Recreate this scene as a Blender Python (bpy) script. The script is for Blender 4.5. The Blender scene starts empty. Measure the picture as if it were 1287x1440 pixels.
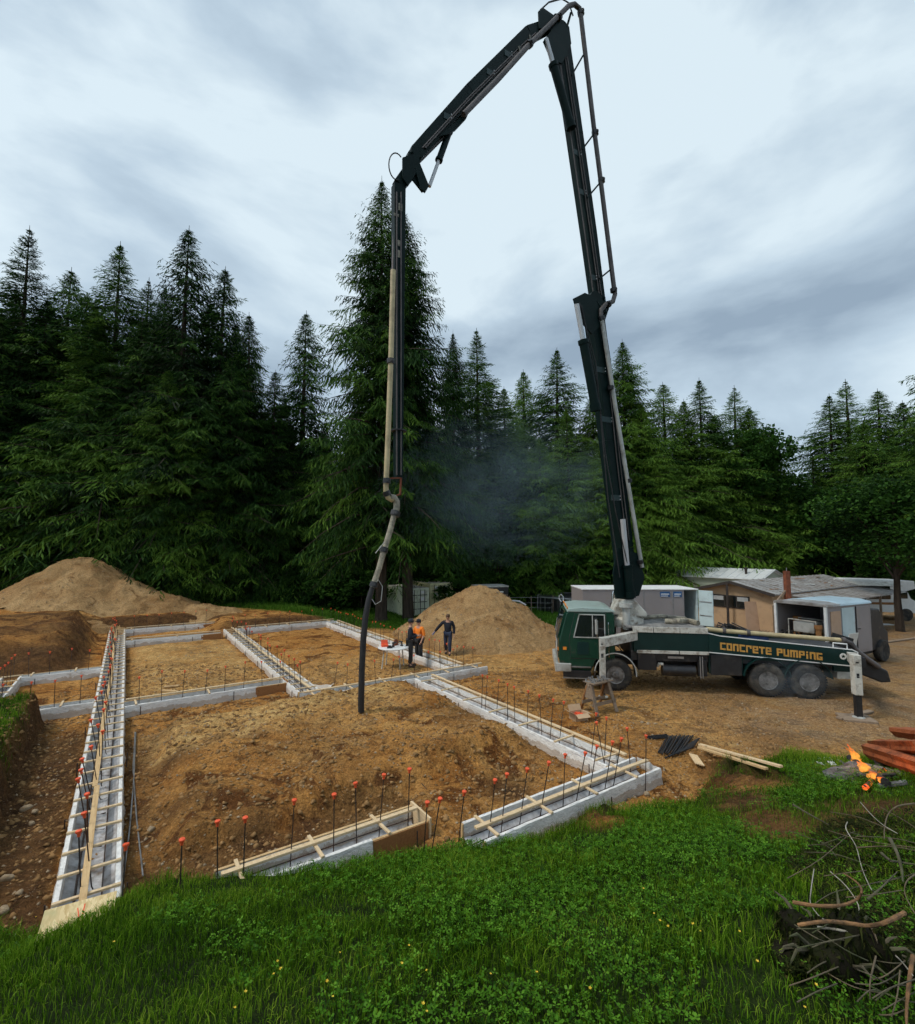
import bpy, math, random
import numpy as np
from mathutils import Vector, Matrix

# ------------------------------------------------------------------ camera, sky, sun, exposure
SC = bpy.context.scene
COL = SC.collection
FPX, PITCH, CAMH = 688.0, math.atan(50 / 688.0), 4.8     # focal length in photo pixels, tilt, height
camd = bpy.data.cameras.new('camera')
cam = bpy.data.objects.new('camera', camd); COL.objects.link(cam)
camd.sensor_fit = 'HORIZONTAL'; camd.sensor_width = 36.0; camd.lens = 36.0 * FPX / 1287.0
camd.clip_start = 0.1; camd.clip_end = 3000
cam.location = (0, 0, CAMH); cam.rotation_euler = (math.pi / 2 + PITCH, 0, 0)
SC.camera = cam

SUN_EL, SUN_AZ = math.radians(54), math.radians(252)     # azimuth clockwise from +Y
W = bpy.data.worlds.new('World'); SC.world = W; W.use_nodes = True
def build_world():
    nt = W.node_tree; nt.nodes.clear(); N = nt.nodes.new; L = nt.links.new
    out = N('ShaderNodeOutputWorld'); bg = N('ShaderNodeBackground'); bg.inputs['Strength'].default_value = 0.087
    sky = N('ShaderNodeTexSky'); sky.sky_type = 'NISHITA'; sky.sun_disc = False
    sky.sun_elevation = SUN_EL; sky.sun_rotation = SUN_AZ; sky.altitude = 100; sky.air_density = 1.0; sky.dust_density = 1.0
    tc = N('ShaderNodeTexCoord'); sep = N('ShaderNodeSeparateXYZ'); L(tc.outputs['Generated'], sep.inputs[0])
    mp = N('ShaderNodeMapping'); mp.inputs['Scale'].default_value = (1.0, 1.0, 2.3); mp.inputs['Location'].default_value = (12.4, 2.0, 1.3); L(tc.outputs['Generated'], mp.inputs[0])
    n1 = N('ShaderNodeTexNoise'); n1.inputs['Scale'].default_value = 2.0; n1.inputs['Detail'].default_value = 7; n1.inputs['Roughness'].default_value = 0.52
    n1.inputs['Distortion'].default_value = 0.25
    L(mp.outputs[0], n1.inputs['Vector'])
    r = N('ShaderNodeValToRGB'); e = r.color_ramp.elements
    e[0].position = 0.33; e[0].color = (2.75, 3.6, 4.5, 1)
    e[1].position = 0.61; e[1].color = (6.75, 7.9, 8.55, 1)
    m = e.new(0.50); m.color = (4.8, 5.95, 6.9, 1)
    L(n1.outputs['Fac'], r.inputs[0])
    mix = N('ShaderNodeMix'); mix.data_type = 'RGBA'; mix.inputs[0].default_value = 0.90
    L(sky.outputs[0], mix.inputs[6]); L(r.outputs[0], mix.inputs[7])
    L(mix.outputs[2], bg.inputs['Color']); L(bg.outputs[0], out.inputs['Surface'])
build_world()

sund = bpy.data.lights.new('sun', 'SUN'); sund.energy = 1.5; sund.angle = math.radians(12); sund.color = (1.0, 0.95, 0.86)
sun = bpy.data.objects.new('sun', sund); COL.objects.link(sun)
_sd = Vector((math.sin(SUN_AZ) * math.cos(SUN_EL), math.cos(SUN_AZ) * math.cos(SUN_EL), math.sin(SUN_EL)))
sun.rotation_euler = _sd.to_track_quat('Z', 'Y').to_euler()

SC.view_settings.view_transform = 'Standard'; SC.view_settings.look = 'None'
SC.view_settings.gamma = 1.0; SC.view_settings.use_curve_mapping = False; SC.view_settings.exposure = 0.42
SC.render.engine = 'CYCLES'
cy = SC.cycles
cy.use_adaptive_sampling = True; cy.adaptive_threshold = 0.03; cy.adaptive_min_samples = 16
cy.use_denoising = True
try:
    cy.denoiser = 'OPENIMAGEDENOISE'; cy.denoising_prefilter = 'ACCURATE'
except Exception: pass
cy.max_bounces = 6; cy.diffuse_bounces = 3; cy.glossy_bounces = 2; cy.transmission_bounces = 4; cy.volume_bounces = 0
cy.transparent_max_bounces = 8; cy.volume_step_rate = 4.0; cy.volume_max_steps = 64
cy.caustics_reflective = False; cy.caustics_refractive = False

# ------------------------------------------------------------------ helpers
RNG = random.Random(7); NR = np.random.default_rng(7)
cT, sT = math.cos(PITCH), math.sin(PITCH)
def ray(px, py):
    a = (px - 643.5) / FPX; b = (720 - py) / FPX
    return Vector((a, cT - b * sT, sT + b * cT))
def G(px, py, z=0.0):                      # the point at height z seen at a photo pixel
    d = ray(px, py); k = (z - CAMH) / d.z
    return Vector((d.x * k, d.y * k, z))
def D(px, py, y):                          # the point at distance y seen at a photo pixel
    d = ray(px, py); k = y / d.y
    return Vector((d.x * k, y, CAMH + d.z * k))

def tag(o, label=None, cat=None, group=None, kind=None):
    if label: o['label'] = label
    if cat: o['category'] = cat
    if group: o['group'] = group
    if kind: o['kind'] = kind
    return o
def empty(name, loc=(0, 0, 0), rz=0.0, label=None, cat=None, group=None):
    o = bpy.data.objects.new(name, None); COL.objects.link(o)
    o.location = loc; o.rotation_euler = (0, 0, rz); o.empty_display_size = 0.1
    return tag(o, label, cat, group)
def matrix_of(o):
    m = Matrix.Translation(o.location) @ o.rotation_euler.to_matrix().to_4x4() @ Matrix.Diagonal((*o.scale, 1))
    return matrix_of(o.parent) @ m if o.parent else m
def link_mesh(name, me, parent=None):
    o = bpy.data.objects.new(name, me); COL.objects.link(o)
    if parent: o.parent = parent
    return o
def children_of(o): return list(o.children)
def copy_tree(o, parent=None):
    c = o.copy(); COL.objects.link(c)
    if parent: c.parent = parent
    for ch in children_of(o): copy_tree(ch, c)
    return c

class MB:
    def __init__(s): s.v = []; s.f = []; s.m = []; s.cm = 0
    def add(s, vs, fs):
        b = len(s.v); s.v.extend([tuple(x) for x in vs])
        for f in fs: s.f.append(tuple(b + i for i in f)); s.m.append(s.cm)
        return s
    def box(s, c, d, rot=None):
        x, y, z = d[0] / 2, d[1] / 2, d[2] / 2
        vs = [Vector((a, b, e)) for e in (-z, z) for b in (-y, y) for a in (-x, x)]
        if rot is not None: vs = [rot @ q for q in vs]
        c = Vector(c)
        return s.add([q + c for q in vs], [(0, 2, 3, 1), (4, 5, 7, 6), (0, 1, 5, 4), (1, 3, 7, 5), (3, 2, 6, 7), (2, 0, 4, 6)])
    def bx(s, x0, x1, y0, y1, z0, z1): return s.box(((x0 + x1) / 2, (y0 + y1) / 2, (z0 + z1) / 2), (x1 - x0, y1 - y0, z1 - z0))
    def bar(s, p, q, w, h, up=(0, 0, 1), ext=0.0):   # rectangular bar from p to q
        p, q = Vector(p), Vector(q); d = (q - p).normalized(); up = Vector(up)
        sd = d.cross(up)
        if sd.length < 1e-5: sd = d.cross(Vector((1, 0, 0)))
        sd.normalize(); u = sd.cross(d)
        p = p - d * ext; q = q + d * ext
        vs = [p + sd * a + u * b for a, b in ((-w/2, -h/2), (w/2, -h/2), (w/2, h/2), (-w/2, h/2))] + [q + sd * a + u * b for a, b in ((-w/2, -h/2), (w/2, -h/2), (w/2, h/2), (-w/2, h/2))]
        return s.add(vs, [(3, 2, 1, 0), (4, 5, 6, 7), (0, 1, 5, 4), (1, 2, 6, 5), (2, 3, 7, 6), (3, 0, 4, 7)])
    def tube(s, pts, r, n=8, cap=True):
        pts = [Vector(p) for p in pts]; k = len(pts)
        rs = list(r) if hasattr(r, '__len__') else [r] * k
        rings = []; prev = None
        for i in range(k):
            t = (pts[min(i + 1, k - 1)] - pts[max(i - 1, 0)]).normalized()
            if prev is None:
                a = t.cross(Vector((0, 0, 1)))
                if a.length < 1e-3: a = t.cross(Vector((1, 0, 0)))
            else: a = prev - t * prev.dot(t)
            a.normalize(); prev = a; b = t.cross(a)
            rings.append([pts[i] + a * (rs[i] * math.cos(2 * math.pi * j / n)) + b * (rs[i] * math.sin(2 * math.pi * j / n)) for j in range(n)])
        vs = [q for g in rings for q in g]; fs = []
        for i in range(k - 1):
            for j in range(n):
                j2 = (j + 1) % n
                fs.append((i * n + j, i * n + j2, (i + 1) * n + j2, (i + 1) * n + j))
        if cap: fs.append(tuple(range(n - 1, -1, -1))); fs.append(tuple((k - 1) * n + j for j in range(n)))
        return s.add(vs, fs)
    def cyl(s, p, q, r, n=16, r2=None): return s.tube([p, q], [r, r if r2 is None else r2], n)
    def prism(s, poly, axis, a0, a1):   # polygon extruded along an axis; poly holds the two other coordinates in order
        def mk(p, a): return {'x': (a, p[0], p[1]), 'y': (p[0], a, p[1]), 'z': (p[0], p[1], a)}[axis]
        n = len(poly); vs = [mk(p, a0) for p in poly] + [mk(p, a1) for p in poly]
        fs = [tuple(range(n)), tuple(range(2 * n - 1, n - 1, -1))] + [(i, i + n, (i + 1) % n + n, (i + 1) % n) for i in range(n)]
        return s.add(vs, fs)
    def lathe(s, prof, n, M):           # prof: (radius, height) along local z, M places it
        vs = [M @ Vector((r * math.cos(2 * math.pi * j / n), r * math.sin(2 * math.pi * j / n), h)) for r, h in prof for j in range(n)]
        k = len(prof)
        return s.add(vs, [(i * n + j, i * n + (j + 1) % n, (i + 1) * n + (j + 1) % n, (i + 1) * n + j) for i in range(k - 1) for j in range(n)] + [tuple(range(n - 1, -1, -1)), tuple((k - 1) * n + j for j in range(n))])
    def mesh(s, name, mats):
        me = bpy.data.meshes.new(name); me.from_pydata(s.v, [], s.f)
        for m in (mats if isinstance(mats, (list, tuple)) else [mats]): me.materials.append(m)
        if any(s.m): me.polygons.foreach_set('material_index', s.m)
        import bmesh
        bm = bmesh.new(); bm.from_mesh(me); bmesh.ops.recalc_face_normals(bm, faces=bm.faces); bm.to_mesh(me); bm.free()
        return me
    def build(s, name, mats, parent=None, bevel=0.0, smooth=False, world=False):
        if world and parent is not None:
            iv = matrix_of(parent).inverted(); s.v = [tuple(iv @ Vector(q)) for q in s.v]
        me = s.mesh(name, mats)
        if smooth:
            me.polygons.foreach_set('use_smooth', [True] * len(me.polygons))
            try: me.set_sharp_from_angle(angle=math.radians(40))
            except Exception: pass
        o = link_mesh(name, me, parent)
        if bevel:
            b = o.modifiers.new('bevel', 'BEVEL'); b.width = bevel; b.segments = 2; b.limit_method = 'ANGLE'; b.angle_limit = math.radians(35)
        return o

def np_mesh(name, verts, faces_flat, counts, mat, attrs=None):
    me = bpy.data.meshes.new(name)
    nv = len(verts); me.vertices.add(nv); me.vertices.foreach_set('co', np.ascontiguousarray(verts, np.float32).ravel())
    nl = len(faces_flat); me.loops.add(nl); me.loops.foreach_set('vertex_index', np.ascontiguousarray(faces_flat, np.int32))
    npol = len(counts); me.polygons.add(npol)
    st = np.concatenate([[0], np.cumsum(counts)[:-1]]).astype(np.int32)
    me.polygons.foreach_set('loop_start', st); me.polygons.foreach_set('loop_total', np.asarray(counts, np.int32))
    me.update(calc_edges=True)
    for k, a in (attrs or {}).items():
        at = me.attributes.new(k, 'FLOAT', 'POINT'); at.data.foreach_set('value', np.ascontiguousarray(a, np.float32))
    me.materials.append(mat)
    return me

# vectorised value noise
def _h(ix, iy, s):
    n = (ix.astype(np.int64) * 374761393 + iy.astype(np.int64) * 668265263 + s * 974711) & 0x7fffffff
    n = ((n ^ (n >> 13)) * 1274126177) & 0x7fffffff
    return ((n ^ (n >> 16)) & 0xffff) / 65535.0
def vnoise(x, y, s=0):
    ix = np.floor(x); iy = np.floor(y); fx = x - ix; fy = y - iy
    fx = fx * fx * (3 - 2 * fx); fy = fy * fy * (3 - 2 * fy)
    a = _h(ix, iy, s); b = _h(ix + 1, iy, s); c = _h(ix, iy + 1, s); d = _h(ix + 1, iy + 1, s)
    return (a * (1 - fx) + b * fx) * (1 - fy) + (c * (1 - fx) + d * fx) * fy
def fbm(x, y, s=0, o=4, g=0.5):
    t = 0; a = 1; n = 0
    for i in range(o):
        t = t + a * (vnoise(x * 2 ** i, y * 2 ** i, s + i * 17) - 0.5); n += a; a *= g
    return t / n
def sst(a, b, x):
    t = np.clip((x - a) / (b - a), 0, 1); return t * t * (3 - 2 * t)

# ------------------------------------------------------------------ materials
def nodes(name):
    m = bpy.data.materials.new(name); m.use_nodes = True
    nt = m.node_tree; nt.nodes.clear()
    return m, nt, nt.nodes.new, nt.links.new
def mixc(N, L, fac, a, b, mode='MIX'):
    x = N('ShaderNodeMix'); x.data_type = 'RGBA'; x.blend_type = mode
    for i, v in ((0, fac), (6, a), (7, b)):
        if isinstance(v, bpy.types.NodeSocket): L(v, x.inputs[i])
        elif i == 0: x.inputs[0].default_value = v
        else: x.inputs[i].default_value = (*v, 1)
    return x.outputs[2]
def noise(N, L, vec, scale, detail=4, rough=0.55, dist=0.0):
    n = N('ShaderNodeTexNoise'); n.inputs['Scale'].default_value = scale; n.inputs['Detail'].default_value = detail
    n.inputs['Roughness'].default_value = rough; n.inputs['Distortion'].default_value = dist
    if vec is not None: L(vec, n.inputs['Vector'])
    return n.outputs['Fac']
def ramp(N, L, f, p0, p1, a=(0, 0, 0), b=(1, 1, 1)):
    r = N('ShaderNodeValToRGB'); e = r.color_ramp.elements
    e[0].position = p0; e[0].color = (*a, 1); e[1].position = p1; e[1].color = (*b, 1); L(f, r.inputs[0]); return r.outputs[0]
def objvec(N, L, sc=None, rot=None):
    tc = N('ShaderNodeTexCoord'); oi = N('ShaderNodeObjectInfo')
    ad = N('ShaderNodeVectorMath'); ad.operation = 'ADD'; L(tc.outputs['Object'], ad.inputs[0])
    mu = N('ShaderNodeMath'); mu.operation = 'MULTIPLY'; mu.inputs[1].default_value = 37.0; L(oi.outputs['Random'], mu.inputs[0])
    L(mu.outputs[0], ad.inputs[1])
    if sc is None: return ad.outputs[0]
    mp = N('ShaderNodeMapping'); mp.inputs['Scale'].default_value = sc; L(ad.outputs[0], mp.inputs[0]); return mp.outputs[0]
def mat(name, col, rough=0.6, metal=0.0, var=0.25, vs=3.0, stretch=None, dirt=None, dirtamt=0.5, ds=2.0, bump=0.0, bs=30.0, spec=0.5, rvar=0.0):
    """Principled surface with patchy colour variation, grime and fine relief."""
    m, nt, N, L = nodes(name)
    out = N('ShaderNodeOutputMaterial'); p = N('ShaderNodeBsdfPrincipled'); L(p.outputs[0], out.inputs[0])
    vec = objvec(N, L, stretch)
    n = noise(N, L, vec, vs, 5)
    lo = tuple(c * (1 - var) for c in col); hi = tuple(min(1, c * (1 + var)) for c in col)
    c = ramp(N, L, n, 0.3, 0.7, lo, hi)
    if dirt is not None:
        d = noise(N, L, vec, ds, 6, 0.65)
        f = ramp(N, L, d, 0.62 - 0.3 * dirtamt, 0.78 - 0.15 * dirtamt)
        c = mixc(N, L, f, c, dirt)
    L(c, p.inputs['Base Color']); p.inputs['Roughness'].default_value = rough; p.inputs['Metallic'].default_value = metal
    p.inputs['Specular IOR Level'].default_value = spec
    if bump:
        b = N('ShaderNodeBump'); b.inputs['Strength'].default_value = bump; b.inputs['Distance'].default_value = 0.02
        L(noise(N, L, vec, bs, 4), b.inputs['Height']); L(b.outputs[0], p.inputs['Normal'])
    return m
def lumber_mat(name, col, dark, dirt=None, dirtamt=0.3):
    m, nt, N, L = nodes(name)
    out = N('ShaderNodeOutputMaterial'); p = N('ShaderNodeBsdfPrincipled'); L(p.outputs[0], out.inputs[0])
    vec = objvec(N, L)
    n = noise(N, L, objvec(N, L, (1.2, 14, 14)), 2.2, 6, 0.6, 0.6)
    c = ramp(N, L, n, 0.32, 0.66, dark, col)
    k = noise(N, L, vec, 6.0, 2); c = mixc(N, L, ramp(N, L, k, 0.66, 0.75), c, tuple(x * 0.55 for x in dark))
    if dirt: c = mixc(N, L, ramp(N, L, noise(N, L, vec, 1.7, 6, 0.7), 0.62 - 0.3 * dirtamt, 0.8 - 0.2 * dirtamt), c, dirt)
    L(c, p.inputs['Base Color']); p.inputs['Roughness'].default_value = 0.75; p.inputs['Specular IOR Level'].default_value = 0.3
    b = N('ShaderNodeBump'); b.inputs['Strength'].default_value = 0.3; b.inputs['Distance'].default_value = 0.01
    L(n, b.inputs['Height']); L(b.outputs[0], p.inputs['Normal'])
    return m
M = {}
M['pine'] = lumber_mat('fresh_pine', (0.66, 0.46, 0.24), (0.50, 0.32, 0.15), (0.28, 0.17, 0.08), 0.25)
M['pine_pale'] = lumber_mat('pale_pine', (0.74, 0.56, 0.35), (0.60, 0.43, 0.24))
M['brown_wood'] = lumber_mat('brown_board', (0.36, 0.17, 0.06), (0.25, 0.11, 0.04))
M['old_wood'] = lumber_mat('weathered_wood', (0.34, 0.26, 0.19), (0.20, 0.14, 0.09), (0.1, 0.07, 0.05), 0.4)
M['red_wood'] = lumber_mat('red_cedar_log', (0.42, 0.13, 0.045), (0.20, 0.05, 0.02), (0.05, 0.02, 0.012), 0.4)
M['rebar'] = mat('rebar_steel', (0.055, 0.045, 0.042), 0.6, 0.6, 0.4, 8, dirt=(0.13, 0.055, 0.025), dirtamt=0.5, bump=0.3, bs=80)
M['cap'] = mat('orange_plastic', (0.80, 0.10, 0.03), 0.45, 0, 0.12, 6)
M['steel'] = mat('bare_steel', (0.42, 0.42, 0.42), 0.4, 0.8, 0.2, 5, dirt=(0.12, 0.09, 0.07), dirtamt=0.4)
M['black'] = mat('black_paint', (0.018, 0.018, 0.02), 0.45, 0, 0.3, 5, dirt=(0.09, 0.075, 0.06), dirtamt=0.25)
M['rubber'] = mat('tyre_rubber', (0.022, 0.021, 0.02), 0.85, 0, 0.3, 6, dirt=(0.10, 0.08, 0.055), dirtamt=0.45, ds=3)
M['rubber_hose'] = mat('black_rubber_hose', (0.016, 0.016, 0.017), 0.6, 0, 0.3, 6, dirt=(0.1, 0.09, 0.08), dirtamt=0.12)
M['dark_soil_wet'] = mat('damp_soil', (0.045, 0.028, 0.015), 0.95, 0, 0.5, 9, bump=1.0, bs=25, spec=0.1)
M['rock'] = mat('river_rock', (0.36, 0.27, 0.17), 0.85, 0, 0.4, 4, dirt=(0.20, 0.12, 0.06), dirtamt=0.5, bump=0.4, bs=14, spec=0.25)

def plastic_mat():
    m, nt, N, L = nodes('white_plastic_sheet')
    out = N('ShaderNodeOutputMaterial'); p = N('ShaderNodeBsdfPrincipled'); L(p.outputs[0], out.inputs[0])
    vec = objvec(N, L)
    n = noise(N, L, objvec(N, L, (3, 3, 9)), 3.0, 5, 0.6, 0.5)
    c = ramp(N, L, n, 0.30, 0.62, (0.70, 0.67, 0.63), (0.90, 0.87, 0.82))
    c = mixc(N, L, ramp(N, L, noise(N, L, objvec(N, L, (1.2, 1.2, 30)), 2.0, 3), 0.60, 0.68), c, (0.50, 0.51, 0.54))  # faint printed lines
    c = mixc(N, L, ramp(N, L, noise(N, L, vec, 1.6, 6, 0.7), 0.60, 0.80), c, (0.42, 0.29, 0.17))
    sz = N('ShaderNodeSeparateXYZ'); L(N('ShaderNodeTexCoord').outputs['Object'], sz.inputs[0])      # mud splashed up from the ground
    mz = N('ShaderNodeMath'); mz.operation = 'MULTIPLY_ADD'; L(noise(N, L, vec, 4, 6, .7), mz.inputs[0]); mz.inputs[1].default_value = -0.34; L(sz.outputs['Z'], mz.inputs[2])
    c = mixc(N, L, ramp(N, L, mz.outputs[0], -.28, -.02, (.55, .55, .55), (0, 0, 0)), c, (0.36, 0.23, 0.12))
    L(c, p.inputs['Base Color']); p.inputs['Roughness'].default_value = 0.42
    b = N('ShaderNodeBump'); b.inputs['Strength'].default_value = 0.8; b.inputs['Distance'].default_value = 0.05
    L(noise(N, L, objvec(N, L, (5, 5, 12)), 2.0, 4, 0.6, 1.2), b.inputs['Height']); L(b.outputs[0], p.inputs['Normal'])
    return m
M['plastic'] = plastic_mat()

def ground_mat():
    m, nt, N, L = nodes('site_ground')
    out = N('ShaderNodeOutputMaterial'); p = N('ShaderNodeBsdfPrincipled'); L(p.outputs[0], out.inputs[0])
    geo = N('ShaderNodeNewGeometry'); pos = geo.outputs['Position']
    def att(nm):
        a = N('ShaderNodeAttribute'); a.attribute_name = nm; return a.outputs['Fac']
    big = noise(N, L, pos, 0.55, 5, 0.6, 0.8); mid = noise(N, L, pos, 3.2, 6, 0.65); fine = noise(N, L, pos, 26, 5, 0.7)
    c = ramp(N, L, big, 0.36, 0.60, (0.43, 0.175, 0.040), (0.66, 0.37, 0.125))       # orange clay to pale sandy soil
    c = mixc(N, L, ramp(N, L, mid, 0.42, 0.62), c, (0.56, 0.275, 0.075))
    c = mixc(N, L, ramp(N, L, noise(N, L, pos, 0.75, 7, 0.68, 1.4), 0.50, 0.58), c, (0.17, 0.066, 0.018))
    c = mixc(N, L, ramp(N, L, noise(N, L, pos, 2.6, 7, 0.75, 0.6), 0.57, 0.68), c, (0.10, 0.045, 0.016))  # damp red brown patches
    c = mixc(N, L, att('pale'), c, mixc(N, L, ramp(N, L, mid, 0.40, 0.60), (0.74, 0.50, 0.21), (0.58, 0.33, 0.115)))
    c = mixc(N, L, att('damp_shade'), c, mixc(N, L, ramp(N, L, mid, 0.35, 0.65), (0.065, 0.036, 0.018), (0.15, 0.078, 0.034)))  # damp soil, plus shade painted on the scarp and in the pit
    grav = ramp(N, L, fine, 0.3, 0.7, (0.15, 0.12, 0.09), (0.36, 0.31, 0.25))
    grav = mixc(N, L, ramp(N, L, noise(N, L, pos, 0.8, 6, 0.65, 0.8), 0.42, 0.62), grav, mixc(N, L, fine, (0.17, 0.10, 0.05), (0.36, 0.24, 0.13)))
    c = mixc(N, L, att('gravel'), c, mixc(N, L, 0.35, grav, c))
    c = mixc(N, L, 1.0, c, ramp(N, L, noise(N, L, pos, 8.5, 6, 0.75), 0.34, 0.62, (0.66, 0.63, 0.60), (1.18, 1.18, 1.17)), 'MULTIPLY')
    v = N('ShaderNodeTexVoronoi'); v.inputs['Scale'].default_value = 22; L(pos, v.inputs['Vector'])
    peb = ramp(N, L, v.outputs['Distance'], 0.12, 0.22, (1, 1, 1), (0, 0, 0))
    pm = N('ShaderNodeMath'); pm.operation = 'MULTIPLY'; L(peb, pm.inputs[0]); L(ramp(N, L, noise(N, L, pos, 5, 3), 0.5, 0.62), pm.inputs[1])
    c = mixc(N, L, pm.outputs[0], c, mixc(N, L, 0.5, c, (0.55, 0.47, 0.36)))
    c = mixc(N, L, 0.75, c, mixc(N, L, 1.0, c, ramp(N, L, fine, 0.3, 0.7, (0.36, 0.33, 0.30), (1.5, 1.46, 1.42)), 'MULTIPLY'))
    turf = ramp(N, L, mid, 0.3, 0.7, (0.014, 0.022, 0.005), (0.035, 0.060, 0.010))
    lawn = ramp(N, L, mid, 0.3, 0.7, (0.045, 0.115, 0.012), (0.085, 0.20, 0.022))
    c = mixc(N, L, att('turf'), c, turf); c = mixc(N, L, att('lawn'), c, lawn)
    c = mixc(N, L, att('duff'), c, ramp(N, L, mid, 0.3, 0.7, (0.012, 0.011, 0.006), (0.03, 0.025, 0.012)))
    L(c, p.inputs['Base Color']); p.inputs['Roughness'].default_value = 0.95; p.inputs['Specular IOR Level'].default_value = 0.12
    ad = N('ShaderNodeMath'); ad.operation = 'MULTIPLY_ADD'; L(fine, ad.inputs[0]); ad.inputs[1].default_value = 0.35; L(noise(N, L, pos, 7, 6, 0.65), ad.inputs[2])
    ad2 = N('ShaderNodeMath'); ad2.operation = 'MULTIPLY_ADD'; L(peb, ad2.inputs[0]); ad2.inputs[1].default_value = 0.12; L(ad.outputs[0], ad2.inputs[2])
    b = N('ShaderNodeBump'); b.inputs['Strength'].default_value = 1.0; b.inputs['Distance'].default_value = 0.16
    L(ad2.outputs[0], b.inputs['Height']); L(b.outputs[0], p.inputs['Normal'])
    return m
M['ground'] = ground_mat()

def leaf_mat(name, dark, light, tip, trans=0.35, rough=0.6):
    m, nt, N, L = nodes(name)
    out = N('ShaderNodeOutputMaterial')
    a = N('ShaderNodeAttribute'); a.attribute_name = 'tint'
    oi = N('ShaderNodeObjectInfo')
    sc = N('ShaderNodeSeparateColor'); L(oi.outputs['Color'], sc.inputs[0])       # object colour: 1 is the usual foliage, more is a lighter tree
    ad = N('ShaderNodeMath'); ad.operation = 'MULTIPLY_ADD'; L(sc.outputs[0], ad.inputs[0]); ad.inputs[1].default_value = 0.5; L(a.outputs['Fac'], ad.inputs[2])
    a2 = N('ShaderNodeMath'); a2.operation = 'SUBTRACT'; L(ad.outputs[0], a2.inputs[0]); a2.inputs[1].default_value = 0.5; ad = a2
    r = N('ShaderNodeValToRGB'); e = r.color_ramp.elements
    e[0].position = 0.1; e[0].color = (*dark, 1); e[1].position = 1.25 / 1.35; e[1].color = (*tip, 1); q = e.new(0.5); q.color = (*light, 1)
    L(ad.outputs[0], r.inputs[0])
    d = N('ShaderNodeBsdfPrincipled'); L(r.outputs[0], d.inputs['Base Color']); d.inputs['Roughness'].default_value = rough; d.inputs['Specular IOR Level'].default_value = 0.06
    t = N('ShaderNodeBsdfTranslucent'); L(r.outputs[0], t.inputs[0])
    ms = N('ShaderNodeMixShader'); ms.inputs[0].default_value = trans; L(d.outputs[0], ms.inputs[1]); L(t.outputs[0], ms.inputs[2])
    L(ms.outputs[0], out.inputs[0]); return m
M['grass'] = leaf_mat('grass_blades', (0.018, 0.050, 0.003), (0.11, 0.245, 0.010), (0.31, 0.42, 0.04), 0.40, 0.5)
M['clover'] = leaf_mat('clover_leaves', (0.018, 0.06, 0.004), (0.07, 0.19, 0.012), (0.15, 0.32, 0.03), 0.3, 0.45)
M['lawn'] = leaf_mat('lawn_blades', (0.05, 0.12, 0.012), (0.085, 0.20, 0.02), (0.15, 0.27, 0.035), 0.3)
M['needles'] = leaf_mat('conifer_needles', (0.004, 0.014, 0.004), (0.026, 0.070, 0.013), (0.105, 0.20, 0.026), 0.25)
M['broad'] = leaf_mat('broad_leaves', (0.012, 0.035, 0.008), (0.04, 0.105, 0.016), (0.10, 0.21, 0.03), 0.35)
M['bark'] = mat('tree_bark', (0.055, 0.042, 0.033), 0.95, 0, 0.5, 6, stretch=(1, 1, 0.2), bump=0.8, bs=9, spec=0.1)

# ------------------------------------------------------------------ the house plan: u runs away to the left, v to the right
ZT = 0.32                                        # level of the form tops
_u = Vector((-0.5591, 0.8291, 0)); _v = Vector((0.8291, 0.5591, 0)); O0 = G(118, 1277, ZT); O0.z = 0
PLAN_RZ = math.atan2(_u.y, _u.x)
def UV(u, v, z=0.0): return O0 + _u * u + _v * v + Vector((0, 0, z))
def to_uv(p): d = Vector(p) - O0; return d.dot(_u), d.dot(_v)

_edge_px = [(0, 1296), (70, 1300), (160, 1266), (245, 1222), (340, 1214), (465, 1210), (560, 1196), (640, 1176), (760, 1160), (830, 1134), (930, 1116), (975, 1110), (1000, 1075), (1040, 1060), (1100, 1040), (1160, 1050), (1287, 1040)]
_eg = [G(a, b, 0.3) for a, b in _edge_px]
EX = np.array([g.x for g in _eg]); EY = np.array([g.y for g in _eg])
def edge_y(x): return np.interp(x, EX, EY) + 0.14 * fbm(np.asarray(x) * 1.7, np.asarray(x) * 0 + 3.3, 5, 3)
BARE = ((1050, 1125, 0.5), (1075, 1165, 0.42), (1100, 1195, 0.4), (1030, 1085, 0.7), (1075, 1095, 0.5), (1215, 1085, 0.7), (850, 1140, 0.35), (1260, 1200, 0.8), (1215, 1235, .5))
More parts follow.
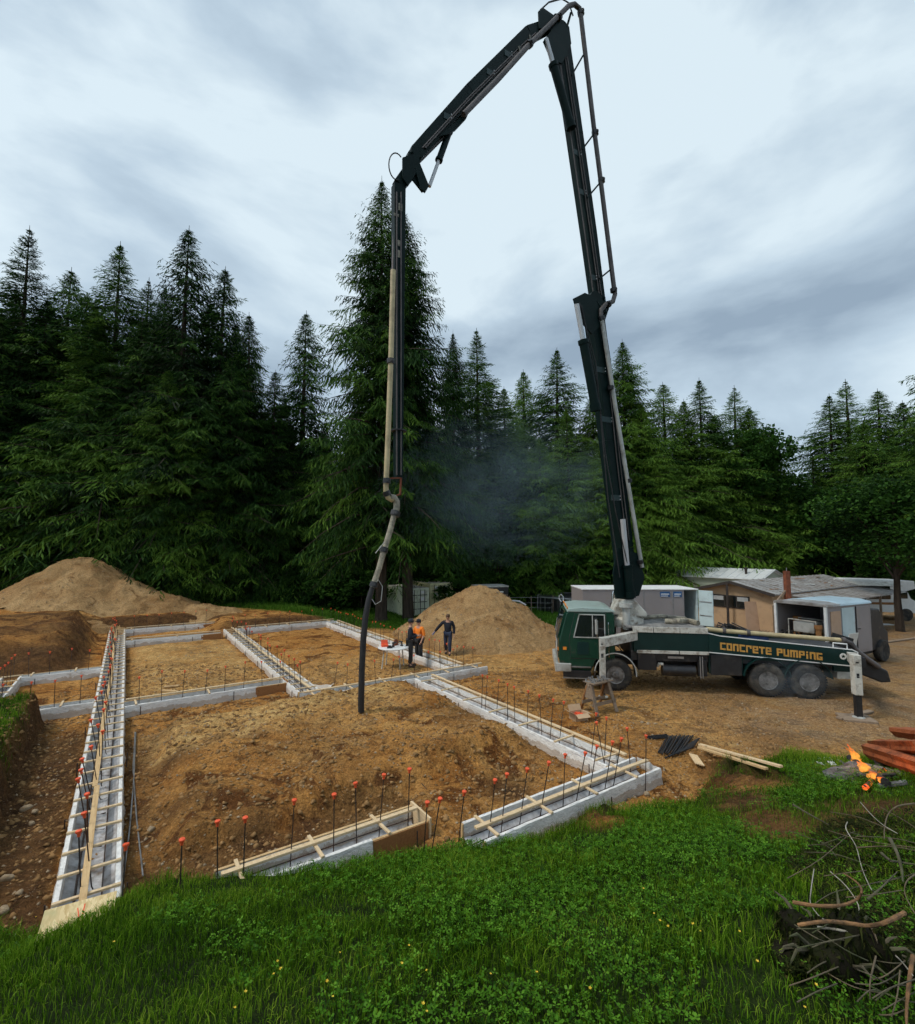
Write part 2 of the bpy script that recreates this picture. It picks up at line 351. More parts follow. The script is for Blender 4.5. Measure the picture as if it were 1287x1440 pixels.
# ------------------------------------------------------------------ terrain: one sheet to the horizon
def terrain(x, y, detail=True):
    x = np.asarray(x, float); y = np.asarray(y, float)
    du = (x - O0.x) * _u.x + (y - O0.y) * _u.y; dv = (x - O0.x) * _v.x + (y - O0.y) * _v.y
    w = 0.5 * fbm(x * 0.5, y * 0.5, 11, 3); w2 = 0.95 * fbm(x * 0.9, y * 0.9, 23, 5, .6)
    z = 0.05 * fbm(x * 0.35, y * 0.35, 2, 3) + 0.05 * sst(-3, -1.5, (x - O0.x) * _u.x + (y - O0.y) * _u.y) * sst(27, 26, (x - O0.x) * _u.x + (y - O0.y) * _u.y) * sst(-5, -4, (x - O0.x) * _v.x + (y - O0.y) * _v.y) * sst(13, 11.5, (x - O0.x) * _v.x + (y - O0.y) * _v.y)
    def boxm(u0, u1, v0, v1, s): return sst(u0, u0 + s, du) * sst(u1, u1 - s, du) * sst(v0, v0 + s, dv) * sst(v1, v1 - s, dv)
    site = boxm(-3, 27, -5, 12, 1.5)
    # the pads of undug soil inside the footings, dug lower along the forms
    z = z + 0.42 * boxm(0.55 + w, 7.3, 0.85 + w * 0.8, 8.6, 0.7) + 0.10 * boxm(-1.1, 2.2, 4.4, 8.3, 0.9)
    z = z + 0.10 * boxm(9.6, 20.8, 0.5, 4.8, 1.2) + 0.10 * boxm(7.8, 21.2, 5.8, 10.3, 1.3)
    z = z - 0.10 * boxm(-1.2, 1.3, 0.2, 4.6, 0.5)
    lump = fbm(x * 0.9, y * 0.9, 41, 5, 0.55)
    z = z + lump * 0.30 * boxm(-1.0, 7.2, 0.4, 8.6, 0.8) + lump * 0.10
    for (px, py, r, h) in ((718, 1098, 0.42, -0.32), (700, 1040, 0.55, 0.16), (590, 1000, 0.5, 0.12), (650, 990, 0.35, 0.12), (400, 1160, 0.7, -0.2), (300, 1180, 0.6, -0.16), (455, 985, 0.4, 0.1), (555, 1068, 0.5, 0.1)):
        g = G(px, py, 0.2); z = z + h * np.exp(-((x - g.x) ** 2 + (y - g.y) ** 2) / r ** 2)
    # cut banks round the dig
    bank1 = sst(-1.40 + w * 0.5 + w2 * .35, -1.66 + w * 0.5 + w2 * .35, dv) * sst(9.85, 9.55, du + w2 * .3)
    bank2 = sst(-.9 + w2, -1.9 + w2, dv) * sst(16.5, 18.3, du + w + 1.6 * w2)
    backl = sst(26.2, 26.9, du + w2) * sst(6.0, 3.0, dv)
    backr = sst(22.5, 23.3, du + w2) * sst(3.5, 5.5, dv) * sst(13.5, 9.0, dv)
    z = np.maximum(z, (0.90 + 0.25 * fbm(x * 1.6, y * 1.6, 131, 4)) * bank1); z = np.maximum(z, (1.0 + 0.04 * np.clip(du - 17, 0, 14) + 0.8 * fbm(x * 0.6, y * 0.6, 171, 5, .6)) * bank2)
    z = np.maximum(z, (0.75 + 0.03 * np.clip(du - 26, 0, 10)) * backl); z = np.maximum(z, 0.55 * backr)
    # the grass bank under the camera
    e = edge_y(x); dd = e - y
    tall = np.interp(x, [-6, -2, 1, 4.5, 6, 12], [0.16, 0.24, 0.16, 0.10, 0.02, 0.02])
    slope = np.interp(x, [-6, -1, 5, 12], [0.34, 0.32, 0.27, 0.24])
    bank = (tall * sst(-0.14, 0.16, dd) + slope * np.clip(dd, 0, 4.8)) * sst(-0.2, 0.1, dd)
    bank = bank + 0.07 * fbm(x * 1.1, y * 1.1, 77, 4) * sst(0.1, 0.8, dd)
    z = np.maximum(z, bank)
    # soil turned up beside the grass, at the right
    for (px, py, r, h) in ((1030, 1078, 0.75, 0.20), (845, 1142, 0.5, 0.18), (1010, 1062, 0.5, 0.16), (1065, 1092, 0.5, 0.14)):
        g = G(px, py, 0.25); k = np.exp(-((x - g.x) ** 2 + (y - g.y) ** 2) / r ** 2)
        z = z + k * (h * 0.7 + 0.5 * fbm(x * 3.6, y * 3.6, 91, 4, .6))
    far = sst(26, 60, np.hypot(x, y)); z = z * (1 - 0.5 * far) + far * 0.35 * fbm(x * 0.05, y * 0.05, 9, 3)
    if detail:
        k = sst(0.2, -0.3, dd)
        z = z + (0.085 * fbm(x * 3.1, y * 3.1, 55, 4, 0.65) + 0.16 * np.maximum(0, fbm(x * 1.7, y * 1.7, 155, 5, .6) - .04) ** 1.0 * 1.2) * (0.30 + 0.70 * site) * k
        rut = np.sin((x * 0.12 + y) * 4.2 + 3 * fbm(x * 0.4, y * 0.4, 66, 2)) * 0.018 * sst(2, 4, x) * sst(16, 12, x) * sst(12, 13.5, y) * sst(19, 17, y)
        z = z + rut
    # trenches stay clear of soil inside the forms
    for (a0, a1, b0, b1) in FOOT_CLEAR:
        mk = sst(a0 - 0.09, a0 + 0.01, du) * sst(a1 + 0.09, a1 - 0.01, du) * sst(b0 - 0.09, b0 + 0.01, dv) * sst(b1 + 0.09, b1 - 0.01, dv)
        mk = np.where(dd > -0.02, mk * sst(0.35, -0.02, dd), mk)
        z = z * (1 - mk) + mk * np.minimum(z, -0.03)
    return z
def tz(x, y): return float(terrain(np.array([x]), np.array([y]))[0])

#            name, u0, u1, v0, v1  (outer faces of the two form boards)
FOOTINGS = [('left', -0.05, 25.0, -0.33, 0.37), ('mid_left', 9.02, 9.66, 0.37, 4.86), ('back_left', 24.45, 25.0, 0.37, 4.86), ('inner_left', 20.6, 21.1, 0.37, 4.60),
            ('middle', 7.72, 21.9, 4.86, 5.50), ('back_right', 21.25, 21.9, 5.50, 11.1), ('right', 7.72, 21.25, 10.42, 11.1), ('mid_right', 7.05, 7.72, 4.86, 11.75),
            ('near_right', -1.05, 7.05, 8.60, 9.30), ('front', -1.72, -1.08, 4.95, 9.45), ('front_left', -0.72, -0.10, 1.45, 4.56),
            ('stub_near', 10.0, 10.55, -2.6, -0.33), ('stub_far', 14.75, 15.3, -2.6, -0.33), ('stub_side', 10.0, 15.3, -3.15, -2.6)]
FOOT_CLEAR = [(a, b, c, d) for _, a, b, c, d in FOOTINGS]

def axis(lo, hi, step, far_lo, far_hi, g=1.12):
    a = list(np.arange(lo, hi + 1e-6, step)); s = step; b = []
    q = hi
    while q < far_hi: s *= g; q += s; b.append(q)
    s = step; q = lo; c = []
    while q > far_lo: s *= g; q -= s; c.append(q)
    return np.array(c[::-1] + a + b)
xs = axis(-13.5, 13.5, 0.07, -900, 900); ys = axis(2.6, 22.0, 0.07, -300, 1500, 1.06)
X, Yg = np.meshgrid(xs, ys); X = X.ravel(); Yg = Yg.ravel()
Z = terrain(X, Yg)
DU = (X - O0.x) * _u.x + (Yg - O0.y) * _u.y; DV = (X - O0.x) * _v.x + (Yg - O0.y) * _v.y
ddE = edge_y(X) - Yg
wob = fbm(X * 0.9, Yg * 0.9, 31, 4); wf = fbm(X * 0.25, Yg * 0.25, 61, 3)
turf = sst(0.02, 0.25, ddE + 0.3 * wob)
# bare strips in the grass on the right: tramped soil by the fire and the path
for (px, py, r) in BARE:
    g = G(px, py, 0.5); turf = turf * (1 - 0.95 * np.exp(-(((X - g.x) ** 2 + (Yg - g.y) ** 2) / r ** 2) ** 1.5))
turf = np.maximum(turf, sst(-1.60, -1.85, DV + 0.5 * wob) * sst(9.6, 9.2, DU))
lawnline = np.interp(X, [-26, -21, -14, -7.4, -2.2, 3, 8.5, 9.5], [41, 38, 34.5, 31, 28.0, 29.0, 29.5, 60])
lawn = sst(-0.3, 0.6, Yg - lawnline + 1.2 * wob) * sst(10.0, 8.5, X) * sst(-27, -24, X)
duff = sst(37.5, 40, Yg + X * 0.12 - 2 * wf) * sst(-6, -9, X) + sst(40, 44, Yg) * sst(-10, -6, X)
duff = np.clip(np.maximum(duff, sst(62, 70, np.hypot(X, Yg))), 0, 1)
gravel = sst(4.5, 10.5, X + 2.5 * wf * 2) * sst(11.3, 13.2, Yg + 1.2 * wob) * 0.8
gravel = np.maximum(gravel, sst(15, 18, X) * sst(17, 21, Yg)) * (1 - turf)
damp_shade = np.maximum(sst(-0.30, -0.5, DV) * sst(-1.9, -1.2, DV + 0.8 * wob) * sst(9.2, 7.5, DU) * 0.9, 0)
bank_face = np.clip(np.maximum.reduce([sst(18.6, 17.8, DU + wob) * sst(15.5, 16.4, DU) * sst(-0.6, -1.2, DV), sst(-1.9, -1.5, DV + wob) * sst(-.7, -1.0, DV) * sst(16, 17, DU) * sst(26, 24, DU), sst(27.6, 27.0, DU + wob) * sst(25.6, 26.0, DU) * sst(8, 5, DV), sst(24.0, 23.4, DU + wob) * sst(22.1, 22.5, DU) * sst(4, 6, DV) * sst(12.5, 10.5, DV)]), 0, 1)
damp_shade = np.maximum(damp_shade, 0.9 * bank_face); damp_shade = np.maximum(damp_shade, 0.95 * sst(-1.85, -1.6, DV + .4 * wob) * sst(-1.1, -1.35, DV + .4 * wob) * sst(10.2, 9.8, DU))  # cut bank faces get the darker soil colour
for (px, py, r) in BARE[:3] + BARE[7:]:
    g = G(px, py, 0.5); damp_shade = np.maximum(damp_shade, 0.9 * np.exp(-((X - g.x) ** 2 + (Yg - g.y) ** 2) / (r * 1.3) ** 2))
damp_shade = np.maximum(damp_shade, 0.75 * sst(-0.1, 0.0, DU + 1.2) * sst(1.5, 0.6, DU + wob) * sst(0.1, 0.5, DV) * sst(5.2, 4.4, DV + 2 * wob))
for (px, py, r, k) in ((718, 1098, 0.55, 1.0), (240, 1080, .55, .8), (265, 1140, .6, .9), (225, 1030, .5, .6), (350, 1170, .7, .9), (430, 1165, .6, .8), (560, 1150, .5, .7), (620, 1075, .6, .4), (760, 1040, .8, .6), (700, 1015, .7, .5), (1030, 1078, 0.9, 1.0), (1065, 1100, 0.8, 0.9), (845, 1145, 0.55, 0.95), (660, 1020, 1.1, 0.55), (440, 1080, 1.4, 0.45), (215, 1110, 0.7, 0.45), (1085, 1170, 0.8, 0.8), (930, 1035, 1.1, 0.35), (1100, 1030, 1.0, 0.5), (1230, 985, 1.2, 0.4)):  # spots on the scarp and pit paint their shade into the soil colour
    g = G(px, py, 0.2); damp_shade = np.maximum(damp_shade, k * np.exp(-((X - g.x) ** 2 + (Yg - g.y) ** 2) / r ** 2) * np.clip(1.0 + 1.6 * wob, 0, 1))
damp_shade = np.maximum(damp_shade, .8 * sst(16.5, 17.5, DU) * sst(27, 25, DU) * sst(-.8, -1.3, DV) * np.clip(.75 + 2.2 * wob, 0, 1)); damp_shade = np.maximum(damp_shade, .75 * sst(.38, .45, DV) * sst(1.25, .7, DV + wob) * sst(8.6, 6, DU) * np.clip(.8 + 1.5 * wob, 0, 1))
pale = np.clip(sst(3.5, 5.5, DU + 3 * wob) * sst(0.5, 1.2, DV) * sst(8.4, 6.5, DV) * sst(7.2, 6.8, DU) + 0.9 * sst(9.7, 10.5, DU) * sst(20.7, 20, DU) * sst(0.4, 0.9, DV) * sst(4.9, 4.3, DV) + 0.7 * sst(5, 6.2, DV) * sst(8.0, 9, DU) * sst(14, 10, DU + 4 * wob) * sst(10.5, 9.8, DV) + 0.55 * sst(11.2, 12.5, DV) * sst(21, 16, DU), 0, 1) * np.clip(0.75 + 1.3 * wob, 0, 1)
nx, ny = len(xs), len(ys)
ii = (np.arange(ny - 1)[:, None] * nx + np.arange(nx - 1)[None, :]).ravel()
quads = np.stack([ii, ii + 1, ii + nx + 1, ii + nx], 1)
gme = np_mesh('ground', np.stack([X, Yg, Z], 1), quads.ravel(), np.full(len(quads), 4), M['ground'], {'turf': turf, 'lawn': lawn, 'duff': duff, 'gravel': gravel, 'damp_shade': damp_shade, 'pale': pale})
gme.polygons.foreach_set('use_smooth', [True] * len(gme.polygons))
ground = link_mesh('ground', gme); tag(ground, kind='structure')

# ------------------------------------------------------------------ grass, clover and buttercups on the near bank
def blades(name, P, h, w, mat_, seed, lean=0.5):
    r = np.random.default_rng(seed); n = len(P)
    az = r.uniform(0, 2 * np.pi, n); la = r.uniform(0, 2 * np.pi, n); ln = r.uniform(0.1, lean, n) * h
    sx, sy = np.cos(az) * w / 2, np.sin(az) * w / 2; lx, ly = np.cos(la) * ln, np.sin(la) * ln
    z0 = np.zeros(n)
    b0 = P + np.stack([-sx, -sy, z0 - 0.02], 1); b1 = P + np.stack([sx, sy, z0 - 0.02], 1)
    m0 = P + np.stack([-sx * .8 + lx * .4, -sy * .8 + ly * .4, h * .62], 1); m1 = P + np.stack([sx * .8 + lx * .4, sy * .8 + ly * .4, h * .62], 1)
    t = P + np.stack([lx * 1.15, ly * 1.15, h * (1 - 0.25 * ln / h)], 1)
    V = np.stack([b0, b1, m1, m0, t], 1).reshape(-1, 3)
    k = np.arange(n)[:, None] * 5
    F = np.concatenate([k + np.array([0, 1, 2, 3]), k + np.array([3, 2, 4])], 1).ravel()
    cnt = np.tile([4, 3], n)
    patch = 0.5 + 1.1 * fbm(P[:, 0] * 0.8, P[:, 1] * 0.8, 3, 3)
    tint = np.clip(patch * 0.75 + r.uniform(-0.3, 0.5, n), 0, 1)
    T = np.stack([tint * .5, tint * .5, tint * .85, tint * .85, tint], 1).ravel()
    return np_mesh(name, V, F, cnt, mat_, {'tint': T})
def turf_at(x, y):
    dd = edge_y(x) - y
    t = sst(0.0, 0.2, dd + 0.3 * fbm(x * 0.9, y * 0.9, 31, 4))
    for (px, py, r) in BARE:
        g = G(px, py, 0.5); t = t * (1 - 0.93 * np.exp(-(((x - g.x) ** 2 + (y - g.y) ** 2) / r ** 2) ** 1.5))
    return t
def in_view(x, y, z, m=60):
    d = np.stack([x, y, z - CAMH], 1); wq = d[:, 1] * cT + d[:, 2] * sT; up = -d[:, 1] * sT + d[:, 2] * cT
    px = 643.5 + FPX * d[:, 0] / wq; py = 720 - FPX * up / wq
    return (px > -m) & (px < 1287 + m) & (py < 1440 + m * 2) & (wq > 0)
def scatter(n, x0, x1, y0, y1, seed, f=None):
    r = np.random.default_rng(seed); x = r.uniform(x0, x1, n); y = r.uniform(y0, y1, n)
    keep = r.uniform(0, 1, n) < (f(x, y) if f else 1.0); x = x[keep]; y = y[keep]
    z = terrain(x, y); k = in_view(x, y, z, 120)
    return np.stack([x, y, z], 1)[k]
def clump(x, y): return turf_at(x, y) * np.clip(0.75 + 1.3 * fbm(x * 2.3, y * 2.3, 13, 3), 0.42, 1)
GP = scatter(400000, -8, 12, 2.4, 12, 5, clump)
r_ = np.random.default_rng(8)
hh = (0.065 + 0.15 * np.clip(0.50 + 1.5 * fbm(GP[:, 0] * 0.9, GP[:, 1] * 0.9, 19, 3), 0.12, 1.1)) * r_.uniform(0.6, 1.25, len(GP))
edge_d = edge_y(GP[:, 0]) - GP[:, 1]; hh *= 0.78 * (1 + 0.35 * sst(1.2, 0.1, edge_d))
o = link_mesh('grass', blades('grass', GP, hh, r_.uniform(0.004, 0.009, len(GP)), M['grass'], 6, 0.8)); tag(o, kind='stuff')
def leafs(name, P, size, mat_, seed, three=True):
    r = np.random.default_rng(seed); n = len(P); K = 3 if three else 1
    Vs = []; Ts = []
    a0 = r.uniform(0, 2 * np.pi, n); tl = r.uniform(-0.5, 0.5, (n, 2)); tint = np.clip(r.normal(0.45, 0.25, n), 0, 1)
    for k in range(K):
        a = a0 + k * 2 * np.pi / 3
        def pt(rad, off): return np.stack([P[:, 0] + size * rad * np.cos(a + off), P[:, 1] + size * rad * np.sin(a + off), P[:, 2] + size * rad * (tl[:, 0] * np.cos(a + off) + tl[:, 1] * np.sin(a + off) + 0.25)], 1)
        Vs.append(np.stack([pt(0.05, 0), pt(0.75, -0.5), pt(1.05, 0), pt(0.75, 0.5)], 1)); Ts.append(np.repeat(tint, 4).reshape(n, 4))
    V = np.concatenate(Vs, 0).reshape(-1, 3); T = np.concatenate(Ts, 0).ravel(); m = n * K
    return np_mesh(name, V, np.arange(m * 4), np.full(m, 4), mat_, {'tint': T})
def clov(x, y): return turf_at(x, y) * sst(-0.05, 0.2, fbm(x * 0.7, y * 0.7, 29, 4) + 0.05)
CP = scatter(90000, -7, 10, 2.5, 10.5, 15, clov)
rc = np.random.default_rng(3); CP[:, 2] += rc.uniform(0.03, 0.13, len(CP))
o = link_mesh('clover_leaves', leafs('clover', CP, rc.uniform(0.014, 0.034, len(CP)), M['clover'], 4)); tag(o, kind='stuff')
def petals_mat(nm, c): return mat(nm, c, 0.5, 0, 0.1)
M['yellow'] = petals_mat('buttercup_yellow', (0.75, 0.52, 0.03)); M['white_petal'] = petals_mat('daisy_white', (0.75, 0.75, 0.68))
BP_ = [(50, 1290), (565, 1355), (600, 1365), (830, 1390), (905, 1250), (975, 1300), (985, 1310), (920, 1285), (940, 1303), (928, 1295), (1065, 1352), (1132, 1417), (755, 1368), (575, 1330), (385, 1370), (395, 1363), (345, 1395), (330, 1418), (160, 1325), (390, 1352), (478, 1340), (468, 1402), (690, 1370), (595, 1412), (600, 1423), (1040, 1310), (460, 1380), (1148, 1385)]
fl = None
for i, (px, py) in enumerate(BP_):
    q = G(px, py, 1.0)
    for _ in range(6): q = G(px, py, tz(q.x, q.y) + 0.13)
    if fl is None:
        mb = MB()
        for k in range(5):
            a = k * 2 * math.pi / 5
            def pp(rr, off, zz): return (rr * math.cos(a + off), rr * math.sin(a + off), zz)
            mb.add([pp(0.001, 0, 0.0), pp(0.011, -0.55, 0.006), pp(0.016, 0, 0.011), pp(0.011, 0.55, 0.006)], [(0, 1, 2, 3)])
        mb.cm = 1; mb.tube([(0, 0, -0.16), (0.004, 0.002, -0.07), (0, 0, 0)], 0.0018, 5)
        fl = mb.build('buttercup', [M['yellow'], M['clover']]); f = fl
    else: f = fl.copy(); COL.objects.link(f)
    f.location = q; f.scale = [RNG.uniform(0.6, 0.95)] * 3; f.rotation_euler = (RNG.uniform(-.3, .1), RNG.uniform(-.3, .3), RNG.uniform(0, 6))
    tag(f, 'small yellow buttercup flower standing in the near grass', 'flower', 'buttercups dotted over the near grass')
# lawn strips beyond the dig, left bank turf
def lawn_at(x, y):
    ll = np.interp(x, [-26, -21, -14, -7.4, -2.2, 3, 8.5, 9.5], [41, 38, 34.5, 31, 28.0, 29.0, 29.5, 60])
    return sst(-0.3, 0.5, y - ll + 1.2 * fbm(x * 0.9, y * 0.9, 31, 4)) * sst(10, 8.5, x)
LP = scatter(60000, -24, 10, 27, 44, 25, lawn_at); rl = np.random.default_rng(9)
hl = rl.uniform(0.10, 0.24, len(LP)) * np.where((LP[:, 0] < -6), 1.9, 1.0)
o = link_mesh('lawn_grass', blades('lawn_grass', LP, hl, rl.uniform(0.02, 0.04, len(LP)), M['lawn'], 16, 0.9)); tag(o, kind='stuff')
def b1(x, y):
    du = (x - O0.x) * _u.x + (y - O0.y) * _u.y; dv = (x - O0.x) * _v.x + (y - O0.y) * _v.y
    return sst(-1.55, -1.85, dv + 0.5 * fbm(x * 0.9, y * 0.9, 31, 4)) * sst(9.5, 9.1, du)
LB = scatter(60000, -14, -5, 4, 15, 35, b1); rb = np.random.default_rng(19)
o = link_mesh('bank_grass', blades('bank_grass', LB, rb.uniform(0.07, 0.2, len(LB)), rb.uniform(0.006, 0.012, len(LB)), M['grass'], 26, 0.9)); tag(o, kind='stuff')
# loose stones and clods over the bare soil
def stones(name, n, region, smin, smax, mat_, seed, f=None): return stones_at(name, scatter(n, *region, seed, f), smin, smax, mat_, seed)
def stones_at(name, P, smin, smax, mat_, seed):
    r = np.random.default_rng(seed + 1)
    base = np.array([(1, 0, 0), (-1, 0, 0), (0, 1, 0), (0, -1, 0), (0, 0, 1), (0, 0, -1)], float)
    F0 = np.array([(0, 2, 4), (2, 1, 4), (1, 3, 4), (3, 0, 4), (2, 0, 5), (1, 2, 5), (3, 1, 5), (0, 3, 5)])
    n = len(P); s = smin + (smax - smin) * r.uniform(0, 1, n) ** 3
    a = r.uniform(0, 2 * np.pi, n); sc = r.uniform(0.6, 1.3, (n, 6))
    V = base[None] * sc[:, :, None] * np.array([1, 0.75, 0.55]) * s[:, None, None]
    V = V + r.normal(0, 0.12, (n, 6, 3)) * s[:, None, None]
    c, si = np.cos(a)[:, None], np.sin(a)[:, None]
    V = np.stack([V[..., 0] * c - V[..., 1] * si, V[..., 0] * si + V[..., 1] * c, V[..., 2]], -1) + P[:, None, :]
    F = (F0[None] + np.arange(n)[:, None, None] * 6).ravel()
    o = link_mesh(name, np_mesh(name, V.reshape(-1, 3), F, np.full(n * 8, 3), mat_)); tag(o, kind='stuff'); return o
bare = lambda x, y: (1 - turf_at(x, y)) * (edge_y(x) < y)
M['clod'] = mat('soil_clods', (0.27, 0.155, 0.065), 0.95, 0, 0.45, 2.0, bump=0.3, bs=40, spec=0.1)
stones('gravel', 16000, (-13, 13, 5.5, 24), 0.008, 0.05, M['rock'], 71, bare)
stones('soil_clods', 34000, (-13, 9, 5.5, 20), 0.01, 0.085, M['clod'], 81, bare)
# ------------------------------------------------------------------ dirt piles
M['pile'] = None
def pile_mat():
    m, nt, N, L = nodes('heaped_dirt')
    out = N('ShaderNodeOutputMaterial'); p = N('ShaderNodeBsdfPrincipled'); L(p.outputs[0], out.inputs[0])
    pos = N('ShaderNodeNewGeometry').outputs['Position']
    c = ramp(N, L, noise(N, L, pos, 0.5, 6, 0.65, 0.6), 0.32, 0.66, (0.30, 0.165, 0.066), (0.50, 0.33, 0.16))
    fine = noise(N, L, pos, 16, 6, 0.75)
    c = mixc(N, L, 0.7, c, mixc(N, L, 1.0, c, ramp(N, L, fine, 0.32, 0.68, (0.33, 0.31, 0.29), (1.55, 1.5, 1.45)), 'MULTIPLY'))
    c = mixc(N, L, ramp(N, L, noise(N, L, pos, 1.0, 7, 0.7, 1.0), 0.56, 0.68), c, (0.15, 0.07, 0.026))
    v = N('ShaderNodeTexVoronoi'); v.inputs['Scale'].default_value = 9; L(pos, v.inputs['Vector'])
    pm = N('ShaderNodeMath'); pm.operation = 'MULTIPLY'; L(ramp(N, L, v.outputs['Distance'], 0.10, 0.2, (1, 1, 1), (0, 0, 0)), pm.inputs[0]); L(ramp(N, L, noise(N, L, pos, 3, 3), 0.48, 0.6), pm.inputs[1])
    c = mixc(N, L, pm.outputs[0], c, (0.47, 0.38, 0.27))
    L(c, p.inputs['Base Color']); p.inputs['Roughness'].default_value = 0.95; p.inputs['Specular IOR Level'].default_value = 0.1
    ad = N('ShaderNodeMath'); ad.operation = 'MULTIPLY_ADD'; L(pm.outputs[0], ad.inputs[0]); ad.inputs[1].default_value = 0.25; L(noise(N, L, pos, 5, 8, 0.75), ad.inputs[2])
    b = N('ShaderNodeBump'); b.inputs['Strength'].default_value = 1.0; b.inputs['Distance'].default_value = 0.16
    L(ad.outputs[0], b.inputs['Height']); L(b.outputs[0], p.inputs['Normal']); return m
M['pile'] = pile_mat()
def dirt_pile(cx, cy, hfun, rad, seed, label, n=150):
    a = np.linspace(-rad, rad, n); gx, gy = np.meshgrid(a, a); gx = gx.ravel(); gy = gy.ravel()
    h = hfun(gx, gy); wx, wy = cx + gx, cy + gy
    h = h - 4.0 * sst(26.0, 24.9, (wx - O0.x) * _u.x + (wy - O0.y) * _u.y) * sst(-2.0, -0.8, (wx - O0.x) * _v.x + (wy - O0.y) * _v.y) * sst(12.5, 11.5, (wx - O0.x) * _v.x + (wy - O0.y) * _v.y)
    rough = fbm(wx * 0.8, wy * 0.8, seed, 5, 0.6)
    tzv = terrain(wx, wy)
    z = h + rough * (0.75 * sst(0, 1.2, h)) + 0.26 * fbm(wx * 2.6, wy * 2.6, seed + 9, 4, .65)
    z = np.where(h > -0.6, np.maximum(z, -1.0), -1.0) + 0.0
    V = np.stack([wx, wy, tzv * 0 + z], 1)
    V[:, 2] = np.where(V[:, 2] < tzv, tzv - 0.06, V[:, 2])
    keep = (V[:, 2] > tzv - 0.05)
    ii = (np.arange(n - 1)[:, None] * n + np.arange(n - 1)[None, :]).ravel(); q = np.stack([ii, ii + 1, ii + n + 1, ii + n], 1)
    q = q[keep[q].any(1)]
    me = np_mesh('dirt_pile', V, q.ravel(), np.full(len(q), 4), M['pile']); me.polygons.foreach_set('use_smooth', [True] * len(me.polygons))
    import bmesh
    bm = bmesh.new(); bm.from_mesh(me); bmesh.ops.delete(bm, geom=[v_ for v_ in bm.verts if not v_.link_faces], context='VERTS'); bm.to_mesh(me); bm.free()
    rs = np.random.default_rng(seed); vs_ = V[keep & (V[:, 2] > tzv + .15)]; P = vs_[rs.integers(0, len(vs_), 2600)] + rs.normal(0, .05, (2600, 3)) * np.array([1, 1, .3])
    o = tag(link_mesh('dirt_pile', me), label, 'dirt pile')
    st = stones_at('loose_stones', P, .012, .07, M['rock'], seed); st.parent = o
    return o
PL = D(118, 783, 33.0)
def h_left(x, y):
    r1 = np.hypot(x * 1.0, y); z = PL.z + 0.10 - 0.66 * np.sqrt(r1 ** 2 + 0.5) + 0.35
    r2 = np.hypot(x - 2.9, y + 0.3); z = np.maximum(z, 3.15 - 0.64 * np.sqrt(r2 ** 2 + 0.3))
    r3 = np.hypot(x - 5.3, y + 0.0); z = np.maximum(z, 2.2 - 0.55 * np.sqrt(r3 ** 2 + 0.3))
    r4 = np.hypot((x - 8.0) * 0.7, y); z = np.maximum(z, 1.35 - 0.42 * np.sqrt(r4 ** 2 + 0.3))
    r5 = np.hypot((x - 1.0) * 0.6, y + 5.0); z = np.maximum(z, 1.35 - 0.36 * np.sqrt(r5 ** 2 + 0.3))
    return z
dirt_pile(PL.x, PL.y, h_left, 13, 5, 'long high mound of brown gravelly dirt in front of the dark forest', 220)
PM = D(672, 819, 27.0)
def h_mid(x, y):
    r1 = np.hypot(x, y); z = PM.z + 0.25 - 0.66 * np.sqrt(r1 ** 2 + 0.25)
    r2 = np.hypot(x + 1.3, y - 0.4); z = np.maximum(z, 2.35 - 0.66 * np.sqrt(r2 ** 2 + 0.2))
    r3 = np.hypot((x - 2.6) * 0.75, y + 0.6); z = np.maximum(z, 1.15 - 0.46 * np.sqrt(r3 ** 2 + 0.2))
    r4 = np.hypot((x + 0.8) * 0.7, y + 1.6); z = np.maximum(z, 1.7 - 0.6 * np.sqrt(r4 ** 2 + 0.2))
    return z
dirt_pile(PM.x, PM.y, h_mid, 6.5, 15, 'steep cone of brown dirt behind the three workers', 170)

M['liner'] = mat('grey_liner', (0.46, 0.46, 0.47), 0.5, 0, 0.35, 5, dirt=(0.16, 0.12, 0.09), dirtamt=0.45, ds=4, bump=.6, bs=12)
# ------------------------------------------------------------------ footing forms
def wavy_sheet(mb, frame, a0, a1, c, zt, zb, side, thick, seed, sag=0.02):
    """A sheet folded over a board's top: inner face, top, outer face, with wrinkles. frame(a, c, z) -> point."""
    r = np.random.default_rng(seed); n = max(3, int((a1 - a0) / 0.16)); aa = np.linspace(a0, a1, n)
    rows = []
    for i, a in enumerate(aa):
        j = lambda s: float(r.uniform(0, s))
        zb2 = zb - 0.02 + j(0.05) + 0.03 * math.sin(a * 2.3 + seed)
        p = [(c - side * (thick / 2 + 0.006 + j(0.006)), zt - 0.22), (c - side * (thick / 2 + 0.006), zt - 0.04 + j(.01)), (c - side * (thick / 2 + 0.004), zt + 0.006 + j(0.01)),
             (c + side * (thick / 2 + 0.004), zt + 0.006 + j(0.01)), (c + side * (thick / 2 + 0.008 + j(0.02)), zt - 0.05), (c + side * (thick / 2 + 0.006 + j(0.035)), (zt + zb2) / 2), (c + side * (thick / 2 + 0.02 + j(0.06)), zb2)]
        rows.append([frame(a, q[0], q[1]) for q in p])
    k = len(rows[0]); vs = [q for rr in rows for q in rr]
    mb.add(vs, [(i * k + j, i * k + j + 1, (i + 1) * k + j + 1, (i + 1) * k + j) for i in range(n - 1) for j in range(k - 1)])

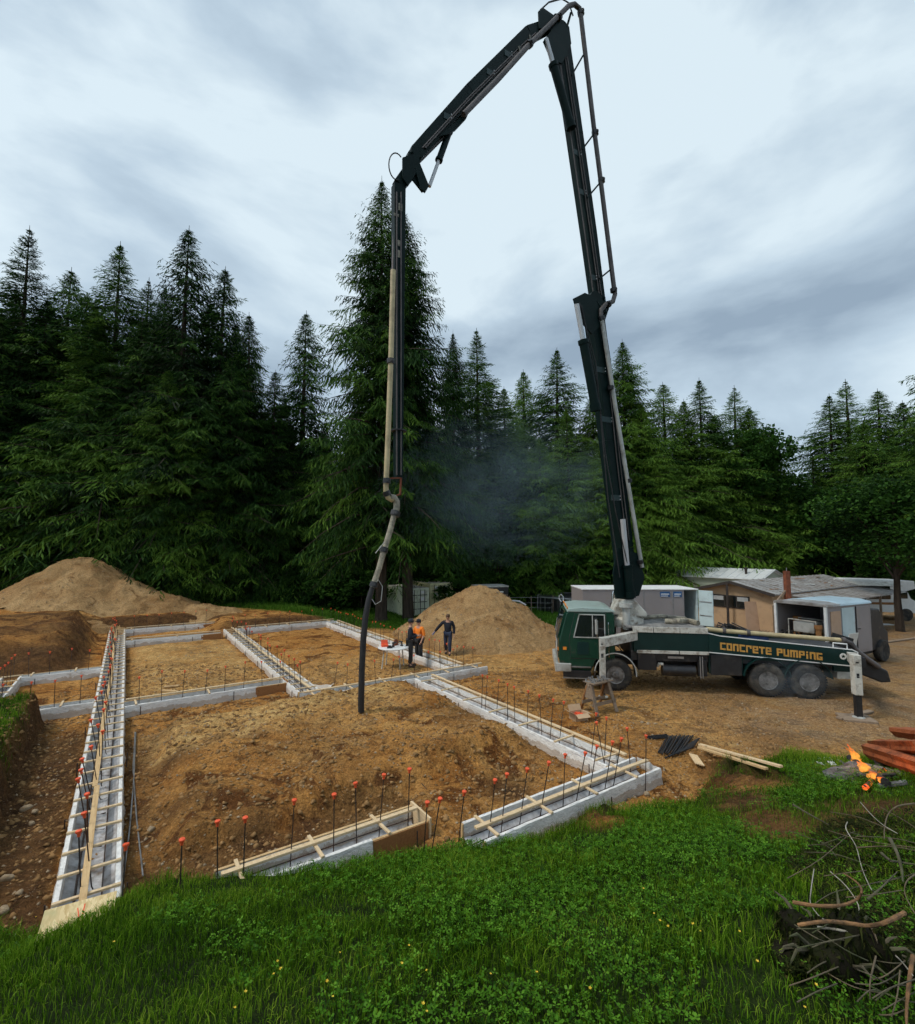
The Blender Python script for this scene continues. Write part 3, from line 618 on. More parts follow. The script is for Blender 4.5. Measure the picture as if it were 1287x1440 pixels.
FORM_LABEL = {
 'left': 'long white wrapped footing form running away from the plywood sheet to the far dirt bank',
 'mid_left': 'footing form crossing from the long left form to a brown end board',
 'back_left': 'short footing form at the far left corner below the dirt bank',
 'inner_left': 'short white wrapped form just inside the far left footing',
 'middle': 'diagonal footing form full of cross ties between the two middle rooms',
 'back_right': 'white wrapped footing form along the back edge near the grass strip',
 'right': 'footing form running behind the work table and the three workers',
 'mid_right': 'footing form crossing under the hanging hose with a pale long top board',
 'near_right': 'footing form beside the sawhorse and the open cardboard box',
 'front': 'footing form along the grass edge meeting the corner by the black stakes',
 'front_left': 'short open ended footing form sunk in the grass edge at the near middle',
 'stub_near': 'near side of the small footing bay against the left cut bank',
 'stub_far': 'far side of the small footing bay against the left cut bank',
 'stub_side': 'outer side of the small footing bay at the left edge'}
BT = 0.05
def footing(name, u0, u1, v0, v1, k):
    along_u = (u1 - u0) > (v1 - v0)
    a0, a1, c0, c1 = (u0, u1, v0, v1) if along_u else (v0, v1, u0, u1)
    base = UV(u0, v0) if along_u else UV(u0, v0)
    root = empty('footing_form', base, PLAN_RZ, FORM_LABEL[name], 'footing form', 'wooden footing forms of the house')
    # local frame: x = u, y = -v  (right handed)
    def fr(a, c, z): return Vector((a - u0, -(c - v0), z)) if along_u else Vector((c - u0, -(a - v0), z))
    ci, co = c0 + BT / 2, c1 - BT / 2
    zb = -0.03
    sh0, sh1 = {'left': (-1, 1), 'front_left': (-1, 1), 'mid_left': (-1, 1)}.get(name, (-1, 1))
    bare_to = {'mid_left': (None, 0.95), 'back_left': (None, 0.6), 'inner_left': (None, 0.9), 'front_left': (None, 1.0)}.get(name)
    for c, sd, key in ((ci, -1, 0), (co, 1, 1)):
        mb = MB(); mb.bar(fr(a0, c, (zb + ZT) / 2), fr(a1, c, (zb + ZT) / 2), BT, ZT - zb); b = mb.build('form_board', M['pine'], root, bevel=0.004)
        e = a1 - (bare_to[1] if bare_to and key == (0 if name != 'front_left' else 0) else 0.02)
        ps = MB(); zt2 = ZT if name in ('left', 'stub_side', 'front', 'middle') or key == 0 else ZT - 0.045
        if zt2 == ZT: wavy_sheet(ps, fr, a0 + 0.02, e, c, zt2, zb, sd, BT, k * 7 + key)
        else:   # bare top edge: cloth only down the two faces
            for s2 in (-1, 1):
                n = max(3, int((e - a0) / 0.16)); r = random.Random(k * 31 + key + s2); rows = []
                for i in range(n):
                    a = a0 + 0.02 + (e - a0 - 0.02) * i / (n - 1)
                    rows += [fr(a, c + s2 * (BT / 2 + 0.005 + r.uniform(0, .004)), ZT - 0.012), fr(a, c + s2 * (BT / 2 + 0.008 + r.uniform(0, .02)), 0.14), fr(a, c + s2 * (BT / 2 + 0.012 + r.uniform(0, .05)), zb + r.uniform(-.02, .03))]
                ps.add(rows, [(i * 3 + j, i * 3 + j + 1, i * 3 + j + 4, i * 3 + j + 3) for i in range(n - 1) for j in range(2)])
        sheet = ps.build('plastic_sheet', M['plastic'], b, smooth=True)
    # cross ties on the boards, one object each
    ts = {'left': .61, 'middle': .61, 'stub_side': .8, 'front_left': 1.05, 'front': 1.15}.get(name, 1.22); n = int((a1 - a0 - 0.3) / ts); tie = None
    if name in ('mid_left', 'back_left', 'inner_left'): n = 1; ts = 1.9
    for i in range(n + 1):
        a = a0 + 0.28 + i * ts
        if a > a1 - 0.08: break
        p = fr(a, (c0 + c1) / 2, 0)
        if tie is None:
            mb = MB(); w = (c1 - c0) + 0.02
            mb.box((0, 0, 0), (0.05, w, 0.03) if along_u else (w, 0.05, 0.03)); t = tie = mb.build('cross_tie', M['pine_pale'], root, bevel=0.003)
        else: t = tie.copy(); COL.objects.link(t); t.parent = root
        t.location = (p.x, p.y, ZT + 0.030); t.rotation_euler = (0, 0, RNG.uniform(-.06, .06))
    # long bar on the ties
    if name in ('left', 'middle', 'right', 'near_right', 'front', 'front_left', 'mid_right', 'back_right', 'mid_left', 'back_left', 'inner_left'):
        f = {'mid_left': .86, 'back_left': .86, 'inner_left': .86, 'left': 0.42, 'middle': 0.62, 'right': 0.94, 'near_right': 0.95, 'front': 0.5, 'front_left': 0.55, 'mid_right': 0.5, 'back_right': 0.9}[name]
        a = a0 + 0.05; i = 0
        while a < a1 - 0.3:
            a2 = min(a + 3.6, a1 - 0.03); c = c0 + (c1 - c0) * f + RNG.uniform(-.02, .02)
            mb = MB(); mb.bar(fr(a, c, ZT + 0.068), fr(a2, c + RNG.uniform(-.03, .03), ZT + 0.068), 0.085, 0.036); mb.build('long_brace', M['pine_pale'] if name != 'left' else M['pine'], root, bevel=0.004); a = a2 + 0.01
    # stakes outside the boards
    st = None; i = 0; a = a0 + 0.4
    while a < a1 - 0.1:
        for c, sd in ((c0 - 0.032, -1), (c1 + 0.032, 1)):
            if name in ('left', 'middle') and sd == 1 and i % 2: continue
            p = fr(a, c + sd * 0.05, 0)
            if st is None:
                mb = MB(); mb.tube([(0, 0, -0.2), (0, 0, 0.0)], 0.011, 6); s_ = st = mb.build('steel_stake', M['rebar'], root)
            else: s_ = st.copy(); COL.objects.link(s_); s_.parent = root
            s_.location = (p.x, p.y, ZT - 0.03 + RNG.uniform(-.05, .04)); s_.scale = (1, 1, 1.5)
        a += 2.45; i += 1
    mb = MB(); n = max(4, int((a1 - a0) / .3)); r = random.Random(k); vs = []
    for i in range(n + 1):
        a = a0 + .03 + (a1 - a0 - .06) * i / n
        for f in (0, .3, .7, 1): vs.append(fr(a, c0 + BT + .01 + (c1 - c0 - 2 * BT - .02) * f, (.10 if f in (0, 1) else -.012) + r.uniform(0, .02)))
    mb.add(vs, [(i * 4 + j, i * 4 + j + 1, i * 4 + j + 5, i * 4 + j + 4) for i in range(n) for j in range(3)]); mb.build('trench_liner', M['liner'], root, smooth=True)
    # steel lying in the trench: long bars and hoops
    for c, z in ((c0 + 0.2, 0.06), (c1 - 0.2, 0.06), (c0 + 0.2, 0.20), (c1 - 0.2, 0.20)):
        mb = MB(); mb.tube([fr(a0 + 0.06, c, z), fr((a0 + a1) / 2, c + RNG.uniform(-.02, .02), z), fr(a1 - 0.06, c, z)], 0.009, 6); mb.build('long_bar', M['rebar'], root)
    if bare_to:
        mb = MB(); mb.bar(fr(a1 + 0.022, c0 - 0.02, (zb + ZT) / 2 + 0.02), fr(a1 + 0.022, c1 + 0.02, (zb + ZT) / 2 + 0.02), 0.04, ZT - zb + 0.05); mb.build('end_board', M['brown_wood'] if name != 'front_left' else M['pine_pale'], root, bevel=0.004)
        mb = MB(); mb.bar(fr(a1 - 0.98, c0 - 0.010, (zb + ZT) / 2), fr(a1 - 0.02, c0 - 0.010, (zb + ZT) / 2), 0.018, ZT - zb - 0.02); mb.build('bare_panel', M['brown_wood'], root)
    if name == 'front':   # torn wrap end at the outer corner
        ps = MB(); r = random.Random(4); rows = []
        for i in range(8):
            a = a1 + 0.1 * i / 7; rows += [fr(a, c0 + 0.02 + 0.09 * i, ZT + r.uniform(-.02, .02)), fr(a + 0.02, c0 + 0.02 + 0.09 * i, 0.12 + r.uniform(-.03, .03))]
        ps.add(rows, [(2 * i, 2 * i + 1, 2 * i + 3, 2 * i + 2) for i in range(7)]); ps.build('loose_wrap', M['plastic'], root)
    return root
for k, (nm, a, b, c, d) in enumerate(FOOTINGS): footing(nm, a, b, c, d, k)

# ------------------------------------------------------------------ rebar dowels with caps
mbb = MB(); mbb.tube([(0.16, 0, 0.0), (0.06, 0, 0.0), (0.015, 0, 0.012), (0, 0, 0.06), (0, 0, 0.55), (0, 0, 1.0)], 0.0085, 6)
dowel0 = mbb.build('rebar_dowel', M['rebar'])
mbc = MB(); mbc.lathe([(0.012, -0.055), (0.017, -0.05), (0.018, -0.014), (0.030, -0.008), (0.034, 0.004), (0.031, 0.016), (0.012, 0.022)], 10, Matrix.Identity(4))
cap0 = mbc.build('cap', M['cap'], dowel0, smooth=True); cap0.location = (0, 0, 1.01)
DCOUNT = 0
def dowel(base, top, label, group, capped=True, hook=0.0, scale=1.0):
    global DCOUNT
    if DCOUNT == 0: d = dowel0; c = cap0
    else:
        d = dowel0.copy(); COL.objects.link(d); c = None
        if capped: c = cap0.copy(); COL.objects.link(c); c.parent = d
    DCOUNT += 1
    base, top = Vector(base), Vector(top); v = top - base; ln = v.length
    q = v.to_track_quat('Z', 'X'); e = (q @ Matrix.Rotation(hook, 3, 'Z').to_quaternion()) if hook else q
    d.rotation_mode = 'QUATERNION'; d.rotation_quaternion = e
    d.location = base; d.scale = (1.0, 1.0, ln)
    if c is not None: c.scale = (scale, scale, scale / ln)
    tag(d, label, 'rebar dowel', group); return d
ORD = ['first', 'second', 'third', 'fourth', 'fifth', 'sixth', 'seventh', 'eighth', 'ninth', 'tenth', 'eleventh', 'twelfth', 'thirteenth', 'fourteenth', 'fifteenth', 'sixteenth', 'seventeenth', 'eighteenth', 'nineteenth', 'twentieth']
ZC = 1.10
def row_px(pts, axis_, cval, label, group, sc=1.0):
    for i, (px, py) in enumerate(pts):
        t = G(px, py, ZC); u, v = to_uv(t)
        jit = RNG.uniform(-.10, .10)
        b = UV(u + RNG.uniform(-.07, .07), cval + jit, -0.05) if axis_ == 'u' else UV(cval + jit, v + RNG.uniform(-.07, .07), -0.05)
        off = Vector((t.x - b.x, t.y - b.y, 0)); 
        if off.length > 0.26: t = Vector((b.x, b.y, t.z)) + off * (0.26 / off.length)
        dowel(b, t, label % ORD[i], group, scale=sc)
z3 = lambda L_: [(560 + .342 * a, 900 + .342 * b) for a, b in L_]
row_px([(177, 1190), (256, 1183), (306, 1157), (345, 1152), (414, 1127), (470, 1119), (500, 1103), (540, 1091), (576, 1083)], 'v', -0.41, 'orange capped rebar in the short form in the grass edge, %s from its left end', 'capped rebar along the near form in the grass edge', 1.15)
row_px([(601, 1130), (621, 1126), (653, 1115), (697, 1099), (713, 1090)] + z3([(540, 540), (620, 507), (687, 475), (777, 470), (820, 440), (904, 432), (930, 413)]), 'v', -1.40, 'orange capped rebar in the form along the grass edge, %s from its left end', 'capped rebar along the front form', 1.1)
row_px(z3([(1020, 397), (942, 366), (857, 322), (815, 305), (760, 355), (682, 257), (638, 247), (581, 230), (535, 212), (477, 195), (450, 183), (414, 167), (367, 152), (347, 147)]), 'u', 8.95, 'capped rebar in the form beside the sawhorse, %s from the near corner', 'capped rebar along the form beside the sawhorse')
def row(axis_, a0, a1, c, step, label, group, lean=0.05, hook=0.0, sc=1.0, every=1):
    a = a0
    while a < a1:
        j = RNG.uniform(-.06, .06); cc = c + RNG.uniform(-.05, .05)
        b = UV(a, cc, -0.05) if axis_ == 'u' else UV(cc, a, -0.05)
        big = RNG.random() < 0.12
        t = b + Vector((RNG.gauss(0, lean * (2.6 if big else 1)), RNG.gauss(0, lean * (2.6 if big else 1)), 1.10 + RNG.uniform(-.06, .05)))
        dowel(b, t, label, group, hook=hook, scale=sc); a += step + RNG.uniform(-.05, .05)
# the long left form: dowels leaning to the left, hooked into the trench
a = 0.35
for i in range(42):
    c = 0.02 + RNG.uniform(-.05, .07)
    b = UV(a, c, -0.02); t = UV(a - RNG.uniform(0.0, 0.14), c - RNG.uniform(0.02, 0.24), 1.08 + RNG.uniform(-.06, .05))
    if i < 16: dowel(b, t, 'orange capped rebar in the long left form, %s from the plywood sheet' % ORD[i], 'capped rebar along the long left form', capped=True, hook=-0.6, scale=1.15)
    else: dowel(b, t, 'orange capped rebar in the far half of the long left form', 'capped rebar along the long left form', hook=-0.6)
    a += 0.585 + RNG.uniform(-.04, .04)
row('v', 0.75, 4.8, 9.34, 0.56, 'thin capped rebar in the form ending at the brown board', 'capped rebar in the middle left form', 0.06)
row('v', 0.8, 4.8, 24.72, 0.6, 'small capped rebar below the far left dirt bank', 'capped rebar in the far left form', 0.03)
row('u', 8.0, 21.6, 5.18, 0.60, 'red capped rebar in the diagonal form between the two middle rooms', 'capped rebar along the diagonal form', 0.06, sc=1.15)
row('v', 5.9, 11.0, 21.58, 0.62, 'thin rebar in the back form near the grass strip', 'rebar in the back form', 0.03)
row('u', 7.9, 21.0, 10.76, 0.47, 'thin capped rebar in the form behind the workers and the table', 'capped rebar in the form behind the workers', 0.03)
row('v', 5.8, 11.7, 7.38, 0.52, 'thin capped rebar in the cross form behind the hanging hose', 'capped rebar in the cross form behind the hose', 0.07)
row('v', -2.4, -0.5, 10.27, 0.55, 'capped rebar on the near side of the small left bay', 'capped rebar round the small left bay', 0.03)
row('v', -2.4, -0.5, 15.02, 0.55, 'capped rebar on the far side of the small left bay', 'capped rebar round the small left bay', 0.03)
row('u', 10.3, 15.2, -2.87, 0.6, 'capped rebar on the outer side of the small left bay', 'capped rebar round the small left bay', 0.03)

# ------------------------------------------------------------------ loose things lying about the dig
def plywood_mat():
    m, nt, N, L = nodes('strand_board')
    out = N('ShaderNodeOutputMaterial'); p = N('ShaderNodeBsdfPrincipled'); L(p.outputs[0], out.inputs[0])
    v = N('ShaderNodeTexVoronoi'); v.inputs['Scale'].default_value = 1.0; L(objvec(N, L, (14, 45, 14)), v.inputs['Vector'])
    c = ramp(N, L, v.outputs['Color'], 0.1, 0.9, (0.55, 0.38, 0.16), (0.78, 0.62, 0.34))
    c = mixc(N, L, ramp(N, L, noise(N, L, objvec(N, L), 3, 5), 0.55, 0.7), c, (0.50, 0.42, 0.20))
    L(c, p.inputs['Base Color']); p.inputs['Roughness'].default_value = 0.7; return m
M['osb'] = plywood_mat()
_pg = G(110, 1290, .50); pw = empty('plywood_sheet', _pg, PLAN_RZ - 0.10, 'small yellowish plywood sheet lying on the near end of the left form', 'plywood sheet')
mb = MB(); mb.box((0, 0, 0), (0.42, 0.70, 0.018)); ob = mb.build('board', M['osb'], pw, bevel=0.003); ob.rotation_euler = (0.0, -0.30, 0)
mb = MB(); mb.box((0.02, -0.04, 0.0105), (0.26, 0.012, 0.002)); mb.box((0.02, 0.0, 0.0105), (0.2, 0.01, 0.002), Matrix.Rotation(0.25, 3, 'Z')); ob = mb.build('paint_mark', M['cap'], pw); ob.rotation_euler = (0.0, -0.30, 0)
def loose(name, pts, w, h, m_, label, cat, group=None, tube=False, n=6):
    mb = MB()
    if tube: mb.tube(pts, w, n)
    else: mb.bar(pts[0], pts[1], w, h)
    return tag(mb.build(name, m_, None, bevel=0 if tube else 0.003, smooth=tube), label, cat, group)
def on(px, py, dz=0.0, z0=0.1):
    q = G(px, py, z0)
    for _ in range(6): q = G(px, py, tz(q.x, q.y) + dz)
    return q
loose('rebar_rod', [on(191, 1030, .03), on(188, 1100, .03), on(182, 1170, .03), on(173, 1238, .03)], 0.012, 0, M['steel'], 'long thin steel rod on the soil, the left one of two', 'rod', None, True)
loose('rebar_rod', [on(190, 1030, .03), on(187, 1080, .03), on(192, 1150, .03), on(201, 1232, .03)], 0.012, 0, M['steel'], 'long thin steel rod on the soil, the right one of two', 'rod', None, True)
loose('lumber_scrap', [on(231, 966, .04), on(252, 964, .05)], 0.12, 0.04, M['pine'], 'short flat scrap of lumber lying in the left room, upper piece', 'lumber')
loose('lumber_scrap', [on(228, 971, .03), on(249, 972, .03)], 0.10, 0.04, M['pine'], 'short scrap of lumber lying in the left room, lower piece', 'lumber')
loose('wire_tie', [on(565, 1070, .05), on(575, 1080, .02), on(600, 1110, .0)], 0.008, 0, M['rebar'], 'thin bent wire lying on the soil of the near room', 'wire', None, True)
import bmesh as _bm
def rock_mesh(seed):
    bm = _bm.new(); _bm.ops.create_icosphere(bm, subdivisions=2, radius=1.0); r = random.Random(seed)
    ds = [(Vector((r.gauss(0, 1), r.gauss(0, 1), r.gauss(0, 1))).normalized(), r.uniform(0.5, 0.85)) for _ in range(9)]
    for v in bm.verts:
        for d, k in ds:
            e = v.co.dot(d)
            if e > k: v.co -= d * (e - k) * 0.85
    me = bpy.data.meshes.new('rock'); bm.to_mesh(me); bm.free(); me.materials.append(M['rock']); me.polygons.foreach_set('use_smooth', [True] * len(me.polygons)); return me
ROCKS = [rock_mesh(i) for i in range(4)]
RK = [(427, 1107, .075, 'pale fist sized rock alone in the middle of the near room'), (37, 1137, .12, 'rock in the dark trench, larger of the upper pair'), (48, 1142, .09, 'rock in the dark trench, smaller of the upper pair'), (44, 1158, .08, 'rock in the dark trench below the upper pair'), (38, 1192, .05, 'small pale rock in the left trench, beside the pebbles'), (10, 1235, .11, 'rock against the left edge of the trench'), (28, 1256, .075, 'tan rock near the lower end of the left trench'), (5, 1280, .10, 'rock at the very bottom of the left trench'), (212, 1166, .10, 'grey rock in the soil beside the two thin rods'),
      (26, 984, .09, 'rock on the edge of the left bank, upper one'), (30, 996, .09, 'rock on the edge of the left bank, lower one'), (903, 1016, .07, 'stone left of a row of three near the stakes'), (912, 1018, .085, 'middle stone of a row of three near the stakes'), (922, 1018, .07, 'stone right of a row of three near the stakes'), (1153, 1090, .07, 'pale stone alone in the grass before the fire'), (700, 1050, .06, 'pale stone on the dug heap, upper one'), (702, 1058, .06, 'stone on the dug heap, lower one'), (695, 1042, .05, 'small stone at the top of the dug heap'), (909, 1117, .10, 'brown stone tucked under the corner of the front form'), (690, 1043, .05, 'small grey stone left on the dug heap'), (205, 1180, .05, 'small brown stone in the soil near the rods')]
for i, (px, py, s, lb) in enumerate(RK):
    s *= .72; q = on(px, py, s * 0.2); o = link_mesh('rock', ROCKS[i % 4]); o.location = q; o.scale = (s * 1.2, s, s * 0.72); o.rotation_euler = (0, 0, RNG.uniform(0, 6)); tag(o, lb, 'rock')
# ------------------------------------------------------------------ trees
def conifer_meshes(seed, H, R, style, nb, bare=0.04):
    """Trunk and needle sprays of one conifer: drooping fronds made of many narrow leaf faces."""
    r = np.random.default_rng(seed)
    t = bare + (1 - bare) * (1 - (1 - np.linspace(0.0, 0.994, nb)) ** 1.3) + r.normal(0, 0.004, nb); t = np.clip(t, bare, 0.994)
    if style == 'fir':      # branches in whorls
        nw = nb // 7; t = (np.repeat(bare + (1 - bare) * (1 - (1 - np.linspace(0, 0.985, nw)) ** 1.2), 7) + r.normal(0, 0.008, nw * 7)).clip(bare, 0.994); nb = len(t)
    prof = (1 - t) ** (0.76 if style == 'cedar' else 0.84) * (0.6 + 0.4 * sst(0, 0.16, t)) * 1.12 + 0.006
    prof = prof * (0.86 + 0.28 * vnoise(t * 9 + seed, t * 0, seed))
    prof = prof * (1 - 0.45 * sst(0.86, 1.0, t))
    L = R * prof * r.uniform(0.45, 1.3, nb)
    az = np.arange(nb) * 2.39996 + r.normal(0, 0.35, nb)
    gap = vnoise(np.cos(az) * 2 + 5, t * 7 + 3, seed + 4); L = L * (0.50 + 0.70 * gap)
    z0 = t * H
    if style == 'cedar': rise, droop, up = 0.25, 0.85, 0.30
    elif style == 'fir': rise, droop, up = 0.20, 0.40, 0.12
    else: rise, droop, up = 0.45, 0.75, 0.10
    drp = droop * r.uniform(0.7, 1.3, nb) * (0.55 + 0.6 * (1 - t)) - 0.75 * sst(0.84, 1.0, t)
    def axis_pt(Lb, s, zz, a, dr): rad = Lb * s; return np.stack([rad * np.cos(a), rad * np.sin(a), zz + Lb * (rise * s - dr * s * s + up * s ** 3)], -1)
    nl = np.clip((L / 0.19).astype(int), 4, 17)
    bi = np.repeat(np.arange(nb), nl * 2)
    idx = np.concatenate([np.arange(k * 2) for k in nl]); side = np.where(idx % 2 == 0, 1.0, -1.0)
    s = (idx // 2 + 0.6 + r.uniform(-.3, .3, len(idx))) / np.repeat(nl, nl * 2); s = 0.10 + 0.92 * np.clip(s, 0, 1)
    Lb, zb, ab, db = L[bi], z0[bi], az[bi], drp[bi]
    p = axis_pt(Lb, s, zb, ab, db); q = axis_pt(Lb, s + 0.05, zb, ab, db); ax = q - p; ax /= np.linalg.norm(ax, axis=1)[:, None] + 1e-9
    sd = np.stack([-np.sin(ab), np.cos(ab), np.zeros(len(ab))], 1) * side[:, None]
    hang = {'cedar': 0.75, 'fir': 0.22, 'hemlock': 0.5}[style]
    ll = (0.20 + 0.34 * Lb * (1.05 - s) ** 0.7) * r.uniform(0.7, 1.25, len(s)); ll = np.minimum(np.clip(ll, 0.08, 1.25), 0.06 + 0.55 * Lb)
    d = ax * 0.62 + sd * r.uniform(0.55, 1.0, len(s))[:, None]; d[:, 2] -= hang * r.uniform(0.5, 1.3, len(s)); d /= np.linalg.norm(d, axis=1)[:, None]
    Vs, Ts = [], []
    btint = np.clip(r.normal(0.38, 0.17, nb), 0, 1)[bi]
    K = 4
    for k in range(K):
        f = k / K
        base = p + d * (ll * f)[:, None]
        dd = d + r.normal(0, 0.28, d.shape); dd[:, 2] -= 0.35 * hang * f + (0.30 if style == 'cedar' else 0.08); dd /= np.linalg.norm(dd, axis=1)[:, None]
        ln = ll * r.uniform(0.30, 0.55, len(s)) + np.minimum(0.08, .25 * Lb); wd = np.clip(ln * r.uniform(0.12, 0.24, len(s)), 0.03, 0.085)
        wv = np.cross(dd, r.normal(0, 1, dd.shape)); wv /= np.linalg.norm(wv, axis=1)[:, None] + 1e-9
        tip = base + dd * ln[:, None]; m = base + dd * (ln * 0.45)[:, None]
        Vs.append(np.stack([base, m + wv * wd[:, None] / 2, tip, m - wv * wd[:, None] / 2], 1))
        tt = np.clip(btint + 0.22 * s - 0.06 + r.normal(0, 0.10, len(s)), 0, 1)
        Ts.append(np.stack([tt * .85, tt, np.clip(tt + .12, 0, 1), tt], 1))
    V = np.concatenate(Vs).reshape(-1, 3); T = np.concatenate(Ts).ravel(); n = len(V) // 4
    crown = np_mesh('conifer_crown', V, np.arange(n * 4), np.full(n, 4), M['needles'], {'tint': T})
    mb = MB(); mb.tube([(0, 0, -0.4), (0, 0, 0.3), (0.02, 0, H * 0.3), (0, 0.03, H * 0.7), (0, 0, H * 1.012)], [H * .020, H * .0135, H * .010, H * .005, 0.012], 9)
    for i in range(0, nb, 2):      # limbs
        if L[i] < 0.5: continue
        pts = [axis_pt(np.array([L[i]]), np.array([k]), z0[i:i+1], az[i:i+1], drp[i:i+1])[0] for k in (0, .35, .7, .95)]
        mb.tube(pts, [0.012 + L[i] * 0.011, 0.01 + L[i] * 0.007, 0.008 + L[i] * .003, 0.006], 4, cap=False)
    return crown, mb.mesh('conifer_trunk', M['bark'])
CON = {}
for nm, a in {'cedar': (1, 30, 7.0, 'cedar', 640, .17), 'cedar_slim': (2, 24, 5.2, 'cedar', 520, .03), 'cedar_wide': (3, 20, 5.2, 'cedar', 600, .02), 'fir': (4, 26, 5.6, 'fir', 560, .05), 'hemlock': (5, 24, 5.8, 'hemlock', 520, .04), 'fir_thin': (6, 24, 4.6, 'fir', 430, .05), 'cedar_b': (7, 24, 5.4, 'cedar', 560, .05), 'hemlock_b': (8, 22, 5.0, 'hemlock', 560, .03), 'hemlock_high': (9, 24, 4.6, 'hemlock', 330, .36)}.items():
    CON[nm] = (*conifer_meshes(*a), a[1])
TN = 0; LIGHT = None
def conifer(kind, x, y, h, label, group=None, fat=1.0, cat='tree', z=None, lean=0.0):
    global TN
    cm, tm, H0 = CON[kind]; s = h / H0
    root = empty('conifer_tree', (x, y, tz(x, y) - 0.1 if z is None else z), RNG.uniform(0, 6.28), label, cat, group)
    root.scale = (s * fat, s * fat, s); root.rotation_euler = (RNG.uniform(-.02, .02), RNG.uniform(-.02, .02), RNG.uniform(0, 6.28))
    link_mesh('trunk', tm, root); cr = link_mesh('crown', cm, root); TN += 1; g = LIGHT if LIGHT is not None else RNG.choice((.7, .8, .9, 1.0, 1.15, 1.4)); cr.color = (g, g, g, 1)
    return root
def by_top(px, py, y, kind, label, group=None, fat=1.0):
    t = D(px, py, y); z = tz(t.x, y); return conifer(kind, t.x, y, t.z - z, label, group, fat)
def broad_meshes(seed, H, R, nlobes, nleaf, size, low=0.15):
    r = np.random.default_rng(seed); mb = MB()
    cs = []
    for i in range(nlobes):
        a = r.uniform(0, 6.28); hz = r.uniform(low, 0.95); rr = R * (0.72 * math.sqrt(max(0, 1 - (2 * (hz - 0.5)) ** 2 * 0.85))) * r.uniform(0.3, 1.0)
        cs.append((rr * math.cos(a), rr * math.sin(a), hz * H, R * r.uniform(0.24, 0.44)))
    P = []; T = []; per = nleaf // nlobes
    for (cx, cy_, cz, rad) in cs:
        d = r.normal(0, 1, (per, 3)); d /= np.linalg.norm(d, axis=1)[:, None]; rr = rad * r.uniform(0.35, 1.12, per) ** 0.6
        P.append(np.array([cx, cy_, cz]) + d * rr[:, None] * np.array([1, 1, 0.72])); T.append(np.clip(0.33 + 0.25 * d[:, 2] * 0 + r.normal(0, .12, per) + r.normal(0, .12), 0, 1))
    P = np.concatenate(P); T = np.concatenate(T); n = len(P)
    a = r.normal(0, 1, (n, 3)); a[:, 2] -= 0.5; a /= np.linalg.norm(a, axis=1)[:, None]
    b = np.cross(a, np.stack([r.normal(0, .5, n), r.normal(0, .5, n), np.ones(n)], 1)); b /= np.linalg.norm(b, axis=1)[:, None] + 1e-9
    s = size * r.uniform(0.6, 1.35, n)[:, None]
    V = np.stack([P, P + a * s * .5 + b * s * .34, P + a * s, P + a * s * .5 - b * s * .34], 1).reshape(-1, 3)
    crown = np_mesh('broad_crown', V, np.arange(n * 4), np.full(n, 4), M['broad'], {'tint': np.repeat(T, 4)})
    mb.tube([(0, 0, -0.3), (0.05, 0, H * 0.2), (-0.05, 0.05, H * 0.55), (0, 0, H * 0.8)], [H * .022, H * .016, H * .010, .02], 8)
    for (cx, cy_, cz, rad) in cs[::2]: mb.tube([(0, 0, cz * 0.55), (cx * .5, cy_ * .5, cz * 0.8), (cx, cy_, cz)], [H * .007, H * .005, .012], 5, cap=False)
    return crown, mb.mesh('broad_trunk', M['bark']), H
BRD = {'maple': broad_meshes(1, 9, 4.2, 26, 13000, 0.30), 'alder': broad_meshes(2, 12, 3.6, 30, 14000, 0.26), 'tall_crown': broad_meshes(4, 9, 4.4, 24, 15000, .20, .48), 'shrub': broad_meshes(3, 2.6, 1.5, 13, 5200, 0.16, 0.05)}
def broad(kind, x, y, h, label, group=None, fat=1.0, cat='tree', name='broadleaf_tree'):
    cm, tm, H0 = BRD[kind]; s = h / H0
    root = empty(name, (x, y, tz(x, y) - 0.1), RNG.uniform(0, 6.28), label, cat, group); root.scale = (s * fat, s * fat, s)
    link_mesh('trunk', tm, root); link_mesh('crown', cm, root); return root
def b_top(px, py, y, kind, label, group=None, fat=1.0):
    t = D(px, py, y); z = tz(t.x, y); return broad(kind, t.x, y, t.z - z, label, group, fat)

GL, LL = 'conifers of the dark forest at left', 'dark green conifer in the dense forest behind the long left dirt mound'
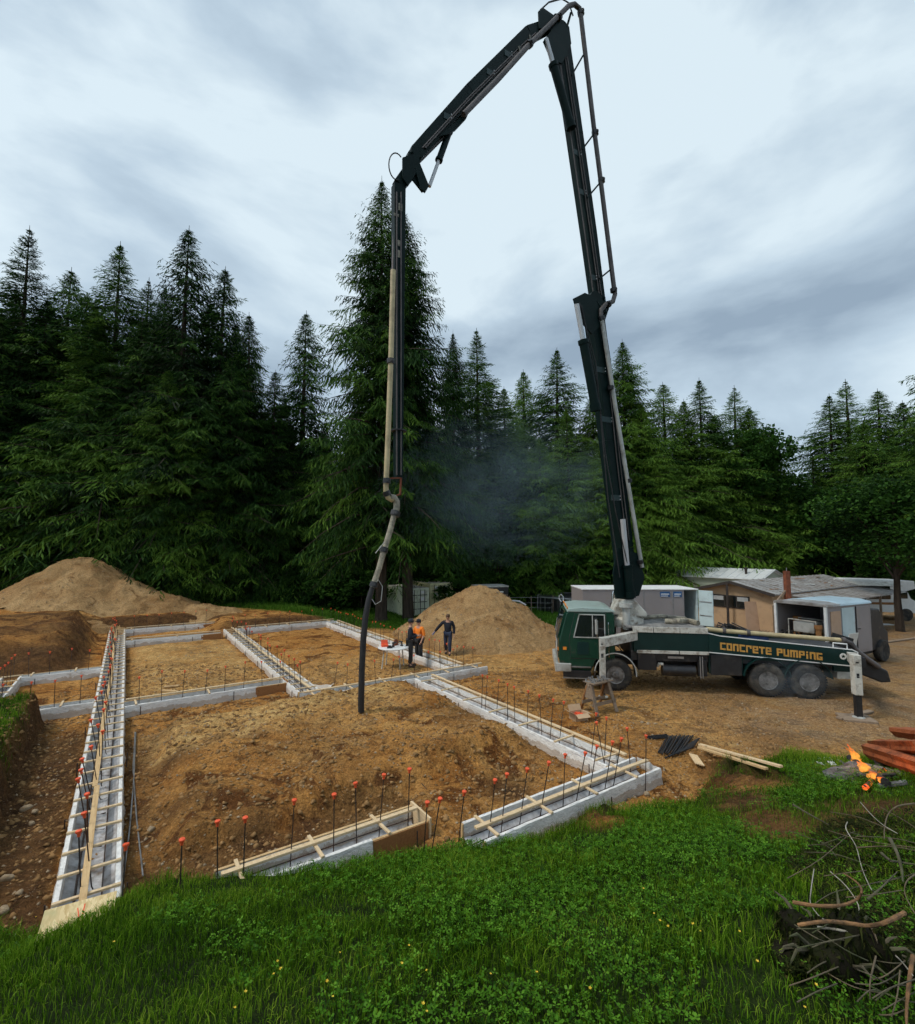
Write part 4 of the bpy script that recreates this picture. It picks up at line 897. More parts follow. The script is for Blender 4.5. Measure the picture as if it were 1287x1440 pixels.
# the left wall of forest
for px, py, y, k, f, lb in ((38, 325, 40, 'fir', 1.15, 'layered conifer whose top stands highest at the far left edge of the forest'), (90, 378, 42, 'cedar_slim', 1.3, LL), (168, 338, 41, 'hemlock', 1.2, 'conifer with a blunt drooping top left of the slim spire in the left forest'), (205, 395, 44, 'fir_thin', 1.3, LL), (262, 325, 40, 'cedar_slim', 1.25, 'tall slim conifer whose spire stands highest in the middle of the left forest'),
                          (308, 376, 41, 'cedar_slim', 1.35, LL), (358, 440, 42, 'cedar_slim', 1.2, LL), (428, 440, 44, 'cedar_slim', 1.25, 'narrow pointed conifer alone in the gap left of the tall twin cedars'), (-40, 350, 40, 'fir', 1.2, LL), (-110, 330, 38, 'cedar_slim', 1.3, LL), (60, 420, 40, 'cedar_wide', 1.3, LL), (130, 430, 40, 'cedar_slim', 1.5, LL),
                          (200, 450, 39.5, 'cedar_wide', 1.2, LL), (330, 500, 39, 'cedar_wide', 1.0, LL), (385, 520, 41, 'cedar_slim', 1.3, LL), (0, 440, 39, 'cedar_wide', 1.2, LL), (20, 405, 43, 'cedar', 1.1, LL), (118, 410, 44, 'cedar_slim', 1.4, LL), (232, 398, 43, 'cedar', 1.1, LL), (290, 425, 44, 'cedar_slim', 1.4, LL), (335, 455, 45, 'cedar', 1.1, LL), (150, 470, 40, 'cedar_wide', 1.2, LL), (255, 470, 41, 'cedar', 1.0, LL), (395, 560, 46, 'cedar', 1.2, LL), (455, 600, 47, 'cedar', 1.2, LL), (80, 460, 41, 'cedar', 1.0, LL)):
    by_top(px, py, y, k, lb, GL, f)
LIGHT = 1.5; by_top(285, 590, 38.0, 'cedar_wide', 'lower bright green cedar at the front of the left forest', GL, 1.15)
LIGHT = None; by_top(240, 520, 37.5, 'cedar_wide', LL, GL, 1.2)
for i in range(30):   # rows behind
    x = RNG.uniform(-75, -6); y = RNG.uniform(45, 62); conifer(RNG.choice(['cedar', 'fir', 'cedar_slim', 'hemlock', 'cedar_wide', 'cedar_b', 'hemlock_b']), x, y, RNG.uniform(15, 22) + (2 if x < -25 else -2), LL, GL, RNG.uniform(1.2, 1.6))
for i in range(14):   # low growth that closes the forest edge
    x = -48 + i * 3.1 + RNG.uniform(-1, 1); conifer('cedar_wide', x, RNG.uniform(41, 45), RNG.uniform(9, 13), LL, GL, RNG.uniform(1.3, 1.7))
# the tall twin cedars by the container, trunks in front of it
for px, py, y, bx_, f, lb in ((541, 250, 32.5, 536, .98, 'tallest cedar, rising behind the hanging boom, left trunk of the pair by the green containers'), (588, 296, 33.3, 574, 1.0, 'second tall cedar of the pair before the green containers, trunk to the right')):
    t = D(px, py, y); b = D(bx_, 862, y); conifer('cedar', b.x, y, t.z, lb, 'tall twin cedars', f, z=0.0)
by_top(480, 640, 39, 'cedar_wide', 'lower cedar left of the tall twin cedars above the grass strip', 'lower trees round the twin cedars', 1.0)
by_top(640, 470, 41, 'cedar', 'cedar with ragged top just right of the tall twin cedars', 'lower trees round the twin cedars', 0.85)
by_top(600, 560, 42, 'cedar_wide', 'dark conifer filling in behind the tall twin cedars', 'lower trees round the twin cedars', 1.2)
by_top(505, 560, 46, 'cedar_slim', 'dark conifer behind the hanging hose', 'lower trees round the twin cedars', 1.4)
GM, LM = 'conifers behind the pump truck', 'dark green conifer in the forest behind the pump truck'
for px, py, y, k, f, lb, g in ((676, 462, 44, 'fir', 1.15, 'narrow layered fir right of the tall twin cedars', .9), (738, 522, 52, 'cedar_b', 1.3, 'pale hazy conifer between the layered fir and the lone drooping top', 1.4), (780, 490, 48, 'hemlock', 1.25, 'conifer with a thin drooping top left of the lower boom', 1.0), (710, 570, 46, 'hemlock_b', 1.3, LM, 1.3),
                          (832, 580, 47, 'cedar_wide', 1.2, LM, 1.2), (877, 480, 45, 'cedar', 1.15, 'big conifer directly right of the lower boom', 1.2), (936, 540, 47, 'cedar_slim', 1.5, 'first of three pointed conifers right of the lower boom', 1.3), (986, 533, 47, 'hemlock', 1.25, 'middle of three pointed conifers right of the lower boom', .9), (1027, 545, 50, 'fir_thin', 1.5, 'pale thin conifer, last of three right of the lower boom', 1.5),
                          (960, 590, 47, 'cedar_b', 1.4, LM, 1.2), (1005, 610, 48, 'cedar_b', 1.4, LM, 1.0), (1050, 600, 50, 'cedar_wide', 1.3, LM, 1.5), (1080, 630, 47, 'cedar_wide', 1.3, LM, 1.4), (905, 590, 43, 'cedar_wide', 1.2, LM, 1.3), (850, 640, 42, 'cedar_wide', 1.2, LM, 1.0), (800, 600, 44, 'cedar_b', 1.2, LM, .9), (760, 640, 42, 'cedar_wide', 1.2, LM, 1.3),
                          (1165, 556, 50, 'hemlock', 1.4, 'left conifer of the clump at the right edge of the sky gap', .8), (1190, 560, 52, 'fir_thin', 1.6, LM, 1.1), (1232, 548, 48, 'cedar_slim', 1.6, 'pointed conifer highest in the clump at the right', 1.0), (1275, 590, 46, 'cedar_wide', 1.3, LM, .8), (1140, 640, 47, 'fir', 1.5, LM, .9), (1205, 620, 45, 'cedar_wide', 1.3, LM, 1.0), (1250, 640, 43, 'cedar_wide', 1.3, LM, .8), (965, 660, 48, 'cedar_wide', 1.2, LM, 1.0), (1105, 690, 45, 'cedar_wide', 1.3, LM, 1.3)):
    LIGHT = g + RNG.choice((.1, .4, .8)); by_top(px, py - (26 if lb == LM and not 1090 < px < 1150 else 0), y, k, lb, GM, f * 1.12)
LIGHT = None
for i in range(22):
    x = RNG.uniform(-8, 62); y = RNG.uniform(56, 72); conifer(RNG.choice(['cedar', 'fir', 'cedar_slim', 'cedar_wide', 'cedar_b']), x, y, RNG.uniform(11, 16) * (0.75 if 30 < x < 42 else 1), LM, GM, RNG.uniform(1.3, 1.8))
for i in range(10):
    x = -2 + i * 6.2 + RNG.uniform(-1.5, 1.5); conifer('cedar_wide', x, RNG.uniform(50, 54), RNG.uniform(8, 10), LM, GM, RNG.uniform(1.4, 1.8))
# broadleaf trees among them
for px, py, y, k, f, lb in ((722, 640, 45, 'maple', 1.0, 'bright leafy maple in the smoke left of the lower boom'), (1062, 592, 47, 'alder', 1.0, 'rounded leafy tree beside the gap of sky'), (1010, 715, 47, 'maple', .9, 'leafy tree above the white roofed mobile home'), (1130, 690, 46, 'maple', 1.1, 'bright green leafy tree below the gap of sky'),
                          (700, 760, 40, 'maple', 0.8, 'leafy small tree behind the cone of dirt'), (1200, 700, 42, 'maple', 1.3, 'leafy tree behind the parked motorhome')):
    b_top(px, py, y, k, lb, 'leafy trees between the conifers', f)
for px, py, y, h in ((632, 812, 41, 4.0), (640, 830, 38, 2.4), (600, 812, 41, 4.5), (510, 815, 37, 3.0), (745, 790, 42, 5.0), (830, 790, 43, 5.0), (860, 800, 43, 4.5), (465, 830, 38, 3.0), (420, 830, 40, 3.0), (350, 815, 40.5, 3.0)):
    t = D(px, py, y); broad('shrub', t.x, y, h, 'dark leafy bush at the foot of the forest edge', 'bushes at the forest edge', 1.6, 'bush', 'bush')
# near tree at the right edge
t = D(1312, 415, 27); conifer('hemlock_high', t.x, 27, t.z, 'tall sparse hemlock at the right edge with drooping boughs', None, 1.35)
t = D(1283, 690, 27); broad('tall_crown', t.x + 0.2, 28.5, 9.0, 'dark spreading tree over the motorhome at the right edge', None, 1.25)
# ------------------------------------------------------------------ the concrete pump truck (x forward, y towards the house, z up)
M['tgreen'] = mat('truck_green', (0.004, 0.026, 0.024), 0.35, 0, 0.2, 2, dirt=(0.03, 0.03, 0.025), dirtamt=0.12, spec=0.35)
M['boomgreen'] = mat('boom_green', (0.003, 0.013, 0.012), 0.5, 0, 0.25, 2, dirt=(0.012, 0.016, 0.014), dirtamt=0.2, spec=0.12)
M['cabgreen'] = mat('cab_green', (0.007, 0.045, 0.026), 0.25, 0, 0.15, 2, dirt=(0.07, 0.06, 0.045), dirtamt=0.1)
M['cabroof'] = mat('cab_roof_pale_green', (0.33, 0.42, 0.39), 0.35, 0, 0.12, 2, dirt=(0.25, 0.26, 0.24), dirtamt=0.3)
M['dwhite'] = mat('dirty_white_paint', (0.56, 0.54, 0.48), 0.5, 0, 0.15, 3, dirt=(0.17, 0.12, 0.075), dirtamt=0.48, ds=5)
M['deck'] = mat('deck_plate', (0.19, 0.18, 0.17), 0.7, 0, 0.3, 4, dirt=(0.36, 0.34, 0.31), dirtamt=0.4)
M['glass'] = mat('dark_glass', (0.012, 0.016, 0.017), 0.06, 0, 0.2, 3, spec=0.8)
M['chrome'] = mat('chrome', (0.62, 0.62, 0.62), 0.18, 1.0, 0.1, 3)
M['rim'] = mat('wheel_rim', (0.24, 0.24, 0.24), 0.45, 0.5, 0.3, 6, dirt=(0.05, 0.042, 0.036), dirtamt=0.6, ds=5)
M['gold'] = mat('gold_lettering', (0.56, 0.29, 0.06), 0.5, 0, 0.15, 5)
M['whitepaint'] = mat('white_paint', (0.76, 0.76, 0.74), 0.45, 0, 0.08, 4)
M['pipe_grey'] = mat('pipe_grey', (0.46, 0.46, 0.43), 0.42, 0.1, 0.2, 3, dirt=(0.2, 0.18, 0.15), dirtamt=0.35)
M['pipe_dark'] = mat('pipe_dark', (0.10, 0.085, 0.08), 0.5, 0.2, 0.25, 3, dirt=(0.05, 0.04, 0.04), dirtamt=0.4)
M['pipe_tan'] = mat('pipe_tan', (0.50, 0.40, 0.22), 0.45, 0, 0.2, 3, dirt=(0.25, 0.18, 0.1), dirtamt=0.35)
M['pipe_worn'] = mat('pipe_worn', (0.34, 0.30, 0.22), 0.6, 0, 0.3, 6, dirt=(0.06, 0.05, 0.045), dirtamt=0.6, ds=5)
M['rust'] = mat('rusty_red', (0.22, 0.07, 0.035), 0.8, 0.2, 0.35, 6)
M['bright'] = mat('bright_rod', (0.55, 0.55, 0.56), 0.4, 0.3, 0.05, 2)
M['amber'] = mat('amber_lens', (0.75, 0.25, 0.03), 0.2, 0, 0.1)

_t = Vector((-4.68, 0.71, 0)).normalized(); _l = Vector((-_t.y, _t.x, 0))
TO = Vector((5.32, 16.82, 0)) - _l * 1.2
TR = empty('concrete_pump_truck', TO, math.atan2(_t.y, _t.x), 'dark green concrete pump truck with its long folded boom raised over the dig', 'pump truck')
def T(x, y, z): return TO + _t * x + _l * y + Vector((0, 0, z))
# frame and underbody
mb = MB(); mb.bx(-7.9, 1.2, 0.32, 0.46, 0.72, 1.0); mb.bx(-7.9, 1.2, -0.46, -0.32, 0.72, 1.0)
for x in (-7.8, -6.6, -4.0, -2.8, -1.4, 0.9): mb.bx(x - .06, x + .06, -0.32, 0.32, 0.75, 0.97)
mb.bx(-7.7, -0.55, -1.05, 1.05, 1.0, 1.32); mb.build('chassis', M['black'], TR, bevel=0.01)
mb = MB(); mb.cyl((0, -0.95, 0.53), (0, 0.95, 0.53), 0.08); mb.cyl((-4.74, -0.9, 0.53), (-4.74, 0.9, 0.53), 0.11); mb.cyl((-5.95, -0.9, 0.53), (-5.95, 0.9, 0.53), 0.11); mb.build('axles', M['black'], TR)
# wheels
def wheel(x, y, side, dual):
    w = 0.30; MT = Matrix.Translation((x, y, 0.525)) @ Matrix.Rotation(-side * math.pi / 2, 4, 'X')
    tr = MB(); tr.lathe([(0.29, -w/2), (0.47, -w/2), (0.515, -w/2 + .03), (0.525, -w/2 + .07), (0.525, w/2 - .07), (0.515, w/2 - .03), (0.47, w/2), (0.40, w/2 + .012), (0.29, w/2)], 40, MT)
    for k in range(40):      # tread blocks
        a = 2 * math.pi * k / 40
        for s2 in (-1, 1):
            c = MT @ Vector((0.53 * math.cos(a), 0.53 * math.sin(a), s2 * 0.075)); rot = (MT.to_3x3() @ Matrix.Rotation(a, 3, 'Z'))
            tr.box(c, (0.02, 0.05, 0.12), rot)
    o = tr.build('tyre', M['rubber'], TR, smooth=True)
    r = MB(); d = 0.10 if not dual else -0.05
    r.lathe([(0.285, w/2 + .004), (0.292, w/2 + .016), (0.272, w/2 + .008), (0.258, w/2 - .06), (0.235, w/2 - (.15 if dual else .08)), (0.12, w/2 - (.17 if dual else .06)), (0.105, w/2 - (.06 if dual else -.03)), (0.085, w/2 - (.03 if dual else -.06)), (0.01, w/2 - (.03 if dual else -.06))], 32, MT)
    o2 = r.build('rim', M['rim'], o, smooth=True)
    n = MB()
    for k in range(10):
        a = 2 * math.pi * k / 10; c = MT @ Vector((0.150 * math.cos(a), 0.150 * math.sin(a), w/2 - (.17 if dual else .075))); e = MT.to_3x3() @ Vector((0, 0, 0.05)); n.cyl(c, c + e, 0.014, 6)
    n.build('wheel_nuts', M['steel'], o)
    h = MB()
    for k in range(10):
        a = 2 * math.pi * (k + .5) / 10; c = MT @ Vector((0.205 * math.cos(a), 0.205 * math.sin(a), w/2 - (.156 if dual else .074))); e = MT.to_3x3() @ Vector((0, 0, 0.012)); h.cyl(c, c + e, 0.028, 8)
    h.build('hand_holes', M['black'], o)
for x, dual in ((0, False), (-4.74, True), (-5.95, True)):
    wheel(x, 1.05, 1, dual); wheel(x, -1.05, -1, dual)
    if dual: pass
# mudguards
for x, r in ((0, 0.66),):
    for y0, y1 in ((0.86, 1.21), (-1.21, -0.86)):
        mb = MB(); n = 14
        prof = [(x + r * math.cos(a), 0.56 + r * math.sin(a)) for a in np.linspace(-0.15, math.pi + 0.1, n)] + [(x + (r + .03) * math.cos(a), 0.56 + (r + .03) * math.sin(a)) for a in np.linspace(math.pi + 0.1, -0.15, n)]
        mb.prism(prof, 'y', y0, y1); mb.build('mudguard', M['black'], TR)
        if y0 > 0:
            mb = MB(); mb.tube([(x + (r + .02) * math.cos(a), y1 + .005, 0.56 + (r + .02) * math.sin(a)) for a in np.linspace(0.1, math.pi + 0.1, 18)], 0.022, 6); mb.build('mudguard_trim', M['pipe_grey'], TR)
for x0, x1 in ((-5.42, -4.06), (-6.6, -5.3)):
    mb = MB(); cx = (x0 + x1) / 2; r = 0.70
    prof = [(cx + r * math.cos(a), 0.53 + r * math.sin(a)) for a in np.linspace(0.15, math.pi - 0.15, 14)] + [(cx + (r + .025) * math.cos(a), 0.53 + (r + .025) * math.sin(a)) for a in np.linspace(math.pi - 0.15, 0.15, 14)]
    mb.prism(prof, 'y', 0.75, 1.2); mb.build('mudguard', M['tgreen'], TR)
# cab
cab = MB()
side = [(-0.02, 0.98), (0.62, 0.98), (0.78, 0.62), (1.78, 0.62), (1.86, 1.0), (1.86, 1.62), (1.60, 2.56), (1.46, 2.63), (0.06, 2.63), (-0.02, 2.5)]
cab.prism(side, 'y', -1.17, 1.17); CAB = cab.build('cab', M['cabgreen'], TR, bevel=0.05)
mb = MB(); mb.prism([(1.57, 2.59), (1.50, 2.70), (1.1, 2.745), (0.2, 2.72), (-0.03, 2.64), (-0.03, 2.60)], 'y', -1.19, 1.19); mb.build('cab_roof', M['cabroof'], CAB, bevel=0.03)
mb = MB()
for y in (-0.9, -0.3, 0, .3, .9): mb.cyl((1.52, y, 2.70), (1.56, y, 2.70), 0.045, 8)
mb.build('roof_light', M['amber'], CAB)
mb = MB(); mb.prism([(1.865, 1.70), (1.885, 1.70), (1.642, 2.52), (1.622, 2.52)], 'y', -1.02, 1.02); mb.build('windshield', M['glass'], CAB)
mb = MB()
for (za, zb_) in ((1.66, 1.70), (2.52, 2.56)):
    xa = 1.89 - (za - 1.62) * 0.296; mb.bx(xa - .02, xa + .012, -1.06, 1.06, za, zb_)
mb.bar((1.885, 1.05, 1.68), (1.64, 1.05, 2.54), 0.05, 0.03, (0, 1, 0)); mb.bar((1.885, -1.05, 1.68), (1.64, -1.05, 2.54), 0.05, 0.03, (0, 1, 0)); mb.build('windshield_frame', M['cabgreen'], CAB)
mb = MB(); mb.bar((1.90, 0.55, 1.68), (1.80, 0.05, 2.12), 0.02, 0.02); mb.bar((1.90, -0.45, 1.68), (1.80, -0.75, 2.12), 0.02, 0.02); mb.build('wiper', M['black'], CAB)
for s in (1, -1):
    y = 1.17 * s
    mb = MB(); mb.prism([(0.28, 1.03), (1.46, 1.03), (1.50, 1.7), (1.30, 2.55), (0.28, 2.55)], 'y', y - .012 if s > 0 else y - .012, y + .012)
    dr = mb.build('cab_door', M['cabgreen'], CAB, bevel=0.008)
    mb = MB(); mb.prism([(0.262, 1.012), (1.472, 1.012), (1.518, 1.7), (1.31, 2.568), (0.262, 2.568)], 'y', y - .005, y + .005); mb.build('door_seal', M['black'], dr)
    mb = MB(); mb.tube([(0.20, y + .02 * s, 1.1), (0.20, y + .06 * s, 1.16), (0.20, y + .06 * s, 2.2), (0.20, y + .02 * s, 2.26)], 0.014, 6); mb.build('grab_handle', M['chrome'], CAB)
    mb = MB(); mb.bx(1.60, 1.72, y - .01, y + .012, 1.30, 1.40); mb.build('side_lamp', M['amber'], CAB)
    mb = MB(); mb.prism([(0.34, 1.76), (1.32, 1.76), (1.14, 2.49), (0.34, 2.49)], 'y', y - .017, y + .017); mb.build('door_window', M['glass'], dr)
    mb = MB(); P_ = [(0.32, 1.74), (1.35, 1.74), (1.16, 2.51), (0.32, 2.51)]
    for i in range(4):
        a, b = P_[i], P_[(i + 1) % 4]; mb.bar((a[0], y + .018 * s, a[1]), (b[0], y + .018 * s, b[1]), 0.035, 0.03, (0, 1, 0), ext=0.015)
    mb.bar((0.72, y + .018 * s, 1.74), (0.72, y + .018 * s, 2.5), 0.03, 0.03, (0, 1, 0)); mb.build('window_frame', M['pipe_grey'], dr)
    mb = MB(); mb.bx(0.36, 0.52, y + .012 * s - .015, y + .012 * s + .02, 1.56, 1.60); mb.build('door_handle', M['black'], dr)
    mb = MB(); mb.bx(0.86, 1.24, y + .012 * s - .006, y + .012 * s + .008, 1.16, 1.58); mb.build('door_panel', M['tgreen'], dr)
    # mirror on its arms
    mb = MB(); mb.tube([(0.62, y, 2.42), (0.60, y + .26 * s, 2.40), (0.60, y + .26 * s, 1.80), (0.62, y, 1.78)], 0.012, 6); mr = mb.build('mirror_arm', M['chrome'], CAB)
    mb = MB(); mb.bx(0.57, 0.65, y + .17 * s - .09, y + .17 * s + .09, 1.88, 2.36); mb.build('mirror', M['pipe_grey'], mr, bevel=0.02)
    # step
    mb = MB(); mb.bx(0.80, 1.72, y - .06, y + .03, 0.40, 0.62); mb.bx(0.78, 1.74, y - .07, y + .045, 0.70, 0.73); mb.build('cab_step', M['black'], CAB, bevel=0.01)
    mb = MB(); mb.bx(0.78, 1.74, y + .01 * s - .03, y + .01 * s + .05, 0.355, 0.385); mb.bx(0.80, 1.72, y + .01 * s - .03, y + .01 * s + .045, 0.735, 0.765); mb.build('step_edge', M['steel'], CAB)
mb = MB(); mb.bx(1.855, 1.875, -0.62, 0.62, 0.98, 1.52); mb.build('grille', M['black'], CAB)
mb = MB()
for k in range(7): mb.bx(1.87, 1.888, -0.6, 0.6, 1.02 + k * .072, 1.045 + k * .072)
mb.build('grille_bars', M['pipe_grey'], CAB)
mb = MB(); mb.bx(1.86, 1.99, -1.22, 1.22, 0.56, 0.86); mb.bx(1.45, 1.93, 1.17, 1.25, 0.58, 0.86); mb.bx(1.45, 1.93, -1.25, -1.17, 0.58, 0.86); mb.build('bumper', M['pipe_grey'], CAB, bevel=0.03)
for y in (-0.9, 0.9):
    mb = MB(); mb.bx(1.86, 1.90, y - .17, y + .17, 1.0, 1.2); hl = mb.build('headlight', M['chrome'], CAB, bevel=0.02)
    mb = MB(); mb.bx(1.86, 1.895, y - .17, y + .17, 1.25, 1.31); mb.build('indicator', M['amber'], CAB)
mb = MB(); mb.tube([(1.62, -0.98, 2.70), (1.70, -1.02, 2.78), (1.70, -1.02, 2.92), (1.63, -1.0, 2.98), (1.56, -0.98, 2.90), (1.56, -0.96, 2.74)], 0.02, 8); mb.build('roof_mirror', M['chrome'], CAB, smooth=True)
# exhaust stack behind the cab
mb = MB(); mb.cyl((-0.28, -0.75, 1.3), (-0.28, -0.75, 2.75), 0.085); mb.cyl((-0.28, -0.75, 2.1), (-0.28, -0.75, 2.72), 0.125); ex = mb.build('exhaust_muffler', M['pipe_dark'], TR, smooth=True)
mb = MB(); mb.tube([(-0.28, -0.75, 2.7), (-0.28, -0.75, 3.02), (-0.30, -0.75, 3.12), (-0.40, -0.75, 3.18)], 0.06, 10); mb.build('exhaust_pipe', M['chrome'], ex, smooth=True)
# body boxes
mb = MB(); mb.bx(-3.0, -0.62, 0.90, 1.16, 1.30, 1.95); mb.build('side_box', M['tgreen'], TR, bevel=0.015)
for a, b in ((-1.26, -0.60), (-2.10, -1.28), (-2.98, -2.12)):
    mb = MB(); mb.bx(a, b, 1.12, 1.185, 1.955, 2.14); mb.build('deck_edge_panel', M['dwhite'], TR, bevel=0.008)
for a, b in ((-2.05, -0.72), (-2.98, -2.08)):
    mb = MB(); mb.bx(a, b, 1.10, 1.20, 1.27, 1.37); mb.build('side_rail', M['dwhite'], TR, bevel=0.006)
mb = MB(); mb.bx(-3.0, -0.62, -1.16, -0.90, 1.30, 1.95); mb.build('side_box', M['tgreen'], TR, bevel=0.015)
mb = MB(); mb.bx(-3.02, -0.40, -1.19, 1.11, 2.08, 2.12); mb.build('deck_plate', M['deck'], TR)
mb = MB(); mb.bx(-3.0, -0.55, -0.9, 0.9, 1.32, 2.08); mb.build('deck_base', M['black'], TR)
mb = MB(); mb.cyl((-1.55, 0.98, 0.70), (-2.58, 0.98, 0.70), 0.19, 20); tk = mb.build('air_tank', M['black'], TR, smooth=True)
mb = MB(); mb.tube([(-1.40, 0.98, 0.80), (-1.44, 1.02, 0.90), (-1.58, 1.04, 0.90)], 0.05, 8); mb.build('tank_bracket', M['dwhite'], tk)
mb = MB(); mb.bx(-1.35, -0.75, 0.3, 1.12, 0.70, 1.28); mb.build('tool_box', M['black'], TR, bevel=0.02)
mb = MB(); mb.bx(-4.0, -3.05, 0.5, 1.14, 0.62, 1.28); mb.build('tool_box', M['black'], TR, bevel=0.02)
mb = MB(); mb.bx(-2.95, -2.66, 0.6, 1.1, 0.55, 1.1); mb.build('tool_box', M['black'], TR, bevel=0.02)
mb = MB()
for x in (-2.72, -2.79): mb.tube([(x, 1.13, 1.2), (x, 1.14, 0.5)], 0.02, 6)
mb.bx(-2.2, -1.7, 1.14, 1.17, 1.12, 1.19); mb.build('grab_rails', M['steel'], TR)
# hopper side panel with the lettering
pan = [(-2.99, 1.98), (-3.35, 1.90), (-7.25, 1.575), (-7.40, 1.50), (-7.40, 1.055), (-3.9, 1.30), (-3.0, 1.36)]
for s in (1, -1):
    y0, y1 = (1.10, 1.175) if s > 0 else (-1.175, -1.10)
    mb = MB(); mb.prism(pan, 'y', y0, y1); PN = mb.build('side_panel', M['tgreen'], TR, bevel=0.01)
    if s > 0:
        mb = MB()
        for a, b in ((pan[0], pan[1]), (pan[1], pan[2]), (pan[2], pan[3]), (pan[3], pan[4]), (pan[4], pan[5]), (pan[5], pan[6])): mb.bar((a[0], 1.178, a[1]), (b[0], 1.178, b[1]), 0.03, 0.014, (0, 1, 0), ext=0.004)
        mb.build('panel_trim', M['whitepaint'], PN)
        PANEL = PN
mb = MB(); mb.prism([(-3.0, 1.36), (-3.9, 1.30), (-7.40, 1.055), (-7.40, 0.86), (-6.75, 0.86), (-6.75, 1.05), (-4.05, 1.15), (-4.05, 0.66), (-3.0, 0.66)], 'y', 0.98, 1.08); mb.build('lower_skirt', M['tgreen'], TR)
mb = MB(); mb.bx(-7.4, -3.0, -1.08, 1.08, 1.32, 1.50); mb.build('pump_bed', M['black'], TR)
# block lettering, each letter its own piece
GLY = {'C': 'tlb', 'O': 'tlbr', 'N': 'tlr', 'R': 'tlh', 'E': 'tlbmH', 'T': 'tc', 'P': 'tlRm', 'U': 'lbr', 'M': 'tlrc', 'I': 'cd', 'G': 'tlbgk'}
def glyph(ch, w, h, s):
    R_ = {'t': (0, w, h - s, h), 'b': (0, w, 0, s), 'l': (0, s, 0, h), 'r': (w - s, w, 0, h), 'm': (0, w, h * .40, h * .40 + s * .8), 'c': (w / 2 - s / 2, w / 2 + s / 2, 0, h), 'H': (w - s, w, h * .40, h), 'R': (w - s, w, h * .40, h),
          'h': (w - s, w, h * .55, h), 'g': (w - s, w, 0, h * .5), 'k': (w * .5, w, h * .5 - s * .7, h * .5), 'd': (w / 2 - s / 2, w / 2 + s / 2, h * .78, h)}
    ks = GLY[ch]
    if ch == 'I': R_['c'] = (w / 2 - s / 2, w / 2 + s / 2, 0, h * .68)
    return [R_[k] for k in ks]
def lettering(text, x0, z0, x1, z1, h0, h1, y, parent, m_):
    """Runs from (x0,z0) to (x1,z1) along the panel; heights h0..h1."""
    wd = {'M': 1.35, 'I': 0.55, ' ': 0.62}
    tot = sum(wd.get(c, 1) for c in text) + 0.16 * (len(text) - 1); U_ = (x0 - x1) / tot; x = 0
    for ch in text:
        w = wd.get(ch, 1) * U_
        if ch != ' ':
            mb = MB(); f = x / (x0 - x1); h = h0 + (h1 - h0) * f; s = U_ * 0.31
            for i, (a, b, c, d) in enumerate(glyph(ch, w, h, s)):
                def pt(q, r): X_ = x0 - (x + q); return (X_, z0 + (z1 - z0) * (x0 - X_) / (x0 - x1) + r)
                poly = [pt(a, c), pt(b, c), pt(b, d), pt(a, d)]; mb.prism(poly, 'y', y, y + 0.006 + 0.0006 * i)
            o = mb.build('letter', m_, parent)
        x += w + 0.16 * U_
lettering('CONCRETE PUMPING', -3.34, 1.46, -6.38, 1.215, 0.235, 0.225, 1.176, PANEL, M['gold'])
mb = MB(); mb.lathe([(0.001, 0), (0.10, 0), (0.10, 0.006), (0.001, 0.006)], 24, Matrix.Translation((-6.98, 1.176, 1.36)) @ Matrix.Rotation(-math.pi / 2, 4, 'X')); em = mb.build('emblem', M['whitepaint'], PANEL)
mb = MB(); mb.prism([(-6.98 + (0.065 if k % 2 == 0 else 0.028) * math.sin(k * math.pi / 5), 1.36 + (0.065 if k % 2 == 0 else 0.028) * math.cos(k * math.pi / 5)) for k in range(10)], 'y', 1.183, 1.187); mb.build('emblem_star', M['tgreen'], em)
# delivery pipe lying along the deck, hopper and chute
mb = MB(); mb.tube([(-3.0, 0.95, 2.08), (-3.7, 0.95, 2.02), (-7.25, 0.85, 1.80)], 0.075, 12); dp = mb.build('delivery_pipe', M['pipe_tan'], TR, smooth=True)
for x, z in ((-4.3, 1.985), (-7.15, 1.81), (-3.55, 2.035)):
    mb = MB(); mb.cyl((x - .05, 0.93, z), (x + .05, 0.93, z), 0.105, 14); mb.build('pipe_clamp', M['pipe_dark'], dp)
mb = MB(); mb.tube([(-7.2, 0.85, 1.80), (-7.42, 0.84, 1.70), (-7.6, 0.82, 1.45), (-8.2, 0.80, 0.98)], 0.085, 10); mb.build('rear_pipe', M['pipe_dark'], TR, smooth=True)
mb = MB(); mb.prism([(-7.42, 1.35), (-7.85, 1.20), (-8.50, 0.86), (-8.58, 0.50), (-8.3, 0.48), (-7.5, 0.80)], 'y', -0.75, 0.75); mb.build('hopper', M['black'], TR, bevel=0.04)
mb = MB(); mb.bar((-7.7, -0.9, 1.30), (-8.35, -0.9, 1.10), 0.06, 1.0, (0, 0, 1)); mb.bar((-7.6, -0.85, 1.42), (-8.45, -0.85, 1.30), 0.05, 0.05); mb.build('hopper_grate', M['black'], TR)
mb = MB(); mb.bx(-7.35, -6.85, 0.72, 1.05, 0.62, 1.04); mb.build('rear_box', M['pipe_grey'], TR, bevel=0.02)
mb = MB(); mb.tube([(-6.75, 1.1, 1.60), (-6.75, 1.1, 1.76), (-7.15, 1.1, 1.73), (-7.15, 1.1, 1.57)], 0.022, 6); mb.build('hand_rail', M['whitepaint'], TR)
mb = MB()
for k in range(9):
    a0_ = RNG.uniform(-3.9, -3.2); mb.tube([(a0_ + RNG.uniform(-.2, .2), RNG.uniform(.3, .9), 2.0), (a0_, RNG.uniform(.5, .9), 2.2 + RNG.uniform(-.05, .08)), (a0_ - .5, RNG.uniform(.5, .95), 2.05), (a0_ - .9, RNG.uniform(.4, .95), 1.95)], 0.022, 6)
